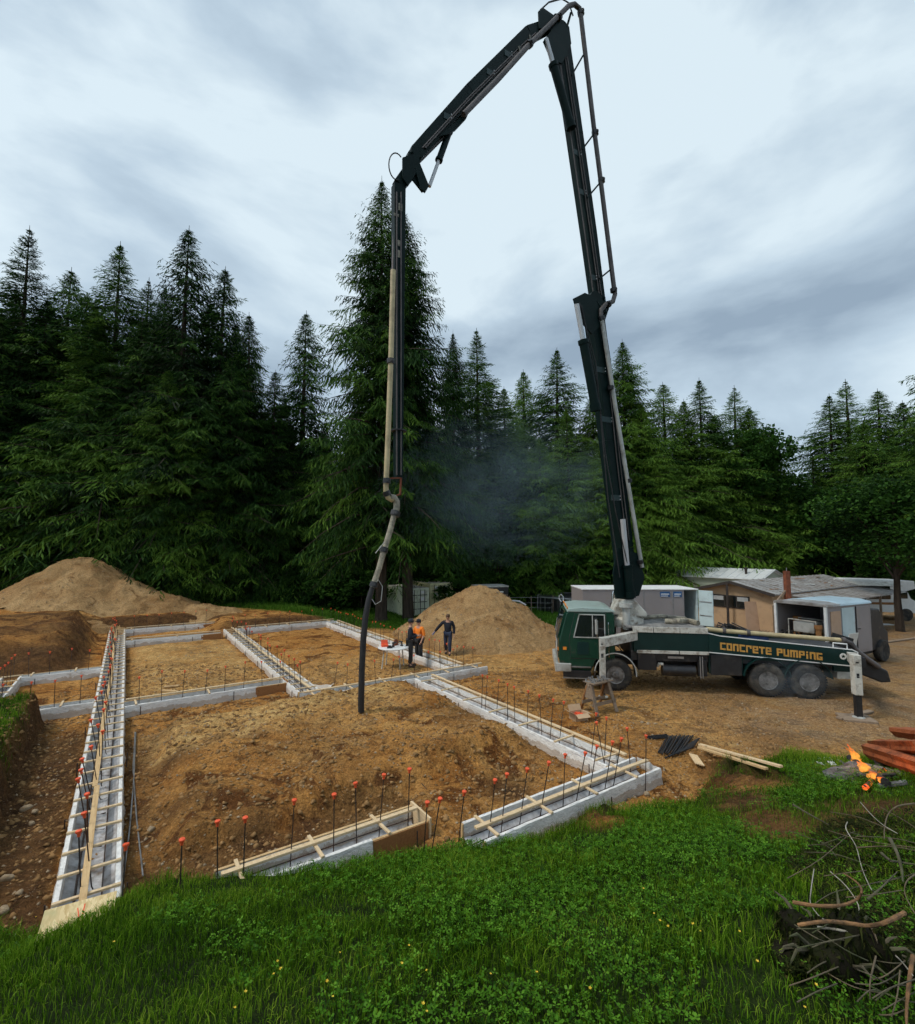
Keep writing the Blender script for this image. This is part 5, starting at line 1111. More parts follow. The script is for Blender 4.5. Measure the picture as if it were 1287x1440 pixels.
mb.build('hydraulic_hoses', M['rubber_hose'], TR, smooth=True)
mb = MB(); mb.bx(-5.0, -4.2, 0.3, 0.9, 1.5, 1.92); mb.build('tarp_bundle', mat('blue_tarp', (0.02, 0.045, 0.16), 0.5), TR, bevel=0.12)
mb = MB(); mb.tube([(-1.9, 0.2, 2.2), (-2.3, 0.4, 2.25), (-2.7, 0.1, 2.22), (-2.9, 0.5, 2.2)], 0.09, 8); mb.tube([(-1.2, -.6, 2.2), (-2.0, -.8, 2.24), (-2.8, -.5, 2.2)], 0.08, 8); mb.build('rolled_hose', M['pipe_worn'], TR, smooth=True)
# outriggers
def outrigger(foot_px, ztop, root_pt, wpost, z_in, m_, foot):
    f = G(*foot_px, 0.0); iv = matrix_of(TR).inverted(); fl_ = iv @ f
    mb = MB(); mb.bar((fl_.x, fl_.y, ztop - .16), root_pt, 0.24, 0.28); arm = mb.build('outrigger', m_, TR, bevel=0.012)
    mb = MB(); mb.bx(fl_.x - wpost / 2, fl_.x + wpost / 2, fl_.y - wpost / 2, fl_.y + wpost / 2, z_in, ztop); mb.build('outrigger_post', m_, arm, bevel=0.015)
    mb = MB(); mb.bx(fl_.x - wpost * .36, fl_.x + wpost * .36, fl_.y - wpost * .36, fl_.y + wpost * .36, 0.10, z_in + .2); mb.build('outrigger_leg', M['black'], arm)
    mb = MB(); mb.lathe([(0.15, 0.06), (0.15, 0.09), (0.06, 0.12), (0.001, 0.12)], 16, Matrix.Translation((fl_.x, fl_.y, 0))); mb.build('outrigger_foot', M['pipe_grey'], arm)
    mb = MB()
    for k, z in enumerate((ztop - .2, ztop - .52, ztop - .60)): mb.bx(fl_.x - .02, fl_.x + .05, fl_.y + wpost / 2 + .001, fl_.y + wpost / 2 + .005, z - .02 - .03 * (k % 2), z + .02)
    mb.build('stickers', M['black'], arm)
    if foot:
        p = MB(); p.box((f.x - 0.05, f.y + 0.02, max(tz(f.x + a_, f.y + b_) for a_ in (-.4, -.2, 0, .2, .35) for b_ in (-.3, 0, .3)) + 0.02), (0.78, 0.62, 0.07), Matrix.Rotation(-0.3, 3, 'Z')); tag(p.build('timber_pad', M['old_wood'], None, bevel=0.01), 'flat grey timber pad under the rear outrigger foot', 'timber pad')
outrigger((848.5, 983), 1.93, (-0.75, 1.0, 1.83), 0.18, 0.55, M['dwhite'], False)
outrigger((1208, 1013), 1.80, (-7.25, 1.12, 1.35), 0.20, 0.70, M['dwhite'], True)
# turret and boom: everything lies in one upright plane from the turret to the hanging hose
TUR = T(-0.58, 0, 0); TIP = Vector((-1.75, 13.7, 0))
_n = (TUR - TIP).cross(Vector((0, 0, 1))).normalized()
if _n.y > 0: _n = -_n                                  # towards the camera side
def BPt(px, py, off=0.0):                              # the point of the boom plane (moved sideways by off) at a photo pixel
    d = ray(px, py); o_ = Vector((0, 0, CAMH)); k = ((TUR + _n * off - o_).dot(_n)) / d.dot(_n); return o_ + d * k
mb = MB(); mb.lathe([(0.62, 2.0), (0.62, 2.28), (0.50, 2.34), (0.50, 2.48), (0.30, 2.52)], 24, Matrix.Translation((-0.58, 0, 0))); tu = mb.build('turret', M['dwhite'], TR, smooth=True)
mb = MB(); mb.prism([(-0.05, 2.42), (-1.25, 2.36), (-1.25, 2.50), (-0.85, 2.95), (-0.25, 2.95)], 'y', -0.42, 0.42); mb.build('turret_house', M['dwhite'], TR, bevel=0.05)
mb = MB(); mb.cyl((-0.50, 0.62, 1.95), (-0.50, 0.62, 2.78), 0.13); mb.cyl((-0.50, 0.62, 2.72), (-0.50, 0.62, 2.84), 0.24); mb.build('turret_post', M['pipe_grey'], TR, smooth=True)
def beam(mb, p, q, d0, d1, w0, w1, shift=0.0):
    """Box section from p to q lying in the boom plane, d in the plane and w across it."""
    p, q = Vector(p), Vector(q); ax = (q - p).normalized(); sd = ax.cross(_n).normalized()
    vs = []
    for c, d, w in ((p, d0, w0), (q, d1, w1)):
        for a, b in ((-1, -1), (1, -1), (1, 1), (-1, 1)): vs.append(c + sd * (a * d / 2 + shift) + _n * (b * w / 2))
    mb.add(vs, [(3, 2, 1, 0), (4, 5, 6, 7), (0, 1, 5, 4), (1, 2, 6, 5), (2, 3, 7, 6), (3, 0, 4, 7)])
def ram(pa, pb, r, frac, parent, off):
    pa, pb = BPt(*pa, off), BPt(*pb, off); m = pa.lerp(pb, frac)
    mb = MB(); mb.cyl(pa, m, r, 14); mb.cyl(pa.lerp(m, .94), m, r * 1.18, 14); mb.cyl(pa.lerp(pb, -0.02), pa.lerp(pb, .05), r * 1.2, 14); o = mb.build('hydraulic_ram', M['boomgreen'], parent, world=True, smooth=True)
    mb = MB(); mb.cyl(m, pb, r * .55, 12); mb.build('ram_rod', M['bright'], o if parent.parent is None else parent, world=True, smooth=True)
def section(name, pts, dims, w, capr=0.0):
    mb = MB()
    for (a, b), (d0, d1) in zip(zip(pts[:-1], pts[1:]), zip(dims[:-1], dims[1:])): beam(mb, BPt(*a), BPt(*b), d0, d1, w, w)
    if capr:
        for p in (pts[0], pts[-1]): c = BPt(*p); mb.cyl(c - _n * (w / 2 + .04), c + _n * (w / 2 + .04), capr, 16)
    return mb.build(name, M['boomgreen'], TR, bevel=0.015, world=True)
B1 = section('lower_boom', [(879, 832), (876, 770), (858, 620), (843, 500), (832, 425)], [0.42, 0.62, 0.72, 0.64, 0.58], 0.44, 0.30)
B2 = section('second_boom', [(842, 436), (828, 330), (808, 190), (787, 45)], [0.44, 0.50, 0.53, 0.56], 0.38, 0.25)
B3 = section('third_boom', [(780, 34), (742, 50), (660, 132), (584, 218)], [0.32, 0.45, 0.45, 0.42], 0.32, 0.21)
B4 = section('tip_boom', [(581, 222), (577, 240), (560.5, 262), (560, 420), (560, 560), (560, 672)], [0.42, 0.40, 0.36, 0.30, 0.24, 0.18], 0.28, 0.0)
# knuckle plates and linkages
def plate(parent, name, px, off, th=0.05):
    mb = MB(); ps = [BPt(x, y, off) for x, y in px]; n = len(ps)
    mb.add([p - _n * th / 2 for p in ps] + [p + _n * th / 2 for p in ps], [tuple(range(n)), tuple(range(2 * n - 1, n - 1, -1))] + [(i, i + n, (i + 1) % n + n, (i + 1) % n) for i in range(n)])
    mb.build(name, M['boomgreen'], parent, world=True)
for off in (-0.27, 0.27):
    plate(B1, 'knuckle_plate', [(806, 420), (822, 412), (858, 428), (850, 452), (832, 470), (815, 450)], off)
    plate(B2, 'knuckle_plate', [(764, 58), (786, 28), (800, 38), (803, 62), (790, 90), (775, 84)], off)
    plate(B1, 'base_plate', [(862, 806), (868, 770), (896, 778), (906, 812), (898, 838), (866, 842)], off)
for off in (-0.19, 0.19):
    plate(B4, 'knuckle_plate', [(566, 222), (590, 214), (588, 238), (574, 262), (566, 250)], off)
    plate(B4, 'link_arm', [(583, 236), (590, 230), (603, 262), (598, 271), (591, 266)], off, 0.06)
    plate(B4, 'link_bar', [(576, 248), (580, 243), (600, 262), (594, 271)], off * 0.6, 0.05)
    plate(B3, 'ram_bracket', [(618, 192), (662, 152), (655, 168), (640, 184), (626, 190)], off, 0.05)
    plate(B3, 'end_plate', [(757, 16), (764, 12), (790, 30), (780, 44), (758, 40)], off, 0.05)
ram((633, 182), (604, 262), 0.10, 0.56, B3, 0.0)
ram((803, 178), (768, 55), 0.15, 0.72, B2, 0.31); ram((838, 575), (811, 428), 0.16, 0.66, B1, 0.33)
ram((886, 838), (876, 730), 0.17, 0.40, TR, 0.36)
mb = MB(); mb.tube([BPt(815, 425, .36), BPt(838, 510, .40), BPt(846, 600, .36), BPt(855, 700, .36), BPt(872, 812, .4)], 0.02, 6); mb.tube([BPt(818, 430, .40), BPt(840, 540, .36), BPt(852, 640, .34), BPt(866, 720, .4), BPt(884, 800, .42)], 0.02, 6); mb.build('hose_run', M['rubber_hose'], B1, world=True)
mb = MB()
for s in (0, .05): mb.tube([BPt(760, 14, s), BPt(772, 3, s), BPt(790, -2, s), BPt(800, 4, s), BPt(806, 22, s)], 0.028, 6)
mb.build('hose_loop', M['rubber_hose'], B3, world=True, smooth=True)
mb = MB(); mb.tube([BPt(557.5 + 10.5 * math.cos(a) - 1.5 * math.sin(a), 234 - 19 * math.sin(a), .19) for a in np.linspace(.75, 4.9, 16)], 0.018, 6); mb.build('hose_loop', M['rubber_hose'], B4, world=True, smooth=True)
# lines and plates along the arms
def lines(parent, pts, offs):
    for k, (sh, nn) in enumerate(offs):
        ps = [BPt(x + sh, y, nn) for x, y in pts]; mb = MB(); mb.tube(ps, 0.022, 6); mb.build('hydraulic_line', M['pipe_dark'], parent, world=True)
lines(B2, [(838, 415), (826, 330), (806, 190), (790, 80)], ((5, .225), (8, .225), (-3, .225)))
lines(B3, [(752, 46), (738, 58), (660, 134), (592, 208)], ((2, .195), (6, .195)))
lines(B4, [(561, 270), (561, 420), (561, 560), (561, 668)], ((3, .16), (-3, .165)))
lines(B1, [(872, 760), (858, 640), (845, 510), (836, 440)], ((9, .255), (13, .255)))
for par, nn, sp in ((B1, .235, ((866, 700, .62), (853, 590, .7), (845, 520, .62))), (B2, .205, ((834, 390, .46), (819, 270, .5), (812, 215, .5))), (B3, .175, ((715, 76, .42), (690, 102, .42), (630, 164, .40)))):
    for x, y, w in sp:
        c = BPt(x, y, nn); mb = MB(); mb.bar(c - Vector((0, 0, .10)), c + Vector((0, 0, .10)), w * .7, .012, _n); o = mb.build('service_plate', M['tgreen'], par, world=True)
        mb = MB()
        for a in (-.06, .06):
            for b in (-.25, .25): q = c + Vector((0, 0, a)) + Vector((1, 0, 0)) * w * b; mb.cyl(q, q + _n * .025, .018, 6)
        mb.build('bolts', M['steel'], par, world=True)
# delivery pipe up the boom
OF = 0.34
def pipe(name, px, r, m_, parent, clamps=(), off=OF):
    pts = [BPt(x, y, off) for x, y in px]; mb = MB(); mb.tube(pts, r, 12); o = mb.build(name, m_, parent, world=True, smooth=True)
    for i, (x, y) in enumerate(clamps):
        c = BPt(x, y, off); k = min(range(len(pts) - 1), key=lambda j: (pts[j].lerp(pts[j + 1], .5) - c).length); d = (pts[k + 1] - pts[k]).normalized()
        mb = MB(); mb.cyl(c - d * .07, c + d * .07, r * 1.45, 12); mb.cyl(c - d * .03 + _n * r * 1.3, c + d * .03 + _n * r * 1.3, r * .6, 8); mb.build('pipe_clamp', M['black'], parent if parent is TR else o, world=True)
    return o
pipe('delivery_pipe', [(903, 798), (890, 720), (866, 575), (845, 440)], 0.075, M['pipe_grey'], B1, ((900, 790), (884, 676), (859, 545), (846, 448)))
pipe('delivery_pipe', [(845, 446), (845, 436), (852, 428), (862, 424), (865, 414), (863, 400), (845, 255), (836, 185), (817, 22), (815, 12), (808, 6), (800, 8), (792, 16), (770, 38), (745, 62), (700, 112), (655, 158), (652, 161)], 0.085, M['pipe_dark'], B2, ((863, 408), (846, 254), (837, 187), (817, 18), (745, 62), (786, 24), (855, 428)))
for a, b in (((804, 106), (820, 78)), ((819, 210), (834, 190)), ((826, 278), (843, 258)), ((843, 392), (860, 378))):
    mb = MB(); mb.tube([BPt(*a, OF), BPt(*b, OF)], 0.032, 6); mb.build('pipe_bracket', M['boomgreen'], B2, world=True)
for a, b in (((795, 46), (803, 18)), ((745, 50), (748, 60)), ((730, 66), (733, 76)), ((836, 420), (850, 440)), ((850, 418), (852, 440))):
    mb = MB(); mb.tube([BPt(*a, OF * .7), BPt(*b, OF)], 0.045, 6); mb.build('pipe_bracket', M['boomgreen'], B3, world=True)
pipe('delivery_pipe', [(655, 158), (620, 196), (584, 232), (566, 262), (556, 300), (553, 390)], 0.06, M['pipe_dark'], B4, off=-0.02)
pipe('delivery_pipe', [(553, 380), (550, 500), (546, 610), (543, 680)], 0.075, M['pipe_tan'], B4, ((549.5, 508), (544, 676)), off=0.24)
mb = MB(); mb.lathe([(0.24, -.015), (0.24, .015)], 16, Matrix.Translation(BPt(560, 606))); mb.build('guard_ring', M['black'], B4, world=True)
mb = MB(); mb.bar(BPt(540, 673, .2), BPt(564, 672, .1), 0.04, 0.04); mb.bar(BPt(552, 700, .1), BPt(564, 694, .1), 0.05, 0.04); mb.bar(BPt(564, 672, .1), BPt(563, 696, .1), 0.05, 0.04); mb.build('pipe_hanger', M['rust'], B4, world=True)
mb = MB(); mb.bar(BPt(557.5, 300, .152), BPt(557.5, 304, .152), 0.15, 0.01, _n); mb.bar(BPt(563, 286, .152), BPt(563, 296, .152), 0.12, 0.01, _n); mb.bar(BPt(562, 338, .146), BPt(562, 346, .146), 0.12, 0.01, _n); mb.bar(BPt(562, 352, .146), BPt(562, 362, .146), 0.12, 0.01, _n); mb.build('decal', M['pipe_worn'], B4, world=True)
pipe('elbow', [(543, 680), (543, 692), (546, 700), (551, 703), (554, 700)], 0.075, M['pipe_tan'], B4, ((544, 694),), off=0.20)
pipe('elbow', [(549, 699), (554, 700), (558, 705), (558, 715), (555, 723)], 0.095, M['pipe_worn'], B4, ((556, 722),), off=0.20)
pipe('hose_reducer', [(555, 722), (549, 745), (541, 772)], 0.08, M['pipe_worn'], B4, ((540, 773),), off=0.20)
pipe('end_hose', [(541, 770), (533, 800), (524, 826)], 0.08, M['pipe_worn'], B4, ((526, 822),), off=0.20)
he = [(525, 822), (519, 842), (514, 868), (511, 900), (509, 940), (508, 985), (508, 1001)]
pts = [BPt(x, y, .20) for x, y in he]; mb = MB(); mb.tube(pts, [0.07, 0.078, 0.08, 0.08, 0.08, 0.082, 0.082], 14); mb.build('rubber_hose', M['rubber_hose'], B4, world=True, smooth=True)
mb = MB(); mb.tube([BPt(524, 826, .2), BPt(532, 815, .3), BPt(538, 825, .3), BPt(536, 845, .3), BPt(528, 850, .3), BPt(520, 838, .2)], 0.012, 6); mb.tube([BPt(534, 770, .3), BPt(541, 762, .3), BPt(528, 778, .3)], 0.012, 6); mb.build('tag_line', M['pipe_grey'], B4, world=True)
# ------------------------------------------------------------------ buildings and vehicles behind the truck
M['trailer_grey'] = mat('trailer_grey', (0.27, 0.245, 0.245), 0.5, 0, 0.08, 1.0, dirt=(0.25, 0.22, 0.2), dirtamt=0.3)
M['pale_blue'] = mat('pale_blue_panel', (0.50, 0.62, 0.64), 0.5, 0, 0.08, 1.5, dirt=(0.33, 0.4, 0.4), dirtamt=0.3)
M['blue_sign'] = mat('blue_sign', (0.02, 0.09, 0.24), 0.4)
M['tan_wall'] = mat('tan_wall', (0.47, 0.31, 0.18), 0.7, 0, 0.08, 1.2, dirt=(0.33, 0.22, 0.14), dirtamt=0.3)
M['dark_trim'] = mat('dark_brown_trim', (0.035, 0.026, 0.022), 0.6)
M['pale_green_wall'] = mat('pale_green_siding', (0.46, 0.50, 0.40), 0.6, 0, 0.06, 1.0, dirt=(0.35, 0.38, 0.3), dirtamt=0.25)
M['white_roof'] = mat('white_metal_roof', (0.66, 0.68, 0.67), 0.4, 0.1, 0.06, 0.8, dirt=(0.48, 0.5, 0.47), dirtamt=0.3)
M['grey_roof'] = mat('weathered_roof', (0.33, 0.32, 0.31), 0.6, 0.2, 0.3, 1.2, dirt=(0.16, 0.12, 0.09), dirtamt=0.5)
M['sheet_blue'] = mat('pale_blue_roof', (0.46, 0.60, 0.68), 0.4, 0.1, 0.1, 1.0, dirt=(0.33, 0.4, 0.44), dirtamt=0.35)
M['carton'] = mat('cardboard', (0.50, 0.34, 0.20), 0.8, 0, 0.1, 5)
M['ply'] = mat('plain_plywood', (0.50, 0.33, 0.22), 0.75, 0, 0.1, 2, dirt=(0.38, 0.24, 0.15), dirtamt=0.4)
M['cont_a'] = mat('container_grey_green', (0.62, 0.65, 0.50), 0.55, 0, 0.1, 1, dirt=(0.26, 0.22, 0.15), dirtamt=0.3)
M['cont_b'] = mat('container_yellow', (0.70, 0.66, 0.38), 0.55, 0, 0.1, 1, dirt=(0.3, 0.22, 0.12), dirtamt=0.3)
M['machine_yellow'] = mat('machine_yellow', (0.45, 0.30, 0.07), 0.55, 0, 0.2, 3, dirt=(0.1, 0.07, 0.05), dirtamt=0.5)

# grey trailer with an open compartment
a = D(819, 828, 24.0); b = D(981, 828, 24.0)
tr_ = empty('box_trailer', (a.x, 24.0, tz(a.x, 24)), 0, 'long grey box trailer with blue stickers and an open pale blue compartment', 'trailer'); Wd = b.x - a.x; oz = tr_.location.z
def tx(px): return D(px, 828, 24.0).x - a.x
Ht = 2.74 - oz
mb = MB(); mb.bx(0, tx(962), 0, 2.3, 0.55, Ht); mb.build('body', M['trailer_grey'], tr_, bevel=0.02)
mb = MB(); mb.bx(tx(962), Wd, 2.2, 2.3, 0.55, Ht); mb.bx(Wd - .05, Wd, 0.0, 2.2, 0.55, Ht); mb.bx(tx(962) + .002, Wd - .052, 0, 2.198, 0.55, 0.62); mb.build('compartment', M['pale_blue'], tr_)
mb = MB(); mb.bx(-.03, Wd + .03, -.03, 2.33, Ht + .003, Ht + .06); mb.build('roof_edge', M['whitepaint'], tr_, bevel=0.01)
for x in (tx(866), tx(905), tx(946)): mb = MB(); mb.bx(x - .012, x + .012, -.012, -.002, 0.6, Ht - .04); mb.build('seam', M['steel'], tr_)
mb = MB(); mb.bar((Wd + .02, -0.05, (0.6 + Ht) / 2), (Wd + .42, -.62, (0.6 + Ht) / 2), 0.05, Ht - .6); dr = mb.build('door', M['pale_blue'], tr_, bevel=0.01)
mb = MB(); d_ = Vector((.40, -.57, 0)).normalized(); n_ = Vector((-.57, -.40, 0)).normalized()
for z in (0.95, 1.55, 2.2): mb.bar(Vector((Wd + .05, -.09, z)) + n_ * .04, Vector((Wd + .39, -.57, z)) + n_ * .04, .02, .035)
mb.build('door_bar', M['steel'], dr)
for p0, p1 in ((928, 942), (946.8, 958.5)):
    mb = MB(); z1 = D(p0, 832, 24).z - oz; z0 = D(p0, 839.5, 24).z - oz; mb.bx(tx(p0), tx(p1), -.022, -.004, z0, z1); s_ = mb.build('sticker', M['blue_sign'], tr_)
    mb = MB(); mb.bx(tx(p0) + .04, tx(p1) - .04, -.026, -.022, z0 + .12, z0 + .16); mb.bx(tx(p0) + .03, tx(p1) - .1, -.026, -.022, z0 + .03, z0 + .06); mb.build('sticker_print', M['whitepaint'], s_)
for x in (1.3, 2.2):
    for y in (0.1, 2.0): mb = MB(); mb.cyl((x, y, 0.36), (x, y + .22, 0.36), 0.36, 20); mb.build('wheel', M['rubber'], tr_)
mb = MB(); mb.bx(0.1, Wd - .1, 0.15, 2.1, 0.40, 0.545); mb.build('chassis', M['black'], tr_)
mb = MB(); mb.box((2.35, 0.4, Ht + .32), (0.9, 0.5, 0.02), Matrix.Rotation(-0.5, 3, 'X')); mb.box((2.35, 0.62, Ht + .16), (0.86, 0.05, 0.26)); mb.build('roof_hatch', M['white_roof'], tr_)

def oriented(name, org, xdir, label, cat):   # local x along xdir, y to its left
    xd = Vector((xdir[0], xdir[1], 0)).normalized(); return empty(name, (org[0], org[1], 0), math.atan2(xd.y, xd.x), label, cat)
# mobile home with the white roof: x along the gable (towards the right), y along the ridge
mh = oriented('mobile_home', (22.2, 36.0), (.8, .6), 'pale green mobile home with a white metal roof at the forest edge', 'mobile home'); GW, GL_ = 4.2, 6.7
mb = MB(); mb.prism([(0, 0.0), (GW, 0.0), (GW, 2.45), (GW / 2, 3.02), (0, 2.45)], 'y', 0, GL_); mb.build('wall', M['pale_green_wall'], mh)
for x0, x1, z0, z1 in ((-.25, GW / 2, 2.42, 3.10), (GW + .25, GW / 2, 2.42, 3.10)):
    mb = MB(); mb.prism([(x0, z0), (x1, z1), (x1, z1 + .05), (x0, z0 + .05)], 'y', -.2, GL_ + .2); rf = mb.build('roof', M['white_roof'], mh)
    mb = MB()
    for k in range(12):
        y = -.1 + k * (GL_ + .2) / 11; mb.bar((x0, y, z0 + .07), (x1, y, z1 + .07), .03, .03)
    mb.build('roof_seam', M['white_roof'], rf)
mb = MB(); mb.cyl((.9, 1.4, 2.7), (.9, 1.4, 3.2), .09); mb.cyl((.9, 1.4, 3.15), (.9, 1.4, 3.28), .14); mb.build('roof_vent', M['dark_trim'], mh)
for k in range(12): mb = MB(); mb.bx(-.012, -.002, 0.02, GL_ - .02, .2 + k * .185, .205 + k * .185); mb.build('siding', M['pale_green_wall'], mh)
mb = MB(); mb.bar((GW * .02, -.03, 2.5), (GW / 2, -.03, 3.04), .04, .12); mb.bar((GW * .98, -.03, 2.5), (GW / 2, -.03, 3.04), .04, .12); mb.build('gable_trim', M['whitepaint'], mh)
# tan house: x along the gable towards the right, y along the ridge, away
th_ = oriented('tan_house', (14.4, 29.4), (2.2, -3.3), 'low tan house with a wide dark window and a weathered metal roof', 'house'); TW = 3.97; TL = 12.0
mb = MB(); mb.prism([(0, 0.0), (TW, 0.0), (TW, 2.36), (TW / 2, 2.84), (0, 2.36)], 'y', 0, TL); mb.build('wall', M['tan_wall'], th_)
for x0, x1 in ((-.3, TW / 2), (TW + .3, TW / 2)):
    mb = MB(); mb.prism([(x0, 2.30), (x1, 2.87), (x1, 2.93), (x0, 2.36)], 'y', -.35, TL + .2); rf = mb.build('roof', M['grey_roof'], th_)
    for k in range(20):
        if x0 < 0: continue
        y = -.3 + k * .63; mb = MB(); mb.bar((x0, y, 2.375), (x1, y, 2.945), .04, .03); mb.build('roof_rib', M['grey_roof'], rf)
    mb = MB(); mb.bar((x0, -.37, 2.30), (x1, -.37, 2.87), .04, .15); mb.build('barge_board', M['dark_trim'], th_)
mb = MB(); mb.bx(TW * .20, TW * .72, -.04, -.005, 1.42, 2.12); wf_ = mb.build('window_frame', M['dark_trim'], th_)
for k in range(3):
    x0 = TW * .215 + k * TW * .168
    mb = MB(); mb.bx(x0, x0 + TW * .155, -.052, -.042, 1.48, 2.06); mb.build('pane', M['glass'], wf_)
    if k != 1: mb = MB(); mb.bx(x0 + .02, x0 + TW * .15, -.056, -.053, 1.82, 2.05); mb.build('blind', mat('grey_blind', (0.35, 0.36, 0.36), 0.7), wf_)
mb = MB(); mb.bx(TW * .455, TW * .485, -.45, -.40, 0, 2.75); mb.build('porch_post', M['dark_trim'], th_)
mb = MB()
for k in range(22): mb.bar((.3 + k * .16, -.06, 0.0), (.3 + k * .16 + .3, -.06, .42), .02, .03, (0, 1, 0)); mb.bar((.3 + k * .16 + .3, -.08, 0.0), (.3 + k * .16, -.08, .42), .02, .03, (0, 1, 0))
mb.build('lattice_skirt', M['old_wood'], th_)
mb = MB(); mb.prism([(TW + .32, 2.20), (TW + 2.2, 1.95), (TW + 2.2, 2.0), (TW + .32, 2.25)], 'y', 1.5, TL + 1.0); lt = mb.build('lean_to_roof', M['grey_roof'], th_)
for k in range(16):
    y = 1.8 + k * .7; mb = MB(); mb.bar((TW + .34, y, 2.265), (TW + 2.18, y, 2.015), .05, .03); mb.build('roof_rib', M['grey_roof'], lt)
for k in range(4): y = 1.7 + k * 3.5; mb = MB(); mb.bx(TW + 2.0, TW + 2.1, y, y + .1, 0, 1.96); mb.build('lean_to_post', M['old_wood'], th_)
mb = MB(); mb.bx(TW + .02, TW + .4, 2.0, TL, 0, 1.9); mb.build('lean_to_shade', M['dark_trim'], th_)  # dark slab put in for the shade under the lean-to
for k in range(14):      # boards and scrap on the roof
    y = RNG.uniform(1, TL); xx = RNG.uniform(TW / 2 + .2, TW); z = 2.90 - (xx - TW / 2) * .262 + .06
    mb = MB(); mb.box((0, 0, 0), (RNG.uniform(.3, .9), RNG.uniform(.06, .16), .03), Matrix.Rotation(RNG.uniform(0, 3), 3, 'Z')); o = mb.build('roof_scrap', RNG.choice([M['old_wood'], M['white_roof'], M['brown_wood']]), th_); o.location = (xx, y, z)
# blue overalls hung on the porch post
q = D(1025, 856, 28.2); mb = MB(); mb.tube([(q.x, q.y, q.z + .42), (q.x, q.y, q.z + .3), (q.x + .02, q.y, q.z), (q.x, q.y, q.z - .38)], [.05, .15, .14, .10], 8); mb.tube([(q.x + .08, q.y, q.z), (q.x + .1, q.y, q.z - .42)], [.09, .08], 8)
tag(mb.build('hanging_overalls', mat('navy_cloth', (0.012, 0.02, 0.055), 0.9), None, smooth=True), 'dark blue overalls hanging in front of the tan house window', 'overalls')
# standing plywood panel and the braced post
q = G(1064, 896, 0); mb = MB(); a, b = D(1048, 846, q.y), D(1081, 887, q.y); mb.box(((a.x + b.x) / 2, q.y, (a.z + .2) / 2), (b.x - a.x, .02, a.z - .2), Matrix.Rotation(-.08, 3, 'X')); tag(mb.build('plywood_sheet', M['ply'], None, bevel=.003), 'upright pinkish plywood panel standing left of the white work van', 'plywood panel')
q = D(1108, 842, 24.5); pz = empty('braced_post', (q.x, 24.5, 0), 0, 'rust brown braced post standing behind the white work van roof', 'post')
mb = MB(); mb.bx(-.11, .11, -.11, .11, 0, D(1108, 803, 24.5).z); mb.build('post', M['rust'], pz); mb = MB(); mb.bar((-.75, 0, 1.9), (0, 0, 2.75), .09, .09); mb.build('brace', M['old_wood'], pz); mb = MB(); mb.bar((.65, 0, 1.9), (.05, 0, 2.55), .09, .09); mb.build('brace', M['old_wood'], pz)
mb = MB(); mb.tube([(.02, .02, 3.5), (.02, .02, 3.8)], .02, 6); mb.build('post_cap', M['steel'], pz)
# the open backed white work van: x along its side (away to the right), y across its back
wv = oriented('work_van', (14.3, 19.2), (.9, .436), 'white box work van with pale blue roof and machinery in its open back', 'van'); VL, VW, VZ = 3.2, 1.95, 2.60
mb = MB(); mb.bx(0, VL, 0.0, .05, .55, VZ - .12); mb.bx(0, VL, VW - .05, VW, .55, VZ - .12); mb.bx(VL - .05, VL - .001, .051, VW - .051, .55, VZ - .12); mb.bx(.0, VL - .06, .051, VW - .051, .55, .62); mb.build('body', M['trailer_grey'], wv, bevel=.01)
mb = MB(); mb.prism([(-.06, VZ - .12), (VW + .06, VZ - .12), (VW + .02, VZ - .02), (VW * .8, VZ + .06), (VW * .2, VZ + .06), (-.02, VZ - .02)], 'x', 0.9, VL + .05); mb.build('roof', M['sheet_blue'], wv, bevel=.03)
mb = MB(); mb.prism([(-.06, VZ - .12), (VW + .06, VZ - .12), (VW + .02, VZ - .03), (VW * .8, VZ + .03), (VW * .2, VZ + .03), (-.02, VZ - .03)], 'x', -.05, 0.898); mb.build('rear_roof', M['grey_roof'], wv, bevel=.02)
for y0, y1 in ((-.02, .07), (VW - .07, VW + .02)): mb = MB(); mb.bx(-.05, .04, y0, y1, .5, VZ - .121); mb.build('door_post', M['whitepaint'], wv)
mb = MB(); mb.bx(.25, .95, -.02, -.003, 1.35, 2.3); mb.build('side_panel', M['ply'], wv)
mb = MB(); mb.bx(1.05, 1.95, -.018, -.003, .7, 2.4); mb.build('side_sheet', M['pale_blue'], wv)
mb = MB(); mb.bx(2.05, 3.0, -.025, -.003, .65, 2.42); sd_ = mb.build('side_door', M['trailer_grey'], wv, bevel=.008)
mb = MB(); mb.bx(2.0, 2.03, -.05, -.026, .65, 2.42); mb.bx(2.1, 2.3, -.05, -.026, 1.5, 1.53); mb.build('door_handle', M['black'], sd_)
mb = MB(); mb.box((.75, -.45, 1.15), (.65, .02, .75), Matrix.Rotation(.2, 3, 'X')); mb.build('leaning_sheet', M['white_roof'], wv)
for x in (.8, 4.1):
    for y in (-.02, VW - .24): mb = MB(); mb.lathe([(.2, 0), (.42, 0), (.46, .05), (.46, .2), (.42, .25), (.2, .25), (.05, .2)], 24, Matrix.Translation((x, y + .25, .46)) @ Matrix.Rotation(math.pi / 2, 4, 'X')); mb.build('wheel', M['rubber'], wv, smooth=True)
mb = MB(); mb.bx(-.1, 4.3, .2, VW - .2, .38, .54); mb.build('chassis', M['black'], wv)
mb = MB(); mb.prism([(VL + .06, .5), (VL + 1.5, .5), (VL + 1.5, 1.2), (VL + 1.25, 1.35), (VL + .9, 2.2), (VL + .06, 2.25)], 'y', .08, VW - .08); mb.build('cab', M['black'], wv, bevel=.05)
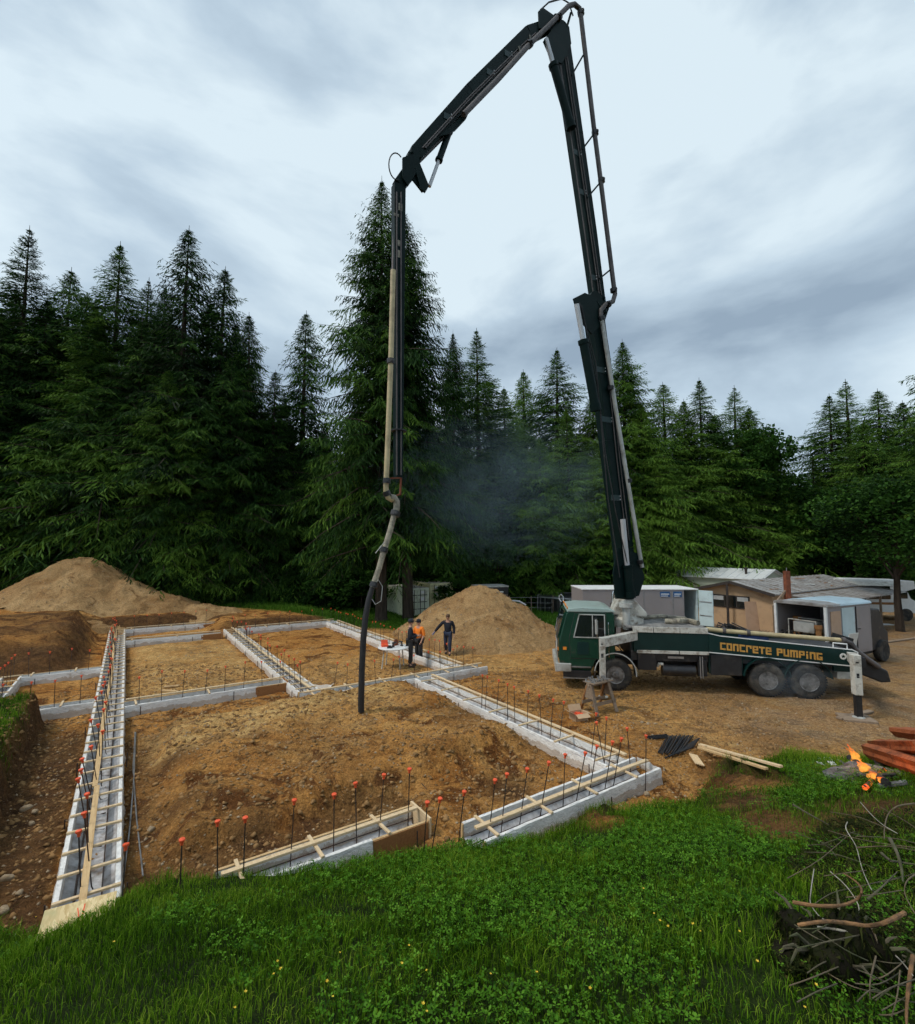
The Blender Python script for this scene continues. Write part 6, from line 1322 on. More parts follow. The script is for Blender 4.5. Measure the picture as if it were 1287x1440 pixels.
mb = MB(); mb.bx(.05, 1.5, .25, VW - .2, .625, 1.15); mb.build('machine_bench', M['machine_yellow'], wv, bevel=.02)
mb = MB(); mb.bx(.15, .75, .55, 1.35, 1.36, 1.80); gen = mb.build('generator', M['pipe_grey'], wv, bevel=.04)
mb = MB(); mb.tube([(.12, .45, 1.16), (.12, .45, 1.86), (.12, 1.5, 1.86), (.12, 1.5, 1.16)], .025, 6); mb.tube([(.8, .45, 1.16), (.8, .45, 1.86), (.8, 1.5, 1.86), (.8, 1.5, 1.16)], .025, 6); mb.build('generator_frame', M['dwhite'], gen)
mb = MB(); mb.cyl((-.05, .28, .9), (-.05, .28, 1.62), .10, 14); mb.cyl((-.05, .28, 1.62), (-.05, .28, 1.75), .14, 14); mb.build('filter_can', M['brown_wood'], wv, smooth=True)
mb = MB()
for k in range(7): x, y = RNG.uniform(.1, .9), RNG.uniform(.3, 1.7); mb.tube([(x, y, 1.16), (x + .1, y + .15, 1.34), (x - .05, y + .35, 1.28), (x, y + .5, 1.16)], .03, 6)
mb.build('hoses', M['rubber_hose'], wv, smooth=True)
for (x, y, h, m_) in ((1.2, 1.4, .5, 'brown_wood'), (1.0, .5, .65, 'whitepaint'), (1.3, .9, .35, 'machine_yellow'), (.9, 1.6, .75, 'brown_wood')): mb = MB(); mb.box((x, y, 1.15 + h / 2 + .004), (.25, .22, h)); mb.build('stored_box', M[m_], wv, bevel=.01)
mb = MB(); mb.cyl((1.55, .1, 1.9), (1.55, .1, 1.7), .05); mb.bx(.05, 1.9, .052, .09, 2.0, 2.04); mb.build('shelf_rail', M['old_wood'], wv)
# motorhome
a = D(1170, 812, 33); b = D(1278, 812, 33); rv = empty('motorhome', (a.x, 33, 0), -.12, 'white motorhome parked under the dark tree at the right edge', 'motorhome'); RL = b.x - a.x
mb = MB(); mb.prism([(0, .55), (RL * .80, .55), (RL * .80, .5), (RL, .5), (RL, 1.2), (RL * .92, 1.45), (RL * .88, 1.95), (RL * .98, 2.1), (RL * .97, 2.6), (.15, 2.72), (0, 2.6)], 'y', 0, 2.3); mb.build('body', M['whitepaint'], rv, bevel=.06)
for x0, x1, z0, z1 in ((.15, .28, 1.45, 2.2), (.43, .68, 1.4, 2.25), (.78, .88, 1.45, 1.95)): mb = MB(); mb.bx(RL * x0, RL * x1, -.03, -.004, z0, z1); mb.build('window', M['glass'], rv, bevel=.02)
mb = MB(); mb.bx(RL * .33, RL * .41, -.025, -.004, .62, 2.3); mb.build('door', M['whitepaint'], rv, bevel=.01)
mb = MB(); mb.bx(.02, RL * .78, -.012, -.003, 1.05, 1.2); mb.build('stripe', M['brown_wood'], rv)
for x in (RL * .25, RL * .85): mb = MB(); mb.cyl((x, -.04, .40), (x, .25, .40), .40, 22); mb.build('wheel', M['rubber'], rv)
mb = MB(); mb.tube([(RL * .1, -.9, 2.35), (RL * .1, -.03, 2.5)], .025, 6); mb.prism([(-.95, 2.33), (-.03, 2.52), (-.03, 2.55), (-.95, 2.36)], 'x', RL * .08, RL * .7); mb.build('awning', M['dwhite'], rv)
# containers
def container(org, m_, ew, L_, h, label):
    c = oriented('shipping_container', org, (.87, .5), label, 'container'); c.location.z = tz(*org)
    mb = MB(); mb.bx(0.03, ew - .03, .03, L_ - .03, .08, h - .03); mb.build('body', m_, c)
    mb = MB()
    for k in range(int(L_ / .24)):
        y = .1 + k * .24
        mb.bx(-.005, .032, y, y + .12, .16, h - .16)
    mb.build('corrugation', m_, c)
    mb = MB()
    for x in (0.0, ew - .1):
        for y in (0.0, L_ - .1): mb.bx(x - .012, x + .112, y - .012, y + .112, 0.02, h)
    mb.bx(.113, ew - .113, -.012, .1, h - .12, h + .01); mb.bx(.113, ew - .113, -.012, .1, .03, .14); mb.bx(-.012, .1, .113, L_ - .113, h - .1, h + .01); mb.bx(-.012, .1, .113, L_ - .113, .03, .13); mb.build('frame', m_, c)
    for s in (0, 1):
        x0, x1 = (.12, ew / 2 - .01) if s == 0 else (ew / 2 + .01, ew - .12)
        mb = MB(); mb.bx(x0, x1, -.02, .03, .15, h - .13); d = mb.build('door', m_, c, bevel=.006)
        mb = MB()
        for f in (.3, .72): x = x0 + (x1 - x0) * f; mb.cyl((x, -.05, .12), (x, -.05, h - .1), .022, 6)
        for z in (h * .25, h * .5, h * .75): mb.bx(x0 + .02, x1 - .02, -.035, -.021, z - .025, z + .02)
        mb.build('lock_rods', M['black'], d)
        mb = MB(); mb.bx(x0 + .3 * (x1 - x0) + .04, x0 + .68 * (x1 - x0), -.026, -.021, h * .55, h * .68); mb.build('door_plate', M['whitepaint'], d)
        mb = MB(); mb.bx(x0 + .3 * (x1 - x0) + .04, x0 + .68 * (x1 - x0), -.026, -.021, h * .8, h * .9); mb.build('door_plate', M['whitepaint'], d)
    mb = MB(); mb.bx(.0, ew, .0, L_, h + .012, h + .03); mb.build('roof', M['dwhite'], c)
    return c
container((-3.65, 34.4), M['cont_a'], 1.84, 3.6, 1.92, 'grey green shipping container behind the twin cedar trunks')
container((-2.05, 36.6), M['cont_b'], 1.95, 4.6, 2.12, 'yellowish shipping container beside the cone of dirt')
# black dump trailer, its rails, the pool and the wire fence
q = D(700, 845, 33); dt = empty('dump_trailer', (q.x, 33, tz(q.x, 33)), .2, 'black high sided trailer half hidden behind the cone of dirt', 'trailer')
mb = MB(); mb.bx(-1.4, .75, 0, 1.6, .5, 2.15); mb.build('body', M['black'], dt, bevel=.02); mb = MB(); mb.bx(-1.42, .77, -.03, 1.63, 2.152, 2.24); mb.build('top_rail', M['pipe_grey'], dt)
mb = MB(); mb.bx(.2, .3, -.02, -.003, 1.5, 1.8); mb.bx(.1, .4, -.02, -.003, 1.8, 1.88); mb.build('mark', M['whitepaint'], dt)
for x in (-.5, .2): mb = MB(); mb.cyl((x, -.05, .36), (x, .2, .36), .36, 18); mb.build('wheel', M['rubber'], dt)
mb = MB(); mb.tube([(.75, .3, 1.25), (1.5, -.1, 1.2), (1.9, -.2, .95)], .05, 6); mb.tube([(.75, .9, 1.2), (1.6, .3, 1.15), (1.9, -.2, .95)], .05, 6); mb.build('tow_frame', M['whitepaint'], dt)
PC = (D(803, 858, 38).x, 38.0); pl = empty('pool', (*PC, tz(*PC)), 0, 'round black sided garden pool on the lawn left of the truck cab', 'pool')
mb = MB(); n = 60; prof = [(2.45 + (.05 if k % 2 else 0)) for k in range(n)]
vs = [(prof[k] * math.cos(2 * math.pi * k / n), prof[k] * math.sin(2 * math.pi * k / n), z) for z in (0, 1.05) for k in range(n)]; mb.add(vs, [(k, (k + 1) % n, n + (k + 1) % n, n + k) for k in range(n)] + [tuple(range(n, 2 * n))]); mb.build('wall', M['black'], pl)
mb = MB(); mb.tube([(2.5 * math.cos(2 * math.pi * k / 40), 2.5 * math.sin(2 * math.pi * k / 40), 1.07) for k in range(41)], .05, 6, cap=False); mb.build('rim', M['steel'], pl)
for k in range(24):
    a = 2 * math.pi * k / 24; mb = MB(); mb.bar((2.56 * math.cos(a), 2.56 * math.sin(a), 0), (2.53 * math.cos(a), 2.53 * math.sin(a), 1.03), .05, .05); mb.build('upright', M['steel'], pl)
wf2 = empty('wire_fence', (0, 0, 0), 0, 'thin wire fence on the bright lawn before the forest', 'fence')
for k in range(6):
    x = 2.2 + k * 1.6; mb = MB(); mb.cyl((x, 36.2, tz(x, 36.2) - .1), (x, 36.2, tz(x, 36.2) + 1.25), .035, 6); mb.build('post', M['old_wood'], wf2)
for z in (.4, .75, 1.15): mb = MB(); mb.tube([(2.2 + k * 1.6, 36.2, tz(2.2 + k * 1.6, 36.2) + z - .03 * (k % 2)) for k in range(6)], .008, 4); mb.build('wire', M['steel'], wf2)
# scrap timber lying on the gravel at the right, a white lid and a small planter
for i, (p, q_, lb) in enumerate((((1232, 905), (1290, 897), 'dark plank lying on the gravel at the right edge, the rear one'), ((1190, 878), (1230, 884), 'dark plank leaning low behind the white work van'), ((1225, 1000), (1180, 1010), 'thin dark board lying flat in front of the rear outrigger pad'))):
    loose('plank', [on(*p, .04), on(*q_, .04)], .16, .05, M['old_wood'], lb, 'plank')
q = on(1243, 878, .03); mb = MB(); mb.box((q.x, q.y, q.z), (.9, .5, .04)); tag(mb.build('white_lid', M['whitepaint'], None, bevel=.01), 'small flat white lid lying on the far gravel at right', 'lid')

# ------------------------------------------------------------------ timber stand, carton, stakes and boards by the near right form
c = on(842, 1000, 0); sh = empty('sawhorse', (c.x, c.y, c.z), .55, 'weathered wooden sawhorse with metal brackets heaped on top', 'sawhorse')
mb = MB(); mb.bar((-.42, 0, .80), (.42, 0, .80), .10, .09); mb.build('top_beam', M['old_wood'], sh, bevel=.004)
for x in (-.34, .34):
    for s in (-1, 1): mb = MB(); mb.bar((x + .06 * (1 if x > 0 else -1), .33 * s, 0.0), (x, .05 * s, .84), .045, .10, (1, 0, 0)); mb.build('leg', M['old_wood'] if s < 0 else M['brown_wood'], sh, bevel=.003)
    mb = MB(); xx = x + (.045 if x > 0 else -.045); mb.prism([(-.10, .80), (.10, .80), (.215, .42), (-.215, .42)], 'x', xx - .009, xx + .009); mb.build('gusset', M['old_wood'], sh)
mb = MB(); mb.bar((-.45, -.20, .28), (.5, -.20, .28), .03, .09); mb.bar((-.45, .20, .28), (.5, .20, .28), .03, .09); mb.build('stretcher', M['old_wood'], sh)
mb = MB(); mb.bx(-.40, .44, -.20, .22, .846, .864); mb.build('top_board', M['old_wood'], sh)
br = None
for k in range(11):
    if br is None:
        mb = MB(); mb.bx(-.16, .16, -.018, .018, 0, .006); mb.bx(.13, .16, -.018, .018, .0061, .07); mb.bx(-.16, -.13, -.018, .018, .0061, .05); o = br = mb.build('form_bracket', M['steel'])
    else: o = br.copy(); COL.objects.link(o)
    p = c + Matrix.Rotation(.55, 3, 'Z') @ Vector((-.33 + k * .072, RNG.uniform(-.06, .06), .872 + .012 * (k % 3))); o.location = p; o.rotation_euler = (RNG.uniform(-.15, .15), RNG.uniform(-.1, .1), .55 + 1.35 + RNG.uniform(-.5, .5)); tag(o, 'grey steel form bracket in the heap on top of the sawhorse', 'bracket', 'form brackets on the sawhorse')
c = on(814, 1012, 0); bx_ = empty('cardboard_box', (c.x, c.y, c.z), .35, 'open cardboard box full of orange caps beside the sawhorse', 'cardboard box'); w, d, h = .40, .32, .20
mb = MB(); mb.bx(-w/2, w/2, -d/2, d/2, 0, .012); mb.bx(-w/2, -w/2 + .008, -d/2, d/2, .0121, h); mb.bx(w/2 - .008, w/2, -d/2, d/2, .0121, h); mb.bx(-w/2 + .0081, w/2 - .0081, -d/2, -d/2 + .008, .0121, h); mb.bx(-w/2 + .0081, w/2 - .0081, d/2 - .008, d/2, .0121, h); mb.build('carton', M['carton'], bx_)
for p0, p1 in (((-w/2, 0, h), (-w/2 - .17, 0, h + .09)), ((w/2, 0, h), (w/2 + .16, 0, h - .05)),): mb = MB(); mb.bar(p0, p1, d, .007, (0, 0, 1)); mb.build('flap', M['carton'], bx_)
for p0, p1 in (((0, -d/2, h), (0, -d/2 - .13, h - .07)), ((0, d/2, h), (0, d/2 + .08, h + .15))): mb = MB(); mb.bar(p0, p1, w - .01, .007, (0, 0, 1)); mb.build('flap', M['carton'], bx_)
for k in range(34):
    o = link_mesh('spare_cap', cap0.data); p = c + Matrix.Rotation(.35, 3, 'Z') @ Vector((RNG.uniform(-w/2 + .05, w/2 - .05), RNG.uniform(-d/2 + .05, d/2 - .05), RNG.uniform(.10, .155))); o.location = p; o.rotation_euler = (RNG.uniform(0, 3), RNG.uniform(0, 3), 0); tag(o, 'orange rebar cap loose in the cardboard box', 'cap', 'orange caps in the cardboard box')
st0 = None
def stake_thing(p, q_, label, group, m_='blk', w=.026):
    global st0
    mb = MB(); p, q_ = Vector(p), Vector(q_); mb.bar(p, q_, w, w)
    dd = (q_ - p); n = 9
    for k in range(n): mb.box(p + dd * ((k + .5) / n) + Vector((0, 0, w * .5)), (w * 1.2, w * .5, w * .3), Matrix.Rotation(math.atan2(dd.y, dd.x), 3, 'Z'))
    return tag(mb.build('stake', M[m_]), label, 'stake', group)
M['blk'] = mat('dark_steel_stake', (0.05, 0.052, 0.058), 0.4, 0.7, 0.3, 8, dirt=(0.11, 0.07, 0.045), dirtamt=0.25)
for k in range(13):
    a = on(926 + k * 2.6, 1058 + (k % 3) * 1.2, .03 + .028 * (k % 3)); b = on(940 + k * 2.9, 1034 + (k % 2), .03 + .03 * (k % 3)); stake_thing(a, b, 'black steel stake in the stacked heap at the corner of the front form', 'black stakes in the heap')
for k in range(5):
    a = on(936 + k * 5, 1066 - k * 2, .05 + .02 * k); b = on(984 - k * 2, 1038 + k * 3, .06 + .02 * k); stake_thing(a, b, 'black steel stake lying askew across the heap', 'black stakes lying askew')
for k in range(4): stake_thing(on(908 + k * 2, 1036 + k, .03), on(938, 1033 + k * 1.5, .05), 'dark steel stake pointing left out of the heap', 'dark stakes pointing left')
zp = on(976, 1066, 0).z
for k in range(5): loose('wood_wedge', [G(970 + k * 2.4, 1060 + k * .6, zp + .06 + .012 * k), G(979 + k * 2.8, 1074 + k * .8, zp + .05)], .028, .028, M['pine_pale'], 'pale wooden peg in the small pile beside the black stakes', 'peg', 'pale pegs by the black stakes')
loose('lumber', [on(984, 1047, .22), on(1099, 1078, .18)], .09, .04, M['pine_pale'], 'pale board slanting over the grass right of the black stakes, rear one', 'board')
loose('lumber', [on(983, 1051, .17), on(1078, 1081, .14)], .09, .04, M['pine'], 'pale board slanting over the grass right of the black stakes, front one', 'board')
q = on(520, 968, .0); ps = MB(); r = random.Random(3); n = 9
def scrap(px, py, w, d, seed, label):
    q = on(px, py, .03); r = random.Random(seed); mb = MB(); vs = [(q.x + (i / 8 - .5) * w + r.uniform(-.04, .04), q.y + (j / 5 - .5) * d + r.uniform(-.04, .04), tz(q.x + (i / 8 - .5) * w, q.y + (j / 5 - .5) * d) + .02 + r.uniform(0, .08)) for j in range(6) for i in range(9)]
    mb.add(vs, [(j * 9 + i, j * 9 + i + 1, (j + 1) * 9 + i + 1, (j + 1) * 9 + i) for j in range(5) for i in range(8)]); tag(mb.build('plastic_scrap', M['plastic'], None, smooth=True), label, 'plastic sheet')
scrap(447, 968, .9, .6, 3, 'crumpled white plastic sheet at the near end of the diagonal form')

# ------------------------------------------------------------------ work table with tools
c = on(553, 938, 0); tb = empty('folding_table', (c.x, c.y, c.z), .2, 'round white folding table with tools beside the workers', 'table')
mb = MB(); mb.lathe([(.001, .74), (.58, .74), (.60, .752), (.60, .772), (.58, .784), (.001, .784)], 36, Matrix.Identity(4)); mb.build('table_top', M['whitepaint'], tb)
for a in (.5, 2.1, 3.6, 5.2): mb = MB(); mb.cyl((.40 * math.cos(a), .40 * math.sin(a), .74), (.50 * math.cos(a), .50 * math.sin(a), 0), .024, 8); mb.build('leg', M['dwhite'], tb)
mb = MB(); mb.cyl((.45 * math.cos(.5), .45 * math.sin(.5), .35), (.45 * math.cos(5.2), .45 * math.sin(5.2), .35), .014, 6); mb.build('leg_brace', M['dwhite'], tb)
def on_table(x, y, z=.786): return c + Matrix.Rotation(.2, 3, 'Z') @ Vector((x, y, z))
def item(name, label, cat, x, y, fn, m_, rz=0.0):
    mb = MB(); fn(mb); o = mb.build(name, m_, None, bevel=.004); o.location = on_table(x, y); o.rotation_euler = (0, 0, rz); tag(o, label, cat)
item('tool_case', 'open orange tool case on the left of the round table', 'tool case', -.33, .05, lambda m: (m.bx(-.13, .13, -.09, .09, 0, .08), m.box((0, .10, .15), (.26, .02, .18), Matrix.Rotation(-.3, 3, 'X'))), M['cap'], .3)
drl = lambda m: (m.cyl((-.09, 0, .16), (.10, 0, .16), .035, 10), m.cyl((.10, 0, .16), (.18, 0, .16), .012, 8), m.bar((-.05, 0, .15), (-.07, 0, .05), .04, .05, (1, 0, 0)), m.bx(-.12, -.01, -.04, .04, 0, .05))
item('drill', 'dark cordless drill standing in the middle of the round table', 'drill', .02, -.1, drl, M['black'], 1.0)
item('drill', 'dark cordless drill standing on the right of the round table', 'drill', .3, .1, drl, M['black'], 2.3)
item('circular_saw', 'dark circular saw on the round table behind the drills', 'circular saw', .12, .22, lambda m: (m.cyl((0, -.02, .11), (0, .02, .11), .11, 18), m.bx(-.15, .15, -.06, .1, 0, .012), m.tube([(-.08, .03, .16), (0, .03, .24), (.1, .03, .18)], .02, 8)), M['rust'], .7)
item('battery_box', 'small dark charger on the left front of the round table', 'charger', -.16, -.28, lambda m: (m.bx(-.1, .1, -.06, .06, 0, .06), m.bx(-.05, .05, -.04, .04, .061, .1)), M['black'], .1)
item('mug', 'small pale cup at the right edge of the round table', 'cup', .42, -.16, lambda m: m.lathe([(.03, 0), (.04, .09), (.034, .09), (.026, .01)], 12, Matrix.Identity(4)), M['whitepaint'])
# ------------------------------------------------------------------ the three workers
M['skin'] = mat('skin', (0.50, 0.27, 0.18), 0.55, 0, 0.08, 6); M['hair'] = mat('brown_hair', (0.09, 0.045, 0.02), 0.7)
M['navy'] = mat('dark_navy_cloth', (0.012, 0.014, 0.022), 0.9, 0, 0.3, 6, bump=.4, bs=30); M['hivis'] = mat('orange_shirt', (0.85, 0.21, 0.012), 0.75, 0, 0.10, 5, bump=.4, bs=18)
M['jeans'] = mat('dark_jeans', (0.025, 0.035, 0.065), 0.9, 0, 0.3, 7, bump=.3, bs=30); M['boots'] = mat('worn_boots', (0.06, 0.04, 0.028), 0.8, 0, 0.3, 8); M['trousers'] = mat('charcoal_trousers', (0.028, 0.027, 0.028), 0.9, 0, 0.3, 7)
M['glove'] = mat('blue_glove', (0.03, 0.10, 0.28), 0.7); M['eye'] = mat('eye_dark', (0.015, 0.012, 0.01), 0.3)
def skin_mesh(name, pts, edges, rad, root, mat_, sub=2):
    me = bpy.data.meshes.new(name); me.from_pydata([tuple(p) for p in pts], edges, []); o = bpy.data.objects.new(name, me); COL.objects.link(o)
    s = o.modifiers.new('skin', 'SKIN'); s.use_smooth_shade = True; s.branch_smoothing = 0.4
    for v, r in zip(me.skin_vertices[0].data, rad): v.radius = r if isinstance(r, tuple) else (r, r); v.use_root = False
    me.skin_vertices[0].data[root].use_root = True
    u = o.modifiers.new('sub', 'SUBSURF'); u.levels = sub; u.render_levels = sub
    dg = bpy.context.evaluated_depsgraph_get(); m2 = bpy.data.meshes.new_from_object(o.evaluated_get(dg)); m2.name = name
    bpy.data.objects.remove(o); bpy.data.meshes.remove(me)
    m2.materials.clear(); m2.materials.append(mat_); m2.polygons.foreach_set('use_smooth', [True] * len(m2.polygons)); return m2
def person(px, py, Hh, rz, pose, top, bottom, label, headgear='cap', z=None, glove=False):
    """pose: joints in a frame with x to the person's left, y forward, z up, for a 1.75 m figure."""
    c = on(px, py, 0); k = Hh / 1.75
    root = empty('person', (c.x, c.y, c.z), rz, label, 'person'); root.scale = (k, k, k)
    J = dict(pel=(0, 0, .93), sp=(0, .01, 1.12), ch=(0, 0, 1.32), nb=(0, -.01, 1.45), nk=(0, .01, 1.52), hd=(0, .02, 1.62), tp=(0, .01, 1.71),
             hL=(.10, 0, .90), kL=(.11, .02, .49), aL=(.11, -.02, .09), tL=(.13, .15, .035), hR=(-.10, 0, .90), kR=(-.11, .02, .49), aR=(-.11, -.02, .09), tR=(-.13, .15, .035),
             sL=(.19, -.01, 1.41), eL=(.25, -.02, 1.13), wL=(.26, .07, .88), sR=(-.19, -.01, 1.41), eR=(-.25, -.02, 1.13), wR=(-.26, .07, .88)); J.update(pose)
    J = {a: Vector((-b[0], b[1], b[2])) for a, b in J.items()}
    names = list(J); ix = {a: i for i, a in enumerate(names)}
    R_ = dict(pel=(.155, .115), sp=(.14, .10), ch=(.165, .115), nb=(.07, .065), nk=(.055, .055), hd=(.078, .098), tp=(.055, .065), hL=.095, kL=.062, aL=.045, tL=.038, hR=.095, kR=.062, aR=.045, tR=.038, sL=.062, eL=.045, wL=.030, sR=.062, eR=.045, wR=.030)
    pts = [J[n] for n in names]; rad = [R_[n] for n in names]
    E_ = [(ix[a], ix[b]) for a, b in (('pel', 'sp'), ('sp', 'ch'), ('ch', 'nb'), ('nb', 'nk'), ('nk', 'hd'), ('hd', 'tp'), ('pel', 'hL'), ('hL', 'kL'), ('kL', 'aL'), ('aL', 'tL'), ('pel', 'hR'), ('hR', 'kR'), ('kR', 'aR'), ('aR', 'tR'), ('ch', 'sL'), ('sL', 'eL'), ('eL', 'wL'), ('ch', 'sR'), ('sR', 'eR'), ('eR', 'wR'))]
    def addp(p, r, par): pts.append(Vector(p)); rad.append(r); E_.append((par, len(pts) - 1)); return len(pts) - 1
    addp(J['hd'] + Vector((0, .115, -.01)), .014, ix['hd'])                                             # nose
    for s in (1, -1): addp(J['hd'] + Vector((.092 * s, -.005, 0)), .016, ix['hd'])                       # ears
    for s, w in ((-1, 'L'), (1, 'R')):                                                                 # hands: palm, four fingers, thumb
        d = (J['w' + w] - J['e' + w]).normalized(); sd = d.cross(Vector((s, 0, 0)));  sd = sd.normalized() if sd.length > .1 else Vector((0, 1, 0))
        pa = addp(J['w' + w] + d * .05, (.034, .022), ix['w' + w]); pb = addp(J['w' + w] + d * .095, (.038, .018), pa)
        inw = d.cross(sd).normalized()
        for f, (o_, l) in enumerate(((-.030, .068), (-.010, .078), (.010, .074), (.030, .056))):
            b = addp(J['w' + w] + d * .105 + sd * o_, .0085, pb); m = addp(J['w' + w] + d * (.105 + l * .5) + sd * o_ * 1.1 + inw * .006, .0085, b); addp(J['w' + w] + d * (.105 + l * .92) + sd * o_ * 1.1 + inw * .024, .007, m)
        t = addp(J['w' + w] + d * .055 + sd * -.048, .010, pa); addp(J['w' + w] + d * .085 + sd * -.068 + inw * .012, .009, t)
    body = link_mesh('body', skin_mesh('body', pts, E_, rad, 0, M['skin']), root)
    def sub(nm, keys, radii, rt, m_, extra=()):
        idx = {a: i for i, a in enumerate(keys)}; es = [(idx[names[a]], idx[names[b]]) for a, b in [e for e in E_[:20]] if names[a] in idx and names[b] in idx]
        return link_mesh(nm, skin_mesh(nm, [J[a] for a in keys], es, radii, idx[rt], m_), root)
    kk = dict(J)
    J['pel'] = J['pel'] + Vector((0, 0, -.02))
    for w in 'LR': J['w' + w] = J['e' + w].lerp(kk['w' + w], .96 if top[1] else .25)
    sub('jacket' if top[1] else 'shirt', ['pel', 'sp', 'ch', 'nb', 'sL', 'eL', 'wL', 'sR', 'eR', 'wR'], [(.185, .14), (.175, .135), (.19, .135), .072, .085, .068, .05, .085, .068, .05], 'pel', M[top[0]])
    J.update(kk)
    for w in 'LR': J['a' + w] = kk['a' + w] + Vector((0, 0, .04))
    sub('trousers', ['pel', 'hL', 'kL', 'aL', 'hR', 'kR', 'aR'], [(.165, .125), .112, .085, .068, .112, .085, .068], 'pel', M[bottom])
    J.update(kk)
    for w in 'LR':
        d = J['t' + w] - J['a' + w]; me = skin_mesh('boot', [J['a' + w] + Vector((0, 0, .07)), J['a' + w] + Vector((0, -.03, -.035)), J['a' + w] + d * .55 + Vector((0, 0, -.01)), J['t' + w] + Vector((0, .03, .012))], [(0, 1), (1, 2), (2, 3)], [.06, .055, .052, .045], 0, M['boots']); link_mesh('boot', me, root)
    hd = J['hd']; f = Vector((0, 1, 0))
    mb = MB()
    for s in (1, -1): mb.lathe([(.002, -.006), (.009, 0), (.002, .006)], 8, Matrix.Translation(hd + Vector((.032 * s, .092, .015))) @ Matrix.Rotation(math.pi / 2, 4, 'X'))
    mb.build('eyes', M['eye'], body)
    mb = MB(); mb.box(hd + Vector((0, .094, -.05)), (.042, .012, .008)); mb.build('mouth', M['hair'], body)
    TM = Matrix.Translation(hd + Vector((0, -.005, .02)))
    mb = MB(); mb.lathe([(.088, -.03), (.100, 0), (.101, .03), (.088, .075), (.055, .105), (.002, .115)], 18, TM @ Matrix.Diagonal((.95, 1.12, 1, 1)))
    if headgear == 'cap':
        mb.prism([(-.075, .09), (-.06, .155), (0, .185), (.06, .155), (.075, .09), (0, .1)], 'z', hd.z + .035, hd.z + .047); mb.build('cap', M['navy'], root, smooth=True)
        h2 = MB(); h2.lathe([(.082, -.06), (.090, -.02), (.092, .02)], 16, TM @ Matrix.Translation((0, -.012, 0)) @ Matrix.Diagonal((.93, 1.0, 1, 1))); h2.build('hair', M['hair'], root)
    else: mb.build('hair', M['hair'], root, smooth=True)
    if glove:
        d = (J['wR'] - J['eR']).normalized(); me = skin_mesh('glove', [J['wR'] - d * .02, J['wR'] + d * .06, J['wR'] + d * .12, J['wR'] + d * .18, J['wR'] + d * .09 + Vector((0, .05, 0))], [(0, 1), (1, 2), (2, 3), (1, 4)], [(.038, .036), (.046, .034), (.046, .028), (.032, .02), .016], 0, M['glove']); link_mesh('glove', me, root)
    return root
person(577, 938, 1.88, -math.pi / 2 + .1, dict(eL=(.27, .02, 1.13), wL=(.16, .25, 1.12), eR=(-.26, .0, 1.12), wR=(-.15, .26, 1.14), aL=(.13, .03, .09), tL=(.14, .20, .035)), ('navy', True), 'trousers', 'worker in dark clothes and cap standing beside the table, facing right')
person(589, 932, 1.82, math.pi - .75, dict(eL=(.28, -.03, 1.14), wL=(.26, .10, .92), eR=(-.25, .08, 1.14), wR=(-.06, .27, 1.16), tR=(-.16, .14, .035)), ('hivis', False), 'trousers', 'worker in a bright orange shirt and dark cap standing beside the table')
person(630, 921, 1.82, math.pi - .15, dict(pel=(0, 0, .92), kL=(.10, .12, .50), aL=(.10, .12, .10), tL=(.11, .29, .04), kR=(-.10, -.02, .48), aR=(-.10, -.18, .12), tR=(-.11, -.02, .035), eR=(-.42, .02, 1.16), wR=(-.56, .12, .98), eL=(.26, -.05, 1.13), wL=(.27, .06, .88), nk=(0, .02, 1.52), hd=(0, .04, 1.61), tp=(0, .04, 1.70)), ('navy', True), 'jeans', 'worker in a dark jacket walking over the footing with a blue gloved arm held out', headgear='hair', glove=True)

# ------------------------------------------------------------------ fire and logs at the right
M['char'] = mat('charred_wood', (0.016, 0.014, 0.013), 0.9, 0, 0.5, 9, dirt=(0.16, 0.15, 0.14), dirtamt=0.3, bump=.8, bs=20)
M['ash'] = mat('grey_ash', (0.15, 0.145, 0.14), 0.95, 0, 0.4, 6, dirt=(0.03, 0.027, 0.025), dirtamt=0.7, ds=5, bump=.6, bs=25)
def flame_mat():
    m, nt, N, L = nodes('flame'); out = N('ShaderNodeOutputMaterial'); e = N('ShaderNodeEmission'); t = N('ShaderNodeBsdfTransparent'); ms = N('ShaderNodeMixShader')
    tc = N('ShaderNodeTexCoord'); sp = N('ShaderNodeSeparateXYZ'); L(tc.outputs['Generated'], sp.inputs[0])
    r = N('ShaderNodeValToRGB'); el = r.color_ramp.elements; el[0].position = 0.0; el[0].color = (1.0, .32, .04, 1); el[1].position = 1.0; el[1].color = (1.0, .10, .01, 1); q = el.new(.35); q.color = (1.0, .42, .07, 1)
    L(sp.outputs['Z'], r.inputs[0]); L(r.outputs[0], e.inputs[0]); e.inputs[1].default_value = 1.0
    L(ramp(N, L, noise(N, L, tc.outputs['Object'], 11, 4, .65, 1.0), .36, .72), ms.inputs[0]); L(t.outputs[0], ms.inputs[1]); L(e.outputs[0], ms.inputs[2]); L(ms.outputs[0], out.inputs[0]); return m
M['flame'] = flame_mat()
M['ember'] = None
def ember_mat():
    m, nt, N, L = nodes('glowing_embers'); out = N('ShaderNodeOutputMaterial'); p = N('ShaderNodeBsdfPrincipled'); p.inputs['Base Color'].default_value = (.02, .015, .012, 1); p.inputs['Emission Color'].default_value = (1, .11, .012, 1)
    mu = N('ShaderNodeMath'); mu.operation = 'MULTIPLY'; mu.inputs[1].default_value = 1.6; L(ramp(N, L, noise(N, L, objvec(N, L), 14, 4, .6), .5, .66), mu.inputs[0]); L(mu.outputs[0], p.inputs['Emission Strength']); L(p.outputs[0], out.inputs[0]); return m
M['ember'] = ember_mat()
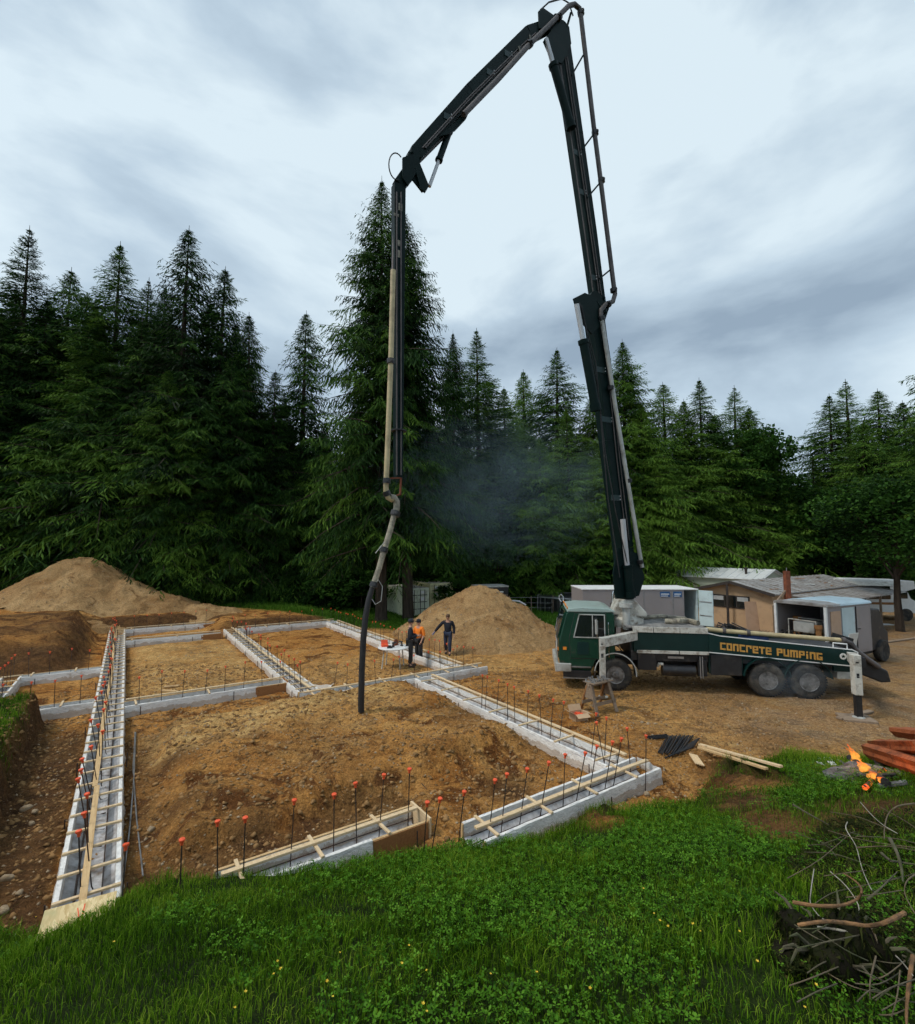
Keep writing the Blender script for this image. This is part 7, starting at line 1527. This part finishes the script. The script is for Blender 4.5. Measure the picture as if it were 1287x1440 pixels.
def rough_log(p, q_, r, seed, m_, name, sq=.75, label=None, cat=None, par=None):
    rr = random.Random(seed); p, q_ = Vector(p), Vector(q_); ax = (q_ - p).normalized(); s = ax.cross(Vector((0, 0, 1))).normalized(); u = s.cross(ax); n = 12; K = 14; vs = []
    lob = [rr.uniform(.8, 1.15) for _ in range(n)]
    for i in range(K):
        c = p.lerp(q_, i / (K - 1))
        for j in range(n):
            a = 2 * math.pi * j / n; w = r * lob[j] * rr.uniform(.93, 1.06) * (1 / max(abs(math.cos(a)) + .35, abs(math.sin(a)) + .35)) * 1.15; vs.append(c + s * (w * math.cos(a)) + u * (w * math.sin(a) * sq) + ax * (rr.uniform(-.06, .06) * r if i in (0, K - 1) else 0))
    mb = MB(); mb.add(vs, [(i * n + j, i * n + (j + 1) % n, (i + 1) * n + (j + 1) % n, (i + 1) * n + j) for i in range(K - 1) for j in range(n)] + [tuple(range(n - 1, -1, -1)), tuple((K - 1) * n + j for j in range(n))])
    o = mb.build(name, m_, par)
    return tag(o, label, cat) if label else o
la = on(1228, 1056, .28); lb_ = on(1335, 1090, .30)
rough_log(la, lb_, .23, 1, M['red_wood'], 'split_log', .72, 'thick red brown split log lying beside the fire, the lower one', 'log')
rough_log(la + Vector((.75, .18, .32)), lb_ + Vector((.8, .5, .34)), .19, 2, M['red_wood'], 'split_log', .7, 'red brown split log resting on the lower log at the right edge', 'log')
rough_log(la + Vector((.35, .30, -.02)), lb_ + Vector((.6, 1.0, .02)), .2, 8, M['red_wood'], 'split_log', .75, 'red brown split log lying behind the lower one', 'log')
rough_log(on(1236, 1074, .12), on(1330, 1066, .12), .12, 5, M['char'], 'split_log', .8, 'short dark log under the red log beside the fire', 'log')
fc = on(1228, 1092, 0); fire = empty('campfire', fc, 0, 'small burning campfire with orange flames and grey ash beside the red logs', 'campfire')
mb = MB(); n = 22; K = 6
vs = [(0, 0, .06)] + [((.62 * (i / K)) * (1.35 if math.cos(2 * math.pi * j / n) ** 2 > .5 else 1) * math.cos(2 * math.pi * j / n) * NR.uniform(.85, 1.15), .62 * (i / K) * math.sin(2 * math.pi * j / n) * NR.uniform(.85, 1.15), .05 * (1 - i / K) + NR.uniform(-.03, .05) - (.06 if i == K else 0)) for i in range(1, K + 1) for j in range(n)]
mb.add(vs, [(0, 1 + j, 1 + (j + 1) % n) for j in range(n)] + [(1 + i * n + j, 1 + (i + 1) * n + j, 1 + (i + 1) * n + (j + 1) % n, 1 + i * n + (j + 1) % n) for i in range(K - 1) for j in range(n)]); mb.build('ash_heap', M['ash'], fire)
rel = lambda px, py, dz: on(px, py, dz) - fc
for i, (a, b, r, mm) in enumerate((((1196, 1066, .14), (1246, 1100, .12), .07, 'char'), ((1206, 1092, .1), (1260, 1090, .12), .05, 'char'), ((1216, 1108, .08), (1244, 1082, .14), .045, 'ember'), ((1180, 1070, .06), (1214, 1092, .08), .04, 'ash'), ((1236, 1105, .06), (1275, 1100, .1), .045, 'ash'))): rough_log(rel(*a), rel(*b), r, 20 + i, M[mm], 'burning_stick', .9, par=fire)
def flame(px, py, h, w, lean, seed):
    b = rel(px, py, .12); rr = random.Random(seed); mb = MB()
    for k in range(4):
        off = Vector((rr.uniform(-w, w), rr.uniform(-w, w) * .5, 0)); hh = h * rr.uniform(.55, 1.05); pts = [b + off + Vector((lean * hh * t * t + .04 * math.sin(t * 7 + seed + k), .02 * math.cos(t * 6 + k), hh * t)) for t in np.linspace(0, 1, 8)]
        mb.tube(pts, [w * .5, w * .78, w * .72, w * .58, w * .46, w * .3, w * .16, .004], 7)
    mb.build('flame', M['flame'], fire, smooth=True)
flame(1209, 1074, .40, .07, -.5, 1); flame(1216, 1084, .22, .05, -.4, 4); flame(1228, 1093, .12, .045, -.3, 2); flame(1243, 1099, .08, .04, -.2, 3)
fl_ = bpy.data.lights.new('fire_glow', 'POINT'); fl_.energy = 6; fl_.color = (1, .35, .08); fl_.shadow_soft_size = .15; o = bpy.data.objects.new('fire_glow', fl_); COL.objects.link(o); o.parent = fire; o.location = (0, 0, .4)
for i, (px, py, s) in enumerate(((1162, 1068, .16), (1172, 1075, .12), (1156, 1074, .1))):
    q = on(px, py, .03); mb = MB(); mb.box((0, 0, 0), (s * 1.6, s, .015), Matrix.Rotation(.4 * i, 3, 'Z')); o = mb.build('paper_scrap', M['whitepaint']); o.location = q; o.rotation_euler = (.15, -.1, i); tag(o, 'crumpled pale paper scrap on the grass left of the fire, %s' % ('largest', 'middle one', 'smallest')[i], 'paper')

# ------------------------------------------------------------------ brush heap at the right
M['twig'] = mat('bare_twig', (0.13, 0.095, 0.055), 0.85, 0, 0.35, 6, dirt=(0.06, 0.055, 0.03), dirtamt=0.3); M['moss_branch'] = mat('mossy_branch', (0.09, 0.075, 0.045), 0.9, 0, 0.4, 5, dirt=(0.05, 0.075, 0.015), dirtamt=0.5, bump=.5, bs=25)
M['raw_branch'] = mat('peeled_branch', (0.26, 0.13, 0.05), 0.8, 0, 0.4, 5, dirt=(0.05, 0.03, 0.016), dirtamt=0.6, ds=6, bump=.6, bs=30); M['pale_branch'] = mat('pale_barked_branch', (0.36, 0.33, 0.27), 0.8, 0, 0.4, 5, dirt=(0.10, 0.085, 0.05), dirtamt=0.45)
def branch(px, r, m_, label, group=None, lift=.24, taper=.35):
    pts = []
    k = len(px)
    for i, (x, y) in enumerate(px): pts.append(on(x, y, lift + .06 * math.sin(i * 1.9)))
    fine = []
    for i in range(k - 1):     # smooth it a little
        p0, p1, p2, p3 = pts[max(0, i - 1)], pts[i], pts[i + 1], pts[min(k - 1, i + 2)]
        for t in (0, .25, .5, .75): fine.append(.5 * ((2 * p1) + (p2 - p0) * t + (2 * p0 - 5 * p1 + 4 * p2 - p3) * t * t + (3 * p1 - p0 - 3 * p2 + p3) * t ** 3))
    fine.append(pts[-1]); r *= .68; n = len(fine); mb = MB(); mb.tube(fine, [max(.004, r * (1 - (1 - taper) * i / (n - 1)) * RNG.uniform(.9, 1.1)) for i in range(n)], 8)
    return tag(mb.build('branch', m_, None, smooth=True), label, 'branch', group)
branch([(1116, 1269), (1150, 1274), (1185, 1273), (1206, 1264), (1212, 1252), (1204, 1240), (1186, 1228)], .022, M['raw_branch'], 'red brown branch bent into a hook above the dark stump', lift=.42)
branch([(1272, 1284), (1246, 1297), (1222, 1302), (1190, 1298), (1160, 1296), (1122, 1301)], .024, M['raw_branch'], 'thick peeled branch lying in front of the hooked branch', taper=.7, lift=.5)
branch([(1240, 1200), (1252, 1210), (1263, 1212), (1290, 1216), (1310, 1216)], .022, M['moss_branch'], 'grey branch reaching the right edge above the mossy stub')
branch([(1287, 1130), (1262, 1134), (1249, 1146), (1244, 1165), (1244, 1180)], .016, M['twig'], 'thin arched branch at the right edge below the fire')
branch([(1192, 1156), (1190, 1166), (1204, 1190), (1212, 1220), (1224, 1248), (1230, 1254)], .008, M['pale_branch'], 'long thin pale stem curving down the middle of the brush')
branch([(1145, 1222), (1141, 1250), (1140, 1270), (1150, 1286), (1160, 1294)], .008, M['pale_branch'], 'thin pale stem left of the hooked branch')
branch([(1168, 1226), (1190, 1246), (1207, 1272), (1206, 1290), (1196, 1298)], .008, M['pale_branch'], 'thin pale stem crossing behind the hooked branch')
branch([(1116, 1132), (1140, 1146), (1166, 1160)], .020, M['moss_branch'], 'dark short branch lying on the grass left of the brush')
branch([(1165, 1168), (1200, 1178), (1240, 1186), (1287, 1192)], .007, M['twig'], 'thin straight twig crossing the brush from left to right')
branch([(1210, 1128), (1226, 1146), (1242, 1160), (1262, 1172)], .006, M['pale_branch'], 'thin pale twig falling from the fire side into the brush')
branch([(1252, 1180), (1262, 1200), (1268, 1222), (1270, 1240)], .030, M['moss_branch'], 'short mossy stub standing at the right of the brush')
branch([(1220, 1265), (1240, 1248), (1262, 1226)], .016, M['moss_branch'], 'dark slanting branch left of the mossy stub')
branch([(1287, 1230), (1275, 1240), (1273, 1258), (1287, 1285)], .010, M['twig'], 'thin curved branch at the right edge below the mossy stub')
branch([(1150, 1304), (1190, 1310), (1232, 1326), (1262, 1346), (1284, 1372)], .014, M['pale_branch'], 'pale root curving over the dark stump to the right')
branch([(1284, 1345), (1278, 1388), (1275, 1425), (1276, 1450)], .022, M['raw_branch'], 'upright brown branch in the lower right corner')
branch([(1232, 1345), (1224, 1380), (1224, 1405)], .010, M['twig'], 'thin twig hanging down over the dark stump')
branch([(1224, 1302), (1232, 1318), (1236, 1334)], .012, M['twig'], 'short twig dropping from the thick peeled branch')
branch([(1266, 1365), (1262, 1400), (1254, 1430)], .008, M['twig'], 'thin twig left of the brown upright branch')
branch([(1190, 1262), (1230, 1258), (1268, 1252)], .007, M['twig'], 'thin level twig right of the hooked branch')
branch([(1205, 1192), (1250, 1190), (1287, 1196)], .010, M['twig'], 'thin level twig under the arched branch')
for i in range(36):
    x, y = RNG.uniform(1140, 1287), RNG.uniform(1150, 1430); a = RNG.uniform(-.6, .6); l = RNG.uniform(20, 55)
    branch([(x - l * math.cos(a), y - l * math.sin(a)), (x + RNG.uniform(-6, 6), y + RNG.uniform(-8, 8)), (x + l * math.cos(a), y + l * math.sin(a) + RNG.uniform(-8, 8))], RNG.uniform(.0016, .0038), RNG.choice([M['twig'], M['moss_branch'], M['moss_branch']]), 'thin bare twig tangled in the brush heap', 'loose twigs in the brush heap', lift=RNG.uniform(.08, .34))
M['dead_leaf'] = leaf_mat('dead_brush_leaves', (0.010, 0.014, 0.004), (0.026, 0.036, 0.008), (0.08, 0.075, 0.022), 0.2, .8)
M['stump_dark'] = mat('shade_dark_stump', (0.012, 0.010, 0.006), 0.95, 0, 0.5, 7, dirt=(0.022, 0.03, 0.008), dirtamt=0.4, bump=1.0, bs=18, spec=.1)  # near black colour carries the shade of the hollow it fills
# dark root stump
c = on(1180, 1362, -.06); stp = empty('root_stump', c, 0, 'big dark upturned root stump in the brush at the lower right', 'stump')
bm = _bm.new(); _bm.ops.create_icosphere(bm, subdivisions=4, radius=1.0)
for v in bm.verts:
    d = v.co.normalized(); k = 1 + .22 * math.sin(d.x * 5 + 1) * math.sin(d.y * 4 + 2) + .10 * math.sin(d.z * 7 + d.x * 6) + .04 * math.sin(d.x * 23 + d.z * 13); v.co = Vector((d.x * .46 * k, d.y * .30 * k, d.z * .30 * k + .04))
me = bpy.data.meshes.new('stump'); bm.to_mesh(me); bm.free(); me.materials.append(M['stump_dark']); me.polygons.foreach_set('use_smooth', [True] * len(me.polygons)); link_mesh('root_ball', me, stp)
for i in range(16):
    a = RNG.uniform(0, 6.28); b = RNG.uniform(-.1, .9); p = Vector((.36 * math.cos(a), .22 * math.sin(a), .1 + .2 * b)); q_ = p + Vector((.25 * math.cos(a) * RNG.uniform(.3, 1), .2 * math.sin(a), RNG.uniform(-.25, .15))); mb = MB(); mb.tube([p * .8, p.lerp(q_, .5) + Vector((0, 0, .04)), q_], [.02, .012, .004], 6); mb.build('root', M['moss_branch'], stp, smooth=True)
rs = np.random.default_rng(5); vv = np.array([v.co[:] for v in me.vertices]); vv = vv[rs.integers(0, len(vv), 5200)] * rs.uniform(1.0, 1.08, (5200, 1))
fib = np_mesh('root_fibres', np.stack([vv, vv + rs.normal(0, .012, vv.shape), vv + rs.normal(0, .03, vv.shape) + np.array([0, -.02, -.09]) * rs.uniform(.3, 1.3, (5200, 1)), ], 1).reshape(-1, 3), np.arange(5200 * 3), np.full(5200, 3), M['dead_leaf'] if 'dead_leaf' in M else M['moss_branch'], {'tint': np.repeat(rs.uniform(0, .7, 5200), 3)})
o = link_mesh('root_fibres', fib, stp); tag(o, kind='stuff')
# matted dead leaves, ferns and moss between the branches
def brush_px(n, seed):
    r = random.Random(seed); P = []
    while len(P) < n:
        x = r.uniform(1105, 1300); y = r.uniform(1140, 1460)
        if x < 1105 + 60 * abs(math.sin(y * .013)) : continue
        q = G(x, y, 1.15); P.append((q.x, q.y))
    P = np.array(P); z = terrain(P[:, 0], P[:, 1]); return np.stack([P[:, 0], P[:, 1], z + NR.uniform(.0, .10, n)], 1)
BPz = brush_px(17000, 4); o = link_mesh('brush_litter', leafs('brush_litter', BPz, NR.uniform(.012, .034, len(BPz)), M['dead_leaf'], 14)); tag(o, kind='stuff')
# ------------------------------------------------------------------ thin exhaust and fire smoke drifting before the forest
def smoke(name, c, d, dens, col, label):
    m, nt, N, L = nodes(name + '_volume'); out = N('ShaderNodeOutputMaterial'); v = N('ShaderNodeVolumePrincipled'); v.inputs['Color'].default_value = (*col, 1); v.inputs['Anisotropy'].default_value = .0
    tc = N('ShaderNodeTexCoord'); ln = N('ShaderNodeVectorMath'); ln.operation = 'LENGTH'; L(tc.outputs['Object'], ln.inputs[0])
    f = ramp(N, L, ln.outputs['Value'], .15, .98, (1, 1, 1), (0, 0, 0)); n = ramp(N, L, noise(N, L, tc.outputs['Object'], 2.6, 3, .6, 1.0), .38, .66)
    a = N('ShaderNodeMath'); a.operation = 'MULTIPLY'; L(f, a.inputs[0]); L(n, a.inputs[1]); b = N('ShaderNodeMath'); b.operation = 'MULTIPLY'; b.inputs[1].default_value = dens; L(a.outputs[0], b.inputs[0])
    L(b.outputs[0], v.inputs['Density']); L(v.outputs[0], out.inputs['Volume'])
    mb = MB(); mb.box((0, 0, 0), (2, 2, 2)); o = mb.build(name, m); o.location = c; o.scale = d; tag(o, kind='stuff')
c = D(700, 690, 29.5); smoke('smoke', c, (8.5, 1.6, 5.5), .16, (.62, .86, 1.0), '')
c = D(1120, 965, 15.2); smoke('smoke', (c.x, c.y, .75), (1.6, .5, .8), .30, (.75, .88, 1.0), '')
